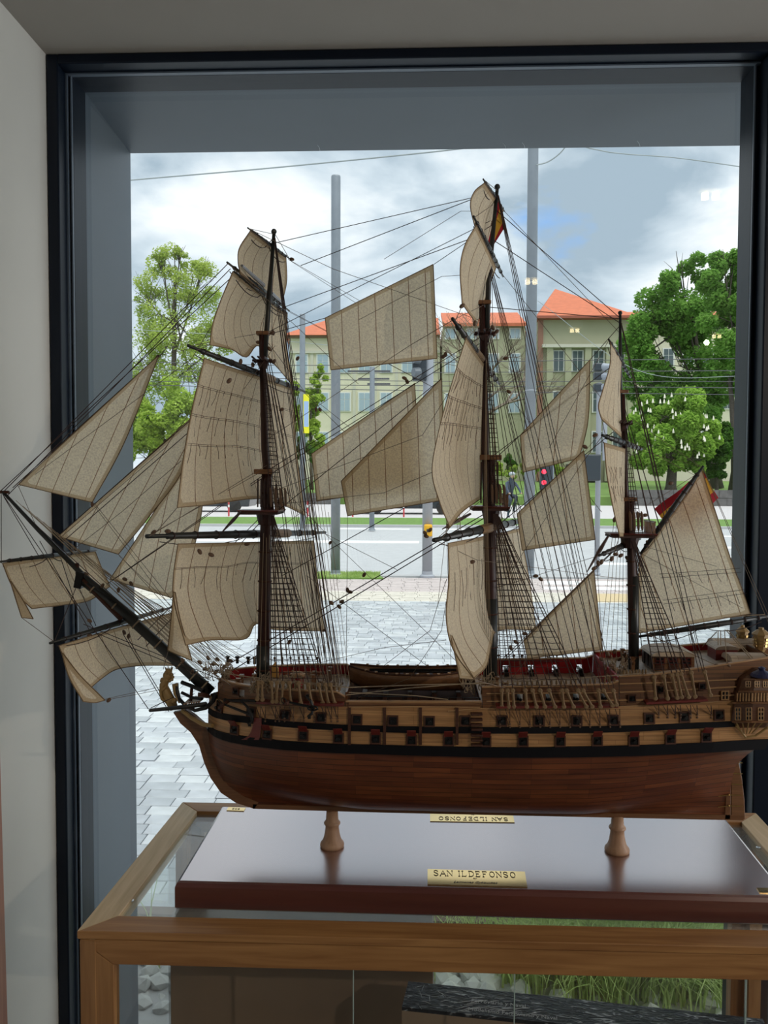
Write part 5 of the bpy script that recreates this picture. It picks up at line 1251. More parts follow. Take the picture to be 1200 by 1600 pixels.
lines('brace', [[(450, 405, .08), (690, 560, .0)], [(452, 406, .08), (760, 585, 0)], [(452, 486, .14), (720, 628, .0)], [(453, 488, .14), (762, 650, 0)], [(476, 612, .2), (700, 790, 0)], [(474, 612, .2), (600, 735, 0)], [(508, 834, .25), (620, 890, 0)], [(508, 834, .25), (720, 1040, .05)],
   [(388, 357, -.08), (520, 420, -.03)], [(520, 420, -.03), (762, 505, 0)], [(356, 411, -.14), (560, 600, -.05)], [(230, 838, -.25), (412, 735, 0)], [(233, 838, -.25), (420, 725, 0)], [(295, 541, -.2), (410, 520, 0)], [(508, 832, .25), (418, 738, 0)], [(476, 612, .2), (411, 525, 0)],
   [(388, 357, -.08), (428, 366, 0)], [(452, 404, .08), (430, 366, 0)], [(755, 280, -.08), (777, 298, 0)], [(741, 340, -.14), (770, 320, 0)], [(708, 500, -.2), (757, 476, 0)], [(680, 844, -.25), (765, 770, 0)],
   [(788, 330, .07), (968, 520, 0)], [(786, 430, .12), (970, 660, 0)], [(780, 600, .16), (940, 800, 0)], [(680, 844, -.25), (745, 875, -.10)], [(745, 875, -.10), (975, 905, 0)], [(708, 500, -.2), (640, 540, -.1)], [(640, 540, -.1), (412, 690, 0)],
   [(936, 868, -.12), (820, 905, -.06)], [(820, 905, -.06), (770, 920, 0)], [(942, 680, -.14), (912, 720, -.06)], [(912, 720, -.06), (790, 905, 0)], [(952, 530, -.09), (858, 700, -.02)], [(985, 700, .1), (1098, 730, .02)], [(988, 655, 0), (1098, 732, 0)], [(985, 690, 0), (1090, 745, .01)],
   [(1098, 730, 0), (1200, 960, .01)], [(1099, 734, 0), (1206, 985, -.01)], [(1002, 865, 0), (1160, 950, -.02)], [(1010, 855, 0), (1120, 885, -.01)], [(1098, 735), (1010, 790)]], .00045, GY)
lines('sheet', [[(277, 793, -.24), (240, 836, -.25)], [(328, 539, -.19), (306, 548, -.2)], [(375, 426, -.13), (366, 424, -.135)], [(476, 805, .23), (500, 832, .25)], [(458, 603, .19), (470, 612, .2)], [(263, 1016, -.2), (255, 1046, -.12)], [(300, 1032, -.22), (360, 1070, -.1)], [(508, 986, .22), (520, 1040, .09)],
   [(703, 824, -.21), (690, 842, -.24)], [(740, 1062, -.24), (790, 1075, -.1)], [(723, 476, -.16), (712, 500, -.19)], [(838, 985, .24), (860, 1030, .09)], [(543, 806), (541, 1060)], [(495, 783), (430, 830)], [(683, 560), (686, 600)], [(696, 781), (705, 1050)], [(930, 843), (945, 1060)], [(905, 716), (935, 680)], [(941, 1015), (946, 1060)], [(824, 1029), (800, 1060)],
   [(968, 838, -.08), (958, 868, -.1)], [(940, 655, -.13), (946, 680, -.14)], [(1172, 959), (1200, 962)], [(994, 990), (988, 1000)]], .00048, GY)
lines('bowline', [[(283, 720, -.22), (190, 800, -.08), (100, 870, 0)], [(300, 640, -.2), (258, 700, -.1), (92, 842, 0)], [(330, 510, -.18), (300, 560, -.1), (30, 760, 0)], [(675, 738, -.22), (600, 770, -.1), (418, 790, 0)], [(702, 612, -.19), (660, 680, -.1), (420, 770, 0)], [(697, 940, -.24), (690, 985, -.12), (640, 1060, -.05), (560, 1090, -.07)], [(698, 905, -.23), (684, 945, -.15), (672, 985, -.1)], [(684, 945, -.15), (700, 800, -.1)],
   [(672, 985, -.1), (600, 1040, 0)], [(697, 1000, -.24), (600, 1012, -.1), (480, 1040, 0)], [(480, 900, .1), (560, 960, 0), (680, 1050, .02)], [(430, 540, 0), (315, 700, -.05)], [(719, 430, -.155), (690, 432, -.1), (560, 500, -.04)], [(735, 330, -.1), (720, 330, -.06), (600, 405, -.02)]], .0004, GY)
# falls belayed along the forecastle and quarterdeck
FL = []
rnd = random.Random(11)
for k in range(16): x = 396+k*9.2; FL.append([(x+rnd.uniform(-6, 6)*.3+(420-x)*.35, 805+rnd.uniform(0, 60), -.03), (x, 1076, -.085)])
for k in range(9): x = 500+k*5.5; FL.append([(x-55+k*3, 560+30*k, -.0), (x+3, 1072, -.086)])
for k in range(8): x = 778+k*9; FL.append([(770, 540+30*k, 0), (x-8, 1062, .03)])
for k in range(7): x = 935+k*9; FL.append([(972+k, 690+14*k, 0), (x, 1050, .0)])
for k in range(5): x = 752+k*4; FL.append([(760, 560+40*k, -.02), (x, 1072, -.08)])
for k in range(4): FL.append([(700+k*4, 560+60*k, -.1), (728+k*5, 1070, -.08)])
lines('fall', FL, .00042, T_)
lines('hull_rope', [[(396, 1062, -.088), (470, 1068, -.09), (545, 1074, -.088), (660, 1070, -.088), (760, 1068, -.088), (900, 1060, -.088), (1000, 1052, -.09)], [(545, 1082, -.088), (650, 1087, -.088), (700, 1093, -.09)], [(540, 1086, -.088), (640, 1075, -.086), (760, 1066, -.086)], [(322, 1048, -.04), (420, 1062, -.085), (520, 1070, -.09)]], .0008, T_)
# chain plates under the channels
m_ = MB(); kn = MB()
for xs_, y0, y1, bo in (([404, 412, 428, 434, 442, 456, 472, 489, 506, 515, 525], 1104, 1122, fb), ([778+k*15.6 for k in range(13)], 1108, 1131, mb_), ([1026, 1040, 1052, 1060, 1076, 1086, 1108], 1102, 1116, zb_o)):
    for i, x in enumerate(xs_):
        e_ = onhull(x+3, y1, .002); m_.tube([P(x-4, y0, -bo), e_], .0006, 4); m_.tube([P(x+3, y0, -bo), e_], .0006, 4); kn.ball(e_, .0017, 6); kn.ball(e_-V((0, 0, .004)), .0017, 6)
m_.build('chain_plate', S['rope'], ship, kind='stuff'); kn.build('chain_bolt', S['block'], ship, kind='stuff')
# ---------------------------------------------------------------- blocks
me_bl = MB(); me_bl.ball((0, 0, 0), .0040, 8, sx=.72, sy=.6, sz=1.1); me_bl = meshof(me_bl, S['block'])
BL = [(144, 788, -.012), (246, 558, 0), (300, 700, 0), (195, 905, -.02), (205, 912, -.02), (185, 922, -.02), (160, 915, -.02), (140, 993, -.06), (140, 970, -.05), (194, 988, 0), (201, 994, 0), (170, 1094, -.09), (124, 893, 0), (134, 897, 0), (120, 905, 0), (262, 838, -.2), (240, 832, -.24), (262, 830, -.22),
 (312, 1035, -.05), (325, 1028, 0), (300, 1050, -.04), (320, 1045, 0), (333, 1038, .02), (340, 1030, .03), (285, 1032, -.05), (350, 1042, .02), (337, 1050, -.03), (360, 1032, .04), (518, 942, -.01), (543, 922, 0), (569, 898, 0), (534, 940, 0), (547, 925, 0), (530, 948, 0), (455, 985, .0), (452, 1003, 0), (506, 985, .2), (666, 838, 0), (664, 833, 0), (700, 822, -.1), (672, 828, 0),
 (738, 878, -.1), (632, 591, 0), (636, 596, 0), (696, 554, -.05), (693, 557, -.05), (790, 560, 0), (795, 612, 0), (770, 512, 0), (772, 522, 0), (776, 518, 0), (837, 900, -.02), (845, 905, -.02), (935, 880, -.1), (940, 878, -.1), (928, 888, 0), (820, 990, 0), (806, 1003, 0), (798, 1012, 0), (956, 873, -.1), (970, 868, -.05), (962, 866, -.04), (980, 872, 0),
 (395, 570, 0), (428, 565, 0), (425, 520, 0), (404, 535, 0), (421, 545, 0), (427, 520, .03), (465, 560, .1), (440, 640, .1), (456, 405, .08), (500, 640, .2), (494, 640, .2), (516, 848, .24), (386, 850, -.1), (330, 867, -.2), (312, 862, -.2), (376, 565, -.1), (358, 595, -.2), (1048, 755, 0), (1040, 815, 0), (1012, 848, 0), (960, 812, 0), (998, 805, 0), (1008, 805, 0), (914, 698, -.05), (903, 735, 0), (742, 505, -.1), (722, 478, -.16), (752, 610, 0),
 (940, 1030, -.05), (950, 1022, -.03), (960, 1018, 0), (968, 1030, .02), (955, 1040, -.04), (975, 1025, .03), (1000, 1020, .02), (345, 1072, -.07), (930, 680, -.06), (1120, 1040, -.07), (1138, 1039, -.07), (1095, 1015, .07)]
for i, (x, y, o_) in enumerate(BL):
    mo('block', me_bl, ship, T0 @ Matrix.Translation(P(x, y, o_)) @ Matrix.Rotation((i*37 % 180)*.0174, 4, 'Y'))
# hanging mizzen sheet tackles at the boom
lines('boom_tackle', [[(1122, 985), (1122, 1008)], [(1126, 985), (1126, 1008)], [(1132, 984), (1136, 1040, -.07)], [(1134, 984), (1178, 1035, -.06)], [(1137, 984), (1182, 1035, -.06)], [(1120, 987), (1096, 1012, .07)], [(1130, 965), (1195, 960)], [(1000, 985), (1120, 1040, -.07)]], .0007, T_)
# ---------------------------------------------------------------- deck fittings
def zfc(px): X = X_at(px); return lerp(TZ, min(X, Xf1-1e-4))-.016
for px, off in ((452, 0), ):
    c_ = V((P(468, 1070).x, YC-.02, zfc(468)))
    m_ = MB(); m_.lathe(c_, [(.010, 0), (.0095, .018), (.011, .019), (.011, .021), (.008, .022)], 14); cp = m_.build('capstan', S['red'], ship, smooth=False)
    m_ = MB(); m_.lathe(c_+V((0, 0, .022)), [(.011, 0), (.0115, .004), (.008, .006)], 14); m_.build('capstan_head', S['moulding'], cp)
    for k in range(4):
        a = math.tau*(k+.3)/4; m_ = MB(); m_.tube([c_+V((math.cos(a)*.008, math.sin(a)*.008, .024)), c_+V((math.cos(a)*.027, math.sin(a)*.027, .025))], .0012, 5); m_.build('capstan_bar', S['deck'] if False else S['lany'], cp)
m_ = MB(); z_ = zfc(460)
m_.tube([V((P(443, 1052, .05).x, YC+.05, z_+.010)), V((P(508, 1052, .05).x, YC+.05, z_+.010))], .0026, 8); m_.build('spare_spar', plain('orange_brown_spar', (.28, .09, .04), .5), ship)
for px in (356, 371, 388, 398):               # black-capped timber heads along the far forecastle rail
    c_ = P(px, 1050, .078); c_.z = lerp(TZ, c_.x); m_ = MB(); m_.box(c_+V((0, 0, .005)), (.0045, .0045, .010)); m_.box(c_+V((0, 0, .011)), (.007, .007, .0025)); m_.build('timber_head', S['iron'], ship, bevel=.0006)
def bitts(px, off, h=.02, w_=.012, mat='midwood'):
    c_ = V((P(px, 1060, off).x, YC+off, 0)); z_ = zfc(px) if px < 540 else (lerp(TZ, X_at(max(min(px, 964), 756)))-.026 if px < 966 else zdeck(px))
    m_ = MB()
    for s_ in (-1, 1): m_.box(c_+V((0, s_*w_, z_+h/2)), (.005, .005, h)); m_.box(c_+V((0, s_*w_, z_+h+.001)), (.007, .007, .003))
    m_.box(c_+V((0, 0, z_+h*.72)), (.004, w_*3, .004)); m_.build('bitts', S[mat], ship)
for a in ((375, -.03), (398, -.05), (400, 0), (420, -.06), (500, -.06), (490, 0), (520, -.065), (515, .03), (352, 0), (775, 0), (790, -.055), (755, -.04), (985, 0), (960, -.05), (975, .04)): bitts(*a)
m_ = MB()                                      # belaying pins with coils: tan tangles around the mast feet
rnd = random.Random(4)
for (cx, cy, n_, sp_x, off0) in ((340, 1050, 26, 42, -.03), (400, 1074, 14, 24, -.07), (440, 1068, 26, 60, -.075), (520, 1070, 16, 26, -.075), (760, 1066, 16, 22, -.07), (965, 1044, 30, 34, -.03), (728, 1070, 10, 20, -.075)):
    for k in range(n_):
        x = cx+rnd.uniform(-.5, .5)*sp_x; y = cy+rnd.uniform(-12, 10); o_ = off0+rnd.uniform(-.012, .03)
        Q = [P(x+rnd.uniform(-5, 5), y+rnd.uniform(-9, 12), o_+rnd.uniform(-.004, .004)) for _ in range(5)]; m_.tube(catmull(Q, 12), .0007, 4)
m_.build('rope_coils', S['ropet'], ship, kind='stuff')
m_ = MB()
for (x0, x1, off, n_) in ((398, 530, -.087, 22), (770, 960, -.087, 26), (975, 1010, -.09, 8)):
    for k in range(n_):
        px = x0+(x1-x0)*k/(n_-1); X = X_at(px); c_ = V((X, YC-bw(X, lerp(TZ, X))+.003, lerp(TZ, X+1e-5))); m_.lathe(c_-V((0, 0, .004)), [(.0008, 0), (.0008, .006), (.0017, .007), (.0014, .011), (.0005, .013)], 6)
m_.build('belaying_pins', S['lany'], ship, kind='stuff')
# ladder by the mizzen
m_ = MB(); a, b = P(948, 1062, -.03), P(962, 1042, -.02)
for s_ in (-1, 1): m_.tube([a+V((0, s_*.010, 0)), b+V((0, s_*.010, 0))], .0014, 4)
for k in range(5): q = a.lerp(b, (k+.5)/5); m_.box(q, (.005, .020, .0014))
m_.build('deck_ladder', S['moulding'], ship)
# ship's launch on the waist beams
for px in (565, 600, 640, 680, 720): 
    X = X_at(px); z_ = lerp(TZ, X)-.006; b_ = bw(X, z_)-.003; m_ = MB(); m_.span(X-.0035, X+.0035, YC-b_, YC+b_, z_-.004, z_); m_.build('waist_beam', S['walnut'], ship)
X = X_at(545); z_ = lerp(TZ, X_at(600))-.0055
m_ = MB(); m_.span(X_at(543), X_at(750), YC-.086, YC-.066, z_-.002, z_); m_.span(X_at(543), X_at(750), YC+.066, YC+.086, z_-.002, z_); m_.build('gangway', S['midwood'], ship)
m_ = MB(); xr0, xr1 = P(556, 1041, .085).x, P(716, 1041, .085).x; zt_ = P(600, 1041, .085).z
m_.box(((xr0+xr1)/2, YC+.085, zt_), (xr1-xr0, .003, .003))
for k in range(7): x = xr0+(xr1-xr0)*k/6; m_.box((x, YC+.085, (zt_+z_)/2), (.0018, .002, zt_-z_))
m_.build('gangway_rail', S['walnut'], ship)
m_ = MB()
x0, x1 = P(558, 1085, -.088).x, P(750, 1085, -.088).x
for k in range(9): x = x0+(x1-x0)*k/8; m_.box((x, YC-.086, z_+.0055), (.0018, .0018, .013))
m_.tube([V((x0, YC-.086, z_+.012)), V((x1, YC-.086, z_+.012))], .0006, 4); m_.build('gangway_rail', S['iron'], ship)
bx0, bx1 = P(546, 1062, -.02).x, P(724, 1062, -.02).x; bz = z_+.002; nb = 18
m_ = MB(); G1 = []
def bsec(t, inner=0):
    wd = .030*(math.sin(math.pi*min(1, .02+t*.80))**.55) if t < .62 else .030*(1-.28*((t-.62)/.38)**2); wd = max(wd, .0015)-inner
    top = .030+.008*(max(0, .35-t)/.35)**1.6+.004*(max(0, t-.75)/.25); low = .002+.014*(max(0, .14-t)/.14)**1.5
    return wd, top, low
for i in range(nb+1):
    t = i/nb; wd, top, low = bsec(t); x = bx0+(bx1-bx0)*t
    G1.append([V((x, YC-.012+math.sin(a)*wd, bz+low+(top-low)*(1-math.cos(a))**.9 if abs(a) < math.pi/2 else bz+top)) for a in [math.pi/2*(k/5-1) for k in range(11)]])
Pn = [p for g_ in G1 for p in g_]; fs = [(i*11+k, (i+1)*11+k, (i+1)*11+k+1, i*11+k+1) for i in range(nb) for k in range(10)]
fs.append(tuple(nb*11+k for k in range(11)))
m_.add(Pn, fs); launch = m_.build('launch', S['midwood'], ship, smooth=True, label='dark open boat stowed amidships')
md = launch.modifiers.new('thickness', 'SOLIDIFY'); md.thickness = .0015
m_ = MB(); 
for s_ in (0, 10): m_.tube([g_[s_]+V((0, 0, .001)) for g_ in G1], .0017, 5)
m_.tube([G1[-1][k] for k in range(11)], .0012, 5); m_.build('gunwale', S['walnut'], launch)
for k in range(6):
    t = .2+.13*k; wd, top, low = bsec(t); x = bx0+(bx1-bx0)*t; m_ = MB(); m_.box((x, YC-.012, bz+top-.006), (.005, wd*1.9, .0016)); m_.build('thwart', S['walnut'], launch)
m_ = MB(); m_.tube([V((bx0+.03, YC-.004, bz+.030)), V((bx1-.01, YC-.002, bz+.031))], .0020, 6); m_.tube([V((bx0+.04, YC-.016, bz+.030)), V((bx1-.02, YC-.015, bz+.0305))], .0016, 6); m_.build('boat_mast', S['iron'], launch)
m_ = MB()
for k in range(9):
    t = .15+.09*k; wd, top, low = bsec(t); x = bx0+(bx1-bx0)*t; m_.box((x, YC-.012-wd, bz+top+.0025), (.004, .002, .0025)); m_.box((x, YC-.012+wd, bz+top+.0025), (.004, .002, .0025))
m_.build('oar_chock', S['moulding'], launch, kind='stuff')
# bell canopy of yellow wood near the fore mast
m_ = MB(); c_ = P(430, 1046, -.01); m_.hexa([c_+V((x, -.003, z)) for x, z in ((-.006, -.012), (.006, -.014), (.005, .002), (0, .012), (-.006, .004))], [c_+V((x, .003, z)) for x, z in ((-.006, -.012), (.006, -.014), (.005, .002), (0, .012), (-.006, .004))]); m_.build('belfry', plain('yellow_wood', (.42, .22, .05), .5), ship)
# ================================================================== OUTSIDE
GM = dict(
 paver=plain('blue_grey_paver', (.43, .47, .50), .38, spec=.6, var=.16, scale=7, bump=.1),
 joint=plain('paver_joint_sand', (.30, .32, .33), .8),
 asphalt=plain('worn_asphalt', (.47, .48, .49), .55, var=.06, scale=4),
 line=plain('road_paint', (.85, .85, .85), .6),
 pink=plain('pinkish_paver', (.55, .48, .46), .6, var=.10, scale=9),
 beige=plain('beige_paver', (.62, .58, .50), .6, var=.08, scale=9),
 kerb=plain('grey_kerb', (.46, .46, .46), .7),
 grass=plain('lawn_green', (.13, .24, .045), .9, var=.25, scale=6, bump=.4),
 grass2=plain('park_lawn', (.15, .25, .055), .9, var=.2, scale=.8, bump=.3),
 stone=plain('pale_grey_stone', (.62, .63, .62), .75, var=.22, scale=30, bump=.4),
 soil=plain('dark_soil', (.06, .045, .035), .9),
 pole=plain('galvanised_pole', (.27, .30, .33), .5, .25, var=.06, scale=6),
 polel=plain('lilac_grey_pole', (.36, .38, .42), .55),
 facade=plain('cream_render', (.72, .68, .52), .85, var=.04, scale=.5),
 facade2=plain('olive_render', (.41, .405, .27), .85, var=.06, scale=.5),
 trim=plain('pale_trim', (.62, .60, .50), .8),
 pane=plain('sky_blue_pane', (.38, .48, .56), .12),
 paned=plain('dark_pane_glass', (.10, .13, .14), .12),
 wframe=plain('white_window_frame', (.75, .75, .72), .6),
 tile=plain('orange_roof_tile', (.56, .16, .075), .75, var=.10, scale=2),
 bark=plain('grey_bark', (.085, .07, .055), .9, var=.3, scale=10),
 barkd=plain('bare_branch', (.20, .16, .12), .9),
 lime=leaf_mat('lime_leaf', (.30, .42, .07), (.56, .66, .18)), bright=leaf_mat('bright_leaf', (.30, .44, .06), (.55, .70, .16)),
 dark=leaf_mat('dark_leaf', (.13, .30, .05), (.30, .52, .12)), hedge=leaf_mat('hedge_leaf', (.06, .15, .03), (.13, .26, .05)),
 blade=leaf_mat('grass_blade', (.34, .48, .12), (.75, .85, .40), .5), white=plain('white_blossom', (.85, .82, .68), .8),
 wire=plain('pale_wire', (.30, .34, .34), .6), wired=plain('dark_wire', (.08, .08, .09), .6),
 darkbox=plain('dark_housing', (.03, .04, .05), .4), carp=plain('dark_car_paint', (.02, .025, .035), .2, spec=.7), tyre=plain('black_tyre', (.015, .015, .015), .8), cglass=plain('car_glass', (.05, .07, .09), .05),
 redp=plain('red_paint_post', (.55, .05, .06), .5), wallst=plain('dark_stone_wall', (.13, .125, .12), .85, var=.25, scale=3),
)
def gy(py): return at(648, py, 10).z and (CAM.z/((py-750.0)/F))
def quadz(name, pts, z0, z1, mat, **k):
    m_ = MB(); m_.hexa([V((x, y, z0)) for x, y in pts], [V((x, y, z1)) for x, y in pts]); return m_.build(name, mat, **k)
y_pav, y_bei, y_pink, y_road, y_far, y_far2, y_lawn = gy(940), gy(925), gy(903), gy(901), gy(822), gy(810), gy(789)
struct(quadz('ground_street', [(-60, YO-.5), (60, YO-.5), (60, 140), (-60, 140)], -.4, -.045, GM['asphalt']))
bed0, bed1 = 2.25, 2.74
# pavers: running bond in mixed lengths, near ones single, farther ones joined
base_pav = struct(quadz('paved_forecourt', [(-14, bed1), (16, bed1), (16, y_pav), (-14, y_pav)], -.04, -.012, GM['joint']), 'blue-grey block paving outside the window')
rnd = random.Random(21); rows = []; y = bed1+.06
far = MB(); RH = .100; pv = []
while y < y_pav-.05:
    hw0, hw1 = (150-648)/F*y-.3, (1240-648)/F*y+.3; x = hw0-rnd.uniform(0, .2)
    while x < hw1:
        L = rnd.choice((.10, .15, .15, .20, .20)); pv.append((x, y, L, rnd.uniform(-.0025, .002))); x += L
    y += RH
def seen_key(p):
    px = 648+F*(p[0]+p[2]/2)/p[1]; return p[1]+(0 if 205 < px < 345 else 3)
pv.sort(key=seen_key)
me_cache = {}
GP = [plain('paver_tone', c, .30, spec=.65, var=.14, scale=9, bump=.08) for c in ((.49, .52, .55), (.40, .43, .46), (.57, .60, .62), (.45, .48, .515))]
for i, (x, yy, L, h) in enumerate(pv):
    g = .0022
    if i < 300:
        k = (round(L, 2), rnd.randrange(4))
        if k not in me_cache:
            m_ = MB(); a, b, c_ = (L-2*g)/2, (RH-2*g)/2, .008
            m_.hexa([V((sx*a, sy*b, -.03)) for sx, sy in ((-1, -1), (1, -1), (1, 1), (-1, 1))], [V((sx*a, sy*b, -.003)) for sx, sy in ((-1, -1), (1, -1), (1, 1), (-1, 1))])
            m_.add([V((sx*a, sy*b, -.003)) for sx, sy in ((-1, -1), (1, -1), (1, 1), (-1, 1))]+[V((sx*(a-.004), sy*(b-.004), 0)) for sx, sy in ((-1, -1), (1, -1), (1, 1), (-1, 1))], [(0, 1, 5, 4), (1, 2, 6, 5), (2, 3, 7, 6), (3, 0, 4, 7), (4, 5, 6, 7)])
            me_cache[k] = meshof(m_, GP[k[1]])
        o = bpy.data.objects.new('paver', me_cache[k]); C.objects.link(o); o.parent = base_pav; o.location = (x+L/2, yy+RH/2, h)
        o.rotation_euler = (rnd.uniform(-.006, .006), rnd.uniform(-.006, .006), 0)
    else:
        far.m += [0]*0; far.span(x+g, x+L-g, yy+g, yy+RH-g, -.03, h, rnd.randrange(4))
# several tones via material index
fo = far.build('paver', GP, base_pav, kind='stuff')
bands = []
for nm, ya, yb, mt, rw, rl in (('paved_strip', y_pav, y_bei, GM['beige'], .10, .20), ('sidewalk_near', y_bei, y_pink, GM['pink'], .10, .20)):
    s_ = struct(quadz(nm, [(-14, ya), (16, ya), (16, yb), (-14, yb)], -.045, -.014, GM['joint'])); m_ = MB(); yy = ya
    while yy < yb-.05:
        x = -5.6+rnd.uniform(0, .1)
        while x < 5.6:
            m_.span(x+.004, x+rl-.004, yy+.004, yy+rw-.004, -.03, rnd.uniform(-.003, .001)); x += rl
        yy += rw
    m_.build('paver', mt, s_, kind='stuff')
struct(quadz('kerb_near', [(-20, y_road-.02), (20, y_road-.02), (20, y_road+.14), (-20, y_road+.14)], -.04, .01, GM['kerb']))
struct(quadz('road', [(-60, y_road+.14), (60, y_road+.14), (60, y_far), (-60, y_far)], -.05, -.03, GM['asphalt']))
xg = lambda px, Y: (px-648)/F*Y
# road paint
for i, (xa_, xb_, ya, yb) in enumerate(((490, 655, 847, 843.5), (205, 470, 846, 842.5), (520, 640, 826, 824.6), (690, 770, 826, 824.6), (1125, 1400, 852, 849), (1120, 1400, 866, 863.5), (1100, 1170, 834, 832.6), (925, 1400, 878, 875))):
    Y0, Y1 = gy(ya), gy(yb); m_ = MB(); m_.hexa([V((xg(xa_, Y0), Y0, -.031)), V((xg(xb_, Y0), Y0, -.031)), V((xg(xb_, Y1), Y1, -.031)), V((xg(xa_, Y1), Y1, -.031))], [V((xg(xa_, Y0), Y0, -.027)), V((xg(xb_, Y0), Y0, -.027)), V((xg(xb_, Y1), Y1, -.027)), V((xg(xa_, Y1), Y1, -.027))])
    struct(m_.build('road_line', GM['line']))
# pale kerb edge and yellow tactile strip at the crossing on the right
for nm, xa_, xb_, ya, yb, mt, z in (('crossing_stripe', 850, 1165, 912, 907, GM['line'], .006), ('crossing_stripe', 850, 1165, 920, 916, GM['line'], .006), ('tactile_strip', 930, 1175, 938, 926, plain('sand_yellow_paver', (.60, .47, .27), .6), .005)):
    Y0, Y1 = gy(ya), gy(yb); struct(quadz(nm, [(xg(xa_, Y0), Y0), (xg(xb_, Y0), Y0), (xg(xb_, Y1), Y1), (xg(xa_, Y1), Y1)], -.02, z, mt))
# grass verge by the poles
def tufts(x0, x1, y0, y1, n, h, w_, z=0, seed=1, lean=.4):
    m_ = MB(); r = random.Random(seed)
    for _ in range(n):
        x, y = r.uniform(x0, x1), r.uniform(y0, y1); a = r.uniform(0, math.tau); hh = h*r.uniform(.5, 1.1); d = V((math.cos(a), math.sin(a), 0))*hh*r.uniform(.1, lean); s_ = V((-math.sin(a), math.cos(a), 0))*w_; p = V((x, y, z))
        m_.add([p-s_, p+s_, p+d*.4+V((0, 0, hh*.6))+s_*.7, p+d*.4+V((0, 0, hh*.6))-s_*.7, p+d+V((0, 0, hh*(1-.5*d.length/hh)))], [(0, 1, 2, 3), (3, 2, 4)])
    return m_
Y0, Y1 = gy(906), gy(897)
vg = struct(quadz('grass_verge_near', [(xg(475, Y0), Y0), (xg(600, Y0), Y0), (xg(588, Y1), Y1), (xg(475, Y1), Y1)], -.02, .02, GM['grass']))
tufts(xg(475, Y0), xg(592, Y0), Y0, Y1, 3500, .05, .004, .015, 3).build('grass_blades', GM['blade'], vg, kind='stuff')
struct(quadz('grass_verge_far', [(-60, y_far), (60, y_far), (60, y_far2), (-60, y_far2)], -.05, .03, GM['grass']))
struct(quadz('kerb_far', [(-60, y_far-.25), (60, y_far-.25), (60, y_far), (-60, y_far)], -.05, .05, GM['kerb']))
struct(quadz('sidewalk_far', [(-60, y_far2), (60, y_far2), (60, y_lawn), (-60, y_lawn)], -.05, .02, plain('pale_path', (.55, .52, .52), .8)))
# park lawn rising towards the buildings, low dark wall on its edge
yw0 = y_lawn; zl1 = CAM.z-(736-750)/F*78
m_ = MB(); zt_ = .55; m_.hexa([V((-70, yw0+.4, -.1)), V((90, yw0+.4, -.1)), V((90, 78, -.1)), V((-70, 78, -.1))], [V((-70, yw0+.4, zt_)), V((90, yw0+.4, zt_)), V((90, 78, 1.55)), V((-70, 78, 1.55))]); struct(m_.build('ground_park', GM['grass2']))
for (pa_, pb_, h_) in ((205, 520, .72), (965, 1175, 1.0)):
    wl_ = MB(); wall_o = None
    x0, x1 = xg(pa_, yw0), xg(pb_, yw0); n_ = int((x1-x0)/.9); 
    root = None
    for r_ in range(2):
        for k in range(n_):
            a = x0+(x1-x0)*(k+(.5 if r_ else 0))/n_; b = a+(x1-x0)/n_
            m_ = MB(); m_.span(a+.015, b-.015, yw0+rnd.uniform(0, .06), yw0+.4, 0 if r_ == 0 else h_*.5+.01, h_*.5-.01 if r_ == 0 else h_)
            if root is None: root = struct(m_.build('wall_park', GM['wallst']), 'low dark stone wall in front of the park lawn')
            else: m_.build('stone_block', GM['wallst'], root)

# planter: gravel and grasses right outside the glass
bed = struct(quadz('planter_bed', [(XL-.3, bed0), (XR, bed0), (XR, bed1), (XL-.3, bed1)], -.2, -.09, GM['soil']), 'gravel and grass bed under the window')
struct(quadz('planter_edging', [(XL-.3, bed1), (XR, bed1), (XR, bed1+.05), (XL-.3, bed1+.05)], -.2, .012, plain('rusty_brown_edging', (.12, .075, .05), .7)))
struct(quadz('ledge_outside', [(XL-.3, YG+.03), (XR, YG+.03), (XR, bed0), (XL-.3, bed0)], -.2, -.03, GM['kerb']))
rs_ = random.Random(8); me_st = []
for k in range(6):
    bm = bmesh.new(); bmesh.ops.create_icosphere(bm, subdivisions=1, radius=1)
    for v in bm.verts: v.co *= 1+rs_.uniform(-.22, .18); v.co.z *= .72
    me = bpy.data.meshes.new('stone'); bm.to_mesh(me); bm.free(); me.materials.append(GM['stone']); me_st.append(me)
cnt = 0; joined = MB()
cand = []
for k in range(2200): cand.append((rs_.uniform(XL-.2, 1.6), rs_.uniform(bed0, bed1), rs_.uniform(.022, .042)))
cand.sort(key=lambda c_: (0 if 205 < 648+F*c_[0]/c_[1] < 280 else (1 if 680 < 648+F*c_[0]/c_[1] < 860 else 2), -c_[2]))
placed = []
for x, y, r in cand:
    if 648+F*x/y > 830 and rs_.random() < .75: continue
    z = -.09+r*.5
    n_near = sum(1 for a in placed if (a[0]-x)**2+(a[1]-y)**2 < (r+a[2])**2*.45)
    if n_near > 1: continue
    z += n_near*.035; placed.append((x, y, r))
    M = Matrix.Translation((x, y, z)) @ Matrix.Rotation(rs_.uniform(0, 6), 4, 'Z') @ Matrix.Rotation(rs_.uniform(-.6, .6), 4, 'X') @ Matrix.Scale(r, 4)
    if cnt < 290:
        o = bpy.data.objects.new('stone', rs_.choice(me_st)); C.objects.link(o); o.parent = bed; o.matrix_local = M; cnt += 1
    else:
        me = rs_.choice(me_st); joined.add([M @ v.co for v in me.vertices], [tuple(p.vertices) for p in me.polygons])
joined.build('stone', GM['stone'], bed, kind='stuff')
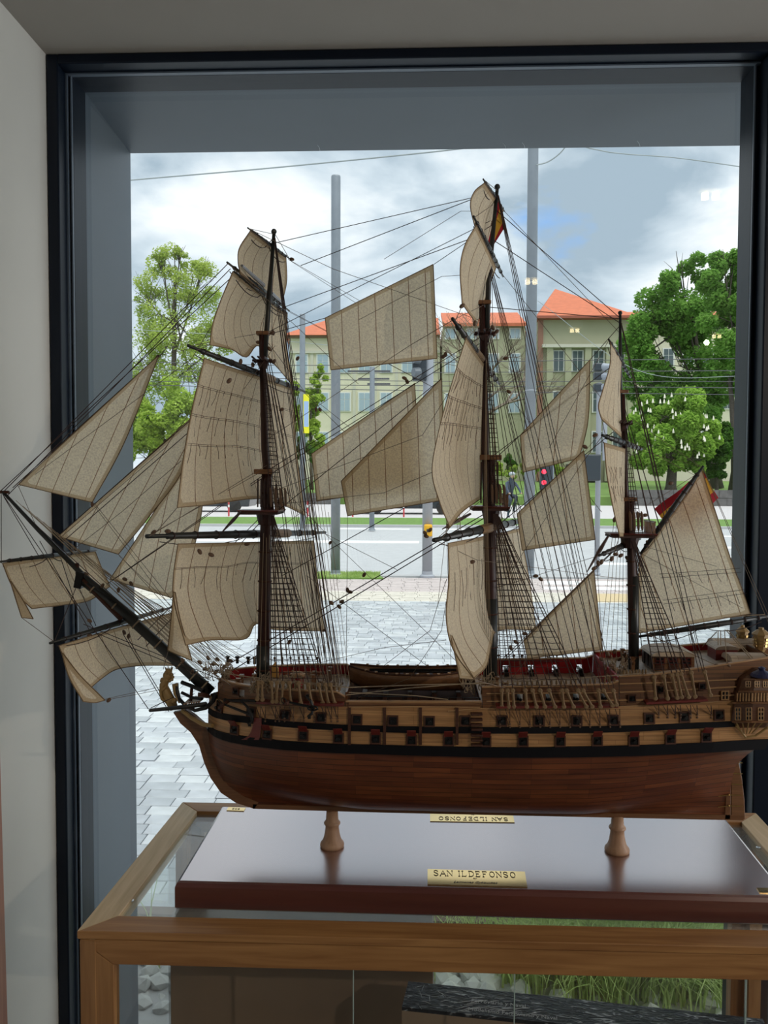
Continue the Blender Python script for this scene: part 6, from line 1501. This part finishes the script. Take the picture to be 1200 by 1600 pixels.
def clump(x, y, n, h, seed, lab):
    r = random.Random(seed); m_ = MB()
    for _ in range(n):
        a = r.uniform(0, math.tau); d = V((math.cos(a), math.sin(a), 0)); p = V((x, y, -.06))+V((r.gauss(0, .05), r.gauss(0, .04), 0)); L = h*r.uniform(.7, 1.5); ln = L*r.uniform(.25, 1.0); s_ = V((-d.y, d.x, 0))*r.uniform(.0022, .0045); Q = []
        for k in range(5):
            t = k/4; Q.append(p+d*ln*t*t+V((0, 0, L*(t-.42*(ln/L)*t*t))))
        vs = []
        for k, q in enumerate(Q): vs += [q-s_*(1-k/4.3), q+s_*(1-k/4.3)]
        m_.add(vs, [(2*k, 2*k+1, 2*k+3, 2*k+2) for k in range(4)])
    o = m_.build('grass_tuft', GM['blade'], kind='stuff'); tag(o, lab, 'grass', 'ornamental grasses outside the glass'); return o
for k, (px, yy, n_, h) in enumerate(((700, 2.6, 60, .2), (760, 2.62, 90, .26), (830, 2.5, 160, .30), (880, 2.62, 200, .34), (930, 2.5, 240, .36), (985, 2.6, 240, .38), (1035, 2.48, 360, .38), (905, 2.46, 160, .3), (960, 2.46, 200, .32), (1060, 2.46, 200, .32), (1110, 2.46, 200, .3), (1085, 2.6, 240, .36), (1130, 2.5, 200, .34), (560, 2.64, 50, .30), (470, 2.6, 40, .28), (232, 2.55, 14, .3), (1180, 2.6, 160, .34), (640, 2.55, 40, .22))):
    clump(xg(px, yy), yy, n_, h, 50+k, {560: 'thin grass tuft seen through the case just right of the first glass door edge', 470: 'thin grass tuft hidden low behind the brown box', 232: 'few grass blades among the stones left of the brown box', 640: 'small grass tuft at the right edge of the brown box', 1180: 'grass tuft behind the right rear post of the case'}.get(px, ['first', 'second', 'third', 'fourth', 'fifth', 'sixth', 'seventh', 'eighth', 'ninth', 'tenth', 'eleventh', 'twelfth', 'thirteenth'][sum(1 for q in (700, 760, 830, 880, 905, 930, 960, 985, 1035, 1060, 1085, 1110, 1130) if q < px) % 13]+' full green grass tuft counted rightwards from the brown box'))

# poles
def pole(px, ytop, ybase, wpx, lab, mat=None, taper=1.0, name='street_pole', base=True, zb=0.0, Yd=None):
    Y = Yd or gy(ybase); r = wpx/2/F*Y; x = xg(px, Y); zt_ = at(px, ytop, Y).z; xt = at(px, ytop, Y).x
    t = thing(name, lab, 'pole', (x, Y, zb)); m_ = MB(); m_.lathe((x, Y, zb), [(r, 0), (r*taper, zt_-zb), (r*taper*.96, zt_-zb+.02)], 20); m_.build('shaft', mat or GM['pole'], t, smooth=True)
    if base: m_ = MB(); m_.lathe((x, Y, zb), [(r*1.45, 0), (r*1.45, .03), (r*1.08, .05), (r*1.05, .10)], 20); m_.build('base_flange', mat or GM['pole'], t)
    for f in (.35, .55):
        m_ = MB(); m_.lathe((x, Y, zb+(zt_-zb)*f), [(r*1.03, 0), (r*1.03, .02)], 20); m_.build('clamp_band', GM['polel'], t)
    return t, x, Y, zt_
pole(524, 277, 901, 14.5, 'grey steel pole ending in the open sky, left of the tall one')
pole(826, 60, 899, 16.5, 'tallest grey steel pole running out of the top of the window', taper=.97)
tC, xC, YCp, zC = pole(668, 560, 902, 16, 'pale lilac-grey signal pole with a small yellow push button', GM['polel'])
m_ = MB(); zz = at(668, 828, YCp).z; m_.box((xC+.01, YCp-.12, zz), (.13, .10, .19)); m_.build('push_button_box', plain('signal_yellow', (.80, .42, .01), .4), tC, bevel=.02)
m_ = MB(); m_.box((xC+.01, YCp-.18, zz), (.05, .02, .05)); m_.build('push_button', GM['darkbox'], tC)
def signal_head(t, x, Y, z, s=1.0, hood=True, nm='signal_head', n_=3):
    m_ = MB(); m_.box((x, Y, z), (.30*s, .16*s, .30*s*n_)); h_ = m_.build(nm, GM['darkbox'], t, bevel=.02)
    for k in range(n_):
        zz = z+(k-(n_-1)/2)*.29*s; m_ = MB(); m_.lathe((x, Y-.08*s, zz), [(.11*s, 0), (.12*s, .02), (.10*s, .14*s)], 14, axis=(-.9, -.45, 0)); m_.build('visor', plain('grey_visor', (.13, .15, .17), .4) if 'grey_visor' not in bpy.data.materials else bpy.data.materials['grey_visor'], h_)
    return h_
zz = at(652, 574, YCp).z; signal_head(tC, xC-.14, YCp-.1, zz, .75, n_=2)
pole(472, 492, 831, 8.5, 'slim pole with a yellow and blue sign beyond the road', GM['pole'])
pole(581, 574, 829, 8, 'slim wire pole with crossarms in front of the cream building', GM['pole'])
tE = [o for o in bpy.data.objects if o.name.startswith('street_pole') and 'crossarms' in o.get('label', '')][0]
YE = gy(829); zE = at(581, 580, YE).z; xE = xg(581, YE)
for k, (dy_, w_) in enumerate(((580, 1.3), (592, .95), (600, .7))):
    m_ = MB(); z_ = at(581, dy_, YE).z; m_.box((xE-.1+.15*k, YE, z_), (w_, .05, .05)); m_.build('crossarm', GM['wired'], tE)
tS = [o for o in bpy.data.objects if o.name.startswith('street_pole') and 'yellow and blue' in o.get('label', '')][0]
YS = gy(831); 
m_ = MB(); a, b = at(474, 616, YS-.1), at(483, 677, YS-.1); m_.span(a.x, b.x, YS-.12, YS-.09, b.z, a.z); sg_ = m_.build('sign_panel', plain('sign_yellow', (.85, .80, .02), .5), tS, bevel=.004)
m_ = MB(); a, b = at(475, 627, YS-.1), at(482.5, 667, YS-.1); m_.span(a.x, b.x, YS-.125, YS-.12, b.z, a.z); m_.build('sign_field', plain('sign_blue', (.35, .50, .75), .5), sg_)
# right-hand signal pole with stacked heads
tF, xF, YF, zF = pole(931, 600, 899, 8, 'signal pole with a stack of grey traffic lights beside the mizzen sails', GM['polel'], Yd=13.2)
for py in (574, 588, 606): 
    zz = at(931, py, 13.2).z; m_ = MB(); m_.box((xF-.03, YF, zz), (.13, .14, .13)); h_ = m_.build('signal_head', GM['darkbox'], tF, bevel=.02); m_ = MB(); m_.lathe((xF+.03, YF-.02, zz), [(.06, 0), (.065, .03), (.05, .16)], 14, axis=(1, -.35, -.05)); m_.build('visor', plain('pale_visor', (.30, .33, .38), .4), h_)
zz = at(938, 690, 13.2).z; m_ = MB(); m_.box((xF+.10, YF, zz), (.07, .05, .62)); m_.build('control_box', GM['polel'], tF, bevel=.01)
zz = at(930, 730, 12.6).z; m_ = MB(); m_.box((xg(929, 12.6), 13.0, zz), (.30, .06, .42)); m_.build('back_board', GM['darkbox'], tF, bevel=.02)
# pedestrian lights showing two red figures
tP, xP, YP, zP = pole(861, 726, 826, 5, 'short post with a double red pedestrian light behind the staysails', GM['pole'], Yd=25.5)
m_ = MB(); a, b = at(843, 727, YP), at(862, 766, YP); m_.span(a.x, b.x, YP-.2, YP-.02, b.z, a.z); h_ = m_.build('signal_head', GM['darkbox'], tP, bevel=.02)
redl = emit('red_signal', (1, .03, .06), 2.2)
for py in (737, 754):
    c_ = at(850, py, YP-.24); m_ = MB(); m_.lathe(c_, [(.001, -.02), (.075, 0), (.075, .03)], 16, axis=(0, 1, 0)); m_.build('lamp_lens', redl, h_)
    m_ = MB(); m_.lathe(c_+V((0, .0, 0)), [(.10, 0), (.10, .05)], 16, axis=(0, 1, 0)); m_.build('visor', GM['darkbox'], h_)
# overhead wires
def wire(name, pts, lab, r=.012, mat=None):
    Q = [at(*p) for p in pts]; m_ = MB(); m_.tube(catmull(Q, 16), r, 5); tag(m_.build(name, mat or GM['wire']), lab, 'wire')
wire('overhead_wire', [(-60, 306, 16), (200, 282, 16), (430, 262, 15), (690, 236, 14), (800, 222, 14)], 'pale cable crossing the sky above the left tree', .013)
wire('overhead_wire', [(826, 200, 12.9), (940, 236, 14), (1060, 247, 15), (1180, 264, 16), (1300, 282, 17)], 'thin cable running right from the top of the tallest pole', .010)
wire('overhead_wire', [(838, 258, 12.9), (858, 252, 12.9), (880, 234, 12.8), (900, 200, 12.7)], 'short loose cable hanging beside the tallest pole', .010)
for k, (ya, yb) in enumerate(((571, 566), (583, 582), (592, 596), (601, 603), (607, 611))):
    wire('tram_wire', [(205, ya-6, 27), (470, ya, 27), (700, yb, 27), (1170, yb-6+3*k, 27)], ['topmost', 'second', 'third', 'fourth', 'lowest'][k]+' of the dark tram wires across the cream building', .012, GM['wired'])
wire('catenary_wire', [(205, 515, 24), (340, 523, 24), (520, 540, 24)], 'thin pale wire in front of the tall tree by the left jamb', .008)
wire('catenary_wire', [(840, 470, 24), (1000, 580, 24), (1175, 588, 24)], 'thin pale wire in front of the big green trees', .008)

# buildings
def building(name, lab, x0, x1, Y0, Y1, z0, z1, mat): 
    t = thing(name, lab, 'building', ((x0+x1)/2, (Y0+Y1)/2, z0)); m_ = MB(); m_.span(x0, x1, Y0, Y1, z0-1.5, z1); m_.build('wall', mat, t); return t
def bwindow(t, cx, cz, Y, w_, h_, pane, mull=2, trans=True):
    m_ = MB(); m_.span(cx-w_/2-.10, cx+w_/2+.10, Y-.10, Y+.05, cz-h_/2-.10, cz+h_/2+.10); f = m_.build('window', GM['wframe'], t)
    for k in range(mull):
        a = cx-w_/2+w_*k/mull+.03; b = cx-w_/2+w_*(k+1)/mull-.03
        if trans:
            m_ = MB(); m_.span(a, b, Y-.13, Y-.09, cz-h_/2, cz+h_*.12); m_.build('pane', pane, f); m_ = MB(); m_.span(a, b, Y-.13, Y-.09, cz+h_*.12+.06, cz+h_/2); m_.build('pane', pane, f)
        else: m_ = MB(); m_.span(a, b, Y-.13, Y-.09, cz-h_/2, cz+h_/2); m_.build('pane', pane, f)
YB0 = 80.0; bx = lambda px: xg(px, YB0); bz_ = lambda py: at(648, py, YB0).z
zg = 1.5
L = building('office_building', 'long cream building with an orange roof behind the staysails', bx(452), bx(686), YB0, YB0+14, zg, bz_(526), GM['facade'])
m_ = MB(); m_.span(bx(446), bx(686), YB0-.5, YB0+.2, bz_(528), bz_(523)); m_.build('eave', plain('brown_eave', (.22, .15, .10), .8), L)
m_ = MB(); ze, zr = bz_(525), at(648, 497, YB0+7).z; m_.add([V((bx(440), YB0-.8, ze)), V((bx(686), YB0-.8, ze)), V((bx(686), YB0+15, ze)), V((bx(440), YB0+15, ze)), V((bx(506), YB0+7, zr)), V((bx(686), YB0+7, zr))], [(0, 1, 5, 4), (1, 2, 5), (2, 3, 4, 5), (3, 0, 4), (3, 2, 1, 0)]); m_.build('roof', GM['tile'], L)
m_ = MB(); m_.span(bx(452), bx(686), YB0-.25, YB0, bz_(552), bz_(548)); m_.build('cornice', GM['trim'], L)
k = 0
for px in [471, 504, 538, 569, 603, 636, 668]:
    for py, hh in ((568, 27), (628, 27), (690, 28)): bwindow(L, bx(px), bz_(py), YB0, 17/F*YB0, hh/F*YB0, GM['pane'])
for px in range(487, 670, 33): m_ = MB(); m_.span(bx(px)-.15, bx(px)+.15, YB0-.12, YB0, zg, bz_(552)); m_.build('pilaster', GM['trim'], L)
# central block with hipped roof
YM = 74.0; mx_ = lambda px: xg(px, YM); mz_ = lambda py: at(648, py, YM).z
Mb = building('central_block', 'olive block with an orange hipped roof at the middle of the street view', mx_(838), mx_(984), YM, YM+20, zg, mz_(500), GM['facade2'])
m_ = MB(); ze, zr = mz_(499), at(648, 460, YM+8).z; m_.add([V((mx_(832), YM-.8, ze)), V((mx_(990), YM-.8, ze)), V((mx_(990), YM+21, ze)), V((mx_(832), YM+21, ze)), V((mx_(879), YM+6, zr)), V((mx_(884), YM+14, zr))], [(0, 1, 4), (1, 2, 5, 4), (2, 3, 5), (3, 0, 4, 5), (3, 2, 1, 0)]); m_.build('roof', GM['tile'], Mb)
m_ = MB(); m_.span(mx_(833), mx_(989), YM-.9, YM, mz_(501), mz_(497)); m_.build('eave', plain('red_gutter', (.35, .10, .06), .7), Mb)
m_ = MB(); m_.span(mx_(842), mx_(976), YM-.6, YM, mz_(545), mz_(540)); m_.build('cornice', GM['trim'], Mb)
for px in (868, 897, 929, 960):
    for py, hh in ((565, 30), (628, 30), (690, 30)): bwindow(Mb, mx_(px), mz_(py), YM, 15/F*YM, hh/F*YM, GM['paned'])
for px in (854, 882, 912, 944, 974): m_ = MB(); m_.span(mx_(px)-.28, mx_(px)+.28, YM-.45, YM, zg, mz_(545)); m_.build('pilaster', GM['facade2'], Mb)
m_ = MB(); m_.span(mx_(838)-.1, mx_(838)+.35, YM-.2, YM+.2, zg, mz_(500)); m_.build('downpipe', GM['redp'] if False else plain('rusty_pipe', (.30, .15, .10), .7), Mb)
m_ = MB(); m_.span(mx_(880), mx_(930), YM-1.2, YM, zg, mz_(725)); m_.build('entrance', plain('dark_doorway', (.05, .05, .05), .6), Mb)
# attic strip of the olive wing left of it
Ow = building('olive_wing', 'olive wing with a low orange roof behind the bare tree', 2.62, 10.4, YB0-3, YB0+9, zg, at(648, 508, 77).z, GM['facade2'])
ox = lambda px: xg(px, 77.0); oz = lambda py: at(648, py, 77.0).z
m_ = MB(); m_.add([V((ox(690), 76.4, oz(507))), V((10.4, 76.4, oz(507))), V((10.4, 83, at(648, 489, 83).z)), V((ox(690), 83, at(648, 489, 83).z))], [(0, 1, 2, 3)]); m_.v += [v-V((0, 0, .3)) for v in m_.v]; m_.f += [(7, 6, 5, 4), (0, 4, 5, 1), (1, 5, 6, 2), (2, 6, 7, 3), (3, 7, 4, 0)]; m_.m = [0]*6; m_.build('roof', GM['tile'], Ow)
for px in (702, 735, 768, 801):
    for py, hh in ((522, 14), (568, 28), (630, 28)): bwindow(Ow, ox(px), oz(py), 77.0, 15/F*77, hh/F*77, GM['pane'], trans=False)
R = building('right_wing', 'pale wing with an orange roof hidden behind the big trees', bx(985), bx(1260), YB0, YB0+12, zg, bz_(503), GM['facade'])
m_ = MB(); ze, zr = bz_(504), at(648, 489, YB0+6).z; m_.add([V((bx(980), YB0-.8, ze)), V((bx(1270), YB0-.8, ze)), V((bx(1270), YB0+13, ze)), V((bx(980), YB0+13, ze)), V((bx(980), YB0+6, zr)), V((bx(1270), YB0+6, zr))], [(0, 1, 5, 4), (1, 2, 5), (2, 3, 4, 5), (3, 0, 4), (3, 2, 1, 0)]); m_.build('roof', GM['tile'], R)
for px in range(1005, 1200, 30):
    for py, hh in ((560, 26), (625, 26), (688, 28)): bwindow(R, bx(px), bz_(py), YB0, 15/F*YB0, hh/F*YB0, GM['paned'])

# trees
def gz(Y): return .55+(Y-50.1)*(1.0/27.9) if Y > 50.1 else .0
def tree(name, lab, Y, crown, trunk, mat, n, leaf, seed, group='street trees', bark=None, blossoms=0, zb=None, shell=.55, branches=8):
    """crown: list of (px, py, rx_px, ry_px) blobs; trunk: (px_base, py_base, px_top, py_top, w_px)"""
    r = random.Random(seed); zb_ = gz(Y); t = thing(name, lab, 'tree', (xg(trunk[0], Y), Y, zb_), group)
    s_ = Y/F; bk = bark or GM['bark']
    m_ = MB(); a, b = at(trunk[0], trunk[1], Y), at(trunk[2], trunk[3], Y); a.z = zb_; m_.tube([a, a.lerp(b, .12), a.lerp(b, .5)+V((r.uniform(-.2, .2), 0, 0)), b], [trunk[4]*s_*.75, trunk[4]*s_*.5, trunk[4]*s_*.38, trunk[4]*s_*.10], 8)
    m_.build('trunk', bk, t, smooth=True); br = MB(); blobs = []
    for (px, py, rx, ry) in crown: blobs.append((at(px, py, Y+r.uniform(-.3, .3)*rx*s_), rx*s_, ry*s_))
    for c_, rx, ry in blobs:
        q = a.lerp(b, r.uniform(.35, .95)); mid = q.lerp(c_, .5)+V((0, 0, -.1*ry)); br.tube([q, mid, c_], [trunk[4]*s_*.16, trunk[4]*s_*.10, trunk[4]*s_*.03], 5)
        for _ in range(branches): d = V((r.gauss(0, 1), r.gauss(0, 1), r.gauss(0, 1)+.4)).normalized(); e_ = c_+V((d.x*rx, d.y*rx, d.z*ry))*.85; br.tube([mid.lerp(c_, r.random()), c_.lerp(e_, .5), e_], [trunk[4]*s_*.05, trunk[4]*s_*.035, .008], 4)
    br.build('branches', bk, t, kind='stuff')
    tot = sum(rx*ry for c_, rx, ry in blobs); m_ = MB()
    for c_, rx, ry in blobs:
        subs = []
        for _ in range(max(5, int(26*rx*ry/tot*len(blobs)/2))):
            d = V((r.gauss(0, 1), r.gauss(0, 1), r.gauss(0, 1))).normalized()*(r.random()**.4); subs.append(c_+V((d.x*rx, d.y*rx, d.z*ry))*1.02)
        cs = min(rx, ry)*.40
        for _ in range(int(1.7*n*rx*ry/tot)):
            q = r.choice(subs) if subs else c_; d = V((r.gauss(0, 1), r.gauss(0, 1), r.gauss(0, .7))).normalized()*cs*(shell+(1-shell)*r.random()); p = q+d
            k = (p-c_); 
            if (k.x/rx)**2+(k.y/rx)**2+(k.z/ry)**2 > 1.9: continue
            nrm = V((r.gauss(0, .8), r.gauss(0, .8), 1.0)).normalized(); u = nrm.orthogonal().normalized(); u = (u*math.cos(r.random()*6.3)+nrm.cross(u)*math.sin(r.random()*6.3)).normalized(); v_ = nrm.cross(u); L = leaf*.72*s_*r.uniform(.6, 1.25)
            m_.add([p-u*L*.5, p+v_*L*.32, p+u*L*.5-V((0, 0, L*.15)), p-v_*L*.32], [(0, 1, 2, 3)])
    m_.build('foliage', mat, t, kind='stuff')
    if blossoms:
        m_ = MB()
        for _ in range(blossoms):
            c_, rx, ry = r.choice(blobs); a_ = r.uniform(0, math.tau); el = r.uniform(-.3, 1.2); d = V((math.cos(a_)*math.cos(el)*rx, -abs(math.sin(a_))*math.cos(el)*rx, math.sin(el)*ry)); q = c_+d*.98
            m_.lathe(q, [(.07, -.02), (.06, .08), (.04, .17), (.01, .26)], 6)
        m_.build('blossoms', GM['white'], t, kind='stuff')
    return t
tree('tall_tree', 'tall thin-leaved yellow-green tree standing by the left window jamb', 56, [(232, 470, 34, 70), (275, 430, 34, 50), (305, 455, 38, 55), (262, 530, 55, 55), (315, 540, 36, 50), (225, 580, 40, 60), (300, 600, 55, 40), (350, 520, 28, 60), (252, 405, 18, 24), (282, 398, 16, 22), (318, 420, 16, 26)], (277, 745, 272, 440, 12), GM['lime'], 15000, 6.0, 1, branches=14)
tree('leafy_tree', 'low bright green chestnut tree under the tall one at the left', 52, [(228, 650, 40, 50), (270, 632, 40, 36), (300, 668, 36, 52), (250, 690, 50, 32), (322, 640, 22, 40), (225, 715, 36, 30), (290, 720, 40, 24)], (262, 768, 262, 660, 12), GM['bright'], 15000, 9, 2)
tree('young_tree', 'slender bright green tree behind the pole with the yellow sign', 58, [(486, 610, 17, 32), (500, 590, 12, 22), (478, 655, 20, 35), (496, 680, 17, 26), (455, 640, 18, 50)], (487, 765, 487, 610, 5), GM['bright'], 7000, 7.5, 3)
tree('big_tree', 'largest dark green tree right of the hipped roof', 62, [(1062, 430, 34, 44), (1025, 500, 44, 48), (1000, 560, 34, 40), (1060, 640, 60, 40), (1040, 490, 48, 44), (1085, 500, 46, 60), (1010, 540, 40, 50), (1060, 570, 62, 55), (1110, 590, 46, 60), (1000, 600, 36, 44), (1035, 640, 40, 40), (1105, 650, 36, 34)], (1120, 765, 1080, 470, 15), GM['dark'], 36000, 8.5, 4)
tree('big_tree', 'green tree with forked trunks at the right edge of the window', 56, [(1132, 425, 34, 40), (1165, 430, 36, 52), (1140, 500, 44, 50), (1172, 530, 36, 60), (1150, 590, 38, 40), (1185, 480, 30, 80)], (1150, 757, 1160, 480, 17), GM['dark'], 26000, 8.5, 5)
tf = [o for o in bpy.data.objects if o.get('label', '').startswith('green tree with forked')][0]
for (x0, y0, x1, y1) in ((1150, 752, 1140, 590), (1153, 755, 1172, 560)): m_ = MB(); a, b = at(x0, y0, 55.6), at(x1, y1, 56); m_.tube([a, a.lerp(b, .5)+V((.1, 0, 0)), b], [.34, .26, .12], 8); m_.build('trunk', GM['bark'], tf, smooth=True)
GM['chestnut'] = leaf_mat('chestnut_leaf', (.20, .38, .05), (.40, .60, .12))
tree('chestnut_tree', 'chestnut tree in flower with white candles behind the spanker', 52, [(1020, 665, 34, 40), (1060, 655, 38, 44), (1090, 690, 34, 44), (1035, 705, 40, 34), (1010, 700, 26, 34), (1075, 720, 34, 24)], (1048, 768, 1050, 660, 17), GM['chestnut'], 26000, 9, 6, blossoms=75)
tree('dark_bush_tree', 'small dark green tree between the chestnut and the forked trunk', 54, [(1118, 708, 22, 28), (1135, 690, 18, 26), (1110, 735, 20, 16)], (1120, 766, 1120, 700, 6), GM['hedge'], 7000, 8, 7)
tree('clipped_shrub', 'dark rounded shrub on the lawn behind the mainmast', 66, [(798, 722, 9, 20)], (798, 742, 798, 720, 3), GM['hedge'], 1800, 6, 8, 'park shrubs')
tree('low_hedge', 'bright low hedge along the lawn left of the red light', 60, [(775, 732, 18, 9), (800, 738, 22, 8), (832, 732, 18, 10)], (800, 745, 800, 738, 3), GM['bright'], 5000, 6, 9, 'park shrubs')
tree('low_hedge', 'bright low hedge behind the red light', 58, [(868, 730, 24, 10), (905, 732, 20, 9)], (885, 745, 885, 738, 3), GM['bright'], 4000, 6, 10, 'park shrubs')
tree('low_hedge', 'low hedge before the cream building by the foremast', 53, [(470, 700, 20, 14), (500, 715, 18, 10), (440, 705, 20, 14)], (470, 740, 470, 710, 3), GM['hedge'], 5000, 6, 13, 'park shrubs')
# bare tree before the olive wing
r = random.Random(2); YT = 64.0; t = thing('bare_tree', 'leafless brown tree before the olive wing', 'tree', (xg(745, YT), YT, 1), 'street trees'); m_ = MB()
def grow(p, d, L, w_, k):
    e_ = p+d*L; m_.tube([p, p.lerp(e_, .5)+V((r.uniform(-.05, .05)*L, 0, 0)), e_], [w_, w_*.8, w_*.62], 5)
    if k > 0:
        for _ in range(3 if k > 2 else 4): nd = (d+V((r.gauss(0, .5), r.gauss(0, .4), r.gauss(.12, .3)))).normalized(); grow(p.lerp(e_, r.uniform(.5, 1)), nd, L*r.uniform(.6, .85), w_*.55, k-1)
grow(at(742, 748, YT), V((0.05, 0, 1)), 5.2, .32, 5); m_.build('branches', GM['barkd'], t, kind='stuff')

# parked cars and posts beyond the road
def car(px, Yc, lab, L=4.4):
    x = xg(px, Yc); t = thing('parked_car', lab, 'car', (x, Yc, .02), 'cars beyond the road'); w_ = 1.75
    prof = [(-.5, .28), (-.49, .62), (-.40, .78), (-.26, .86), (-.16, 1.28), (.0, 1.42), (.18, 1.40), (.34, 1.05), (.48, .92), (.5, .60), (.49, .28)]
    m_ = MB(); m_.hexa([V((x+a*L, Yc-w_/2, b)) for a, b in prof], [V((x+a*L, Yc+w_/2, b)) for a, b in prof]); m_.build('body', GM['carp'], t, bevel=.05)
    m_ = MB(); pr = [(-.22, .92), (-.145, 1.24), (0, 1.34), (.16, 1.32), (.28, 1.0)]; m_.hexa([V((x+a*L, Yc-w_/2-.012, b)) for a, b in pr], [V((x+a*L, Yc-w_/2+.01, b)) for a, b in pr]); m_.build('side_window', GM['cglass'], t)
    for a in (-.33, .33):
        m_ = MB(); m_.lathe((x+a*L, Yc-w_/2-.02, .33), [(.2, -.02), (.32, 0), (.32, .2), (.2, .22)], 18, axis=(0, 1, 0)); m_.build('wheel', GM['tyre'], t)
car(640, 36.5, 'dark car seen under the middle staysail', 4.6); car(322, 38.0, 'dark car seen under the fore topsail')
for px in (355, 551, 631, 480): 
    Y = 33.0; x = xg(px, Y); t = thing('bollard', {355: 'thin red post with a pale band under the fore topsail foot', 551: 'thin red post with a pale band left of the dark car', 631: 'thin red post with a pale band in front of the dark car', 480: 'thin red post with a pale band by the foremast backstays'}[px], 'post', (x, Y, .02), 'red posts on the far sidewalk'); m_ = MB(); m_.lathe((x, Y, .02), [(.035, 0), (.035, .62), (.03, .66)], 10); m_.build('shaft', GM['redp'], t)
    m_ = MB(); m_.lathe((x, Y, .40), [(.037, 0), (.037, .1)], 10); m_.build('band', GM['line'], t)

# cyclist on the far side
def skinfig(name, joints, edges, mat, parent, sub=1):
    me = bpy.data.meshes.new(name); me.from_pydata([tuple(V(p)-origin_of(parent)) for p, _ in joints], edges, []); me.materials.append(mat)
    o = bpy.data.objects.new(name, me); C.objects.link(o); o.parent = parent; ORG[o.name] = origin_of(parent)
    md = o.modifiers.new('skin', 'SKIN'); me.skin_vertices[0].data[0].use_root = True
    for v, (_, rd) in zip(me.skin_vertices[0].data, joints): v.radius = (rd, rd) if not isinstance(rd, tuple) else rd
    md.use_smooth_shade = True; s2 = o.modifiers.new('sub', 'SUBSURF'); s2.levels = sub; s2.render_levels = sub; return o
Yk = 31.0; xk = xg(797, Yk); B_ = V((xk, Yk, .02))
bk = thing('bicycle', 'bicycle under the cyclist on the far sidewalk', 'bicycle', tuple(B_)); dirk = V((.35, -.94, 0)).normalized(); up = V((0, 0, 1)); sd = dirk.cross(up)
K = lambda f, s_, z: B_+dirk*f+sd*s_+up*z
for f in (-.52, .52):
    m_ = MB(); m_.tube([K(f, 0, .34)+dirk*math.cos(a)*.33+up*math.sin(a)*.33 for a in [math.tau*i/24 for i in range(25)]], .018, 6)
    for k in range(8): a = math.tau*k/8; m_.tube([K(f, 0, .34), K(f, 0, .34)+dirk*math.cos(a)*.32+up*math.sin(a)*.32], .004, 3)
    m_.build('wheel', GM['tyre'], bk)
m_ = MB()
for a, b in (((-.52, .34), (-.08, .30)), ((-.08, .30), (-.20, .86)), ((-.20, .80), (.36, .86)), ((-.08, .30), (.36, .78)), ((.36, .98), (.52, .34)), ((-.52, .34), (-.19, .78))): m_.tube([K(a[0], 0, a[1]), K(b[0], 0, b[1])], .018, 5)
m_.tube([K(.34, -.27, 1.02), K(.37, 0, .98), K(.34, .27, 1.02)], .015, 5); m_.box(K(-.22, 0, .90), (.15, .2, .05)); m_.build('frame', GM['darkbox'], bk)
pr_ = thing('person', 'cyclist in a dark jacket and grey helmet riding behind the mainmast', 'person', tuple(K(-.2, 0, .9)), None)
cloth_d = plain('dark_blue_cloth', (.05, .07, .12), .85); skin_ = plain('skin', (.55, .36, .27), .6)
J = [(K(-.18, 0, .98), .15), (K(-.10, 0, 1.18), .14), (K(.02, 0, 1.42), .15), (K(.06, 0, 1.53), .06), (K(.09, 0, 1.66), .09), (K(.11, 0, 1.76), .08),
     (K(.01, .19, 1.42), .06), (K(.18, .26, 1.20), .045), (K(.34, .25, 1.05), .035), (K(.38, .25, 1.04), .03), (K(.01, -.19, 1.42), .06), (K(.18, -.26, 1.20), .045), (K(.34, -.25, 1.05), .035), (K(.38, -.25, 1.04), .03),
     (K(-.12, .10, .93), .095), (K(.22, .11, .80), .075), (K(.05, .11, .42), .05), (K(.0, .11, .16), .04), (K(.13, .11, .12), .035),
     (K(-.12, -.10, .93), .095), (K(.26, -.11, .92), .075), (K(.12, -.11, .56), .05), (K(.04, -.11, .36), .04), (K(.17, -.11, .33), .035)]
E = [(0, 1), (1, 2), (2, 3), (3, 4), (4, 5), (2, 6), (6, 7), (7, 8), (8, 9), (2, 10), (10, 11), (11, 12), (12, 13), (0, 14), (14, 15), (15, 16), (16, 17), (17, 18), (0, 19), (19, 20), (20, 21), (21, 22), (22, 23)]
skinfig('body', J, E, cloth_d, pr_, 2)
m_ = MB(); m_.ball(K(.13, 0, 1.69), .082, 12, sz=1.15); m_.build('face', skin_, pr_, smooth=True)
m_ = MB(); m_.ball(K(.09, 0, 1.77), .125, 12, sx=1, sz=.75); m_.build('helmet', plain('grey_helmet', (.40, .43, .48), .4), pr_, smooth=True)
for s_ in (-1, 1): m_ = MB(); m_.ball(K(.39, s_*.25, 1.035), .045, 8, sz=.7); m_.build('hand', skin_, pr_, smooth=True)
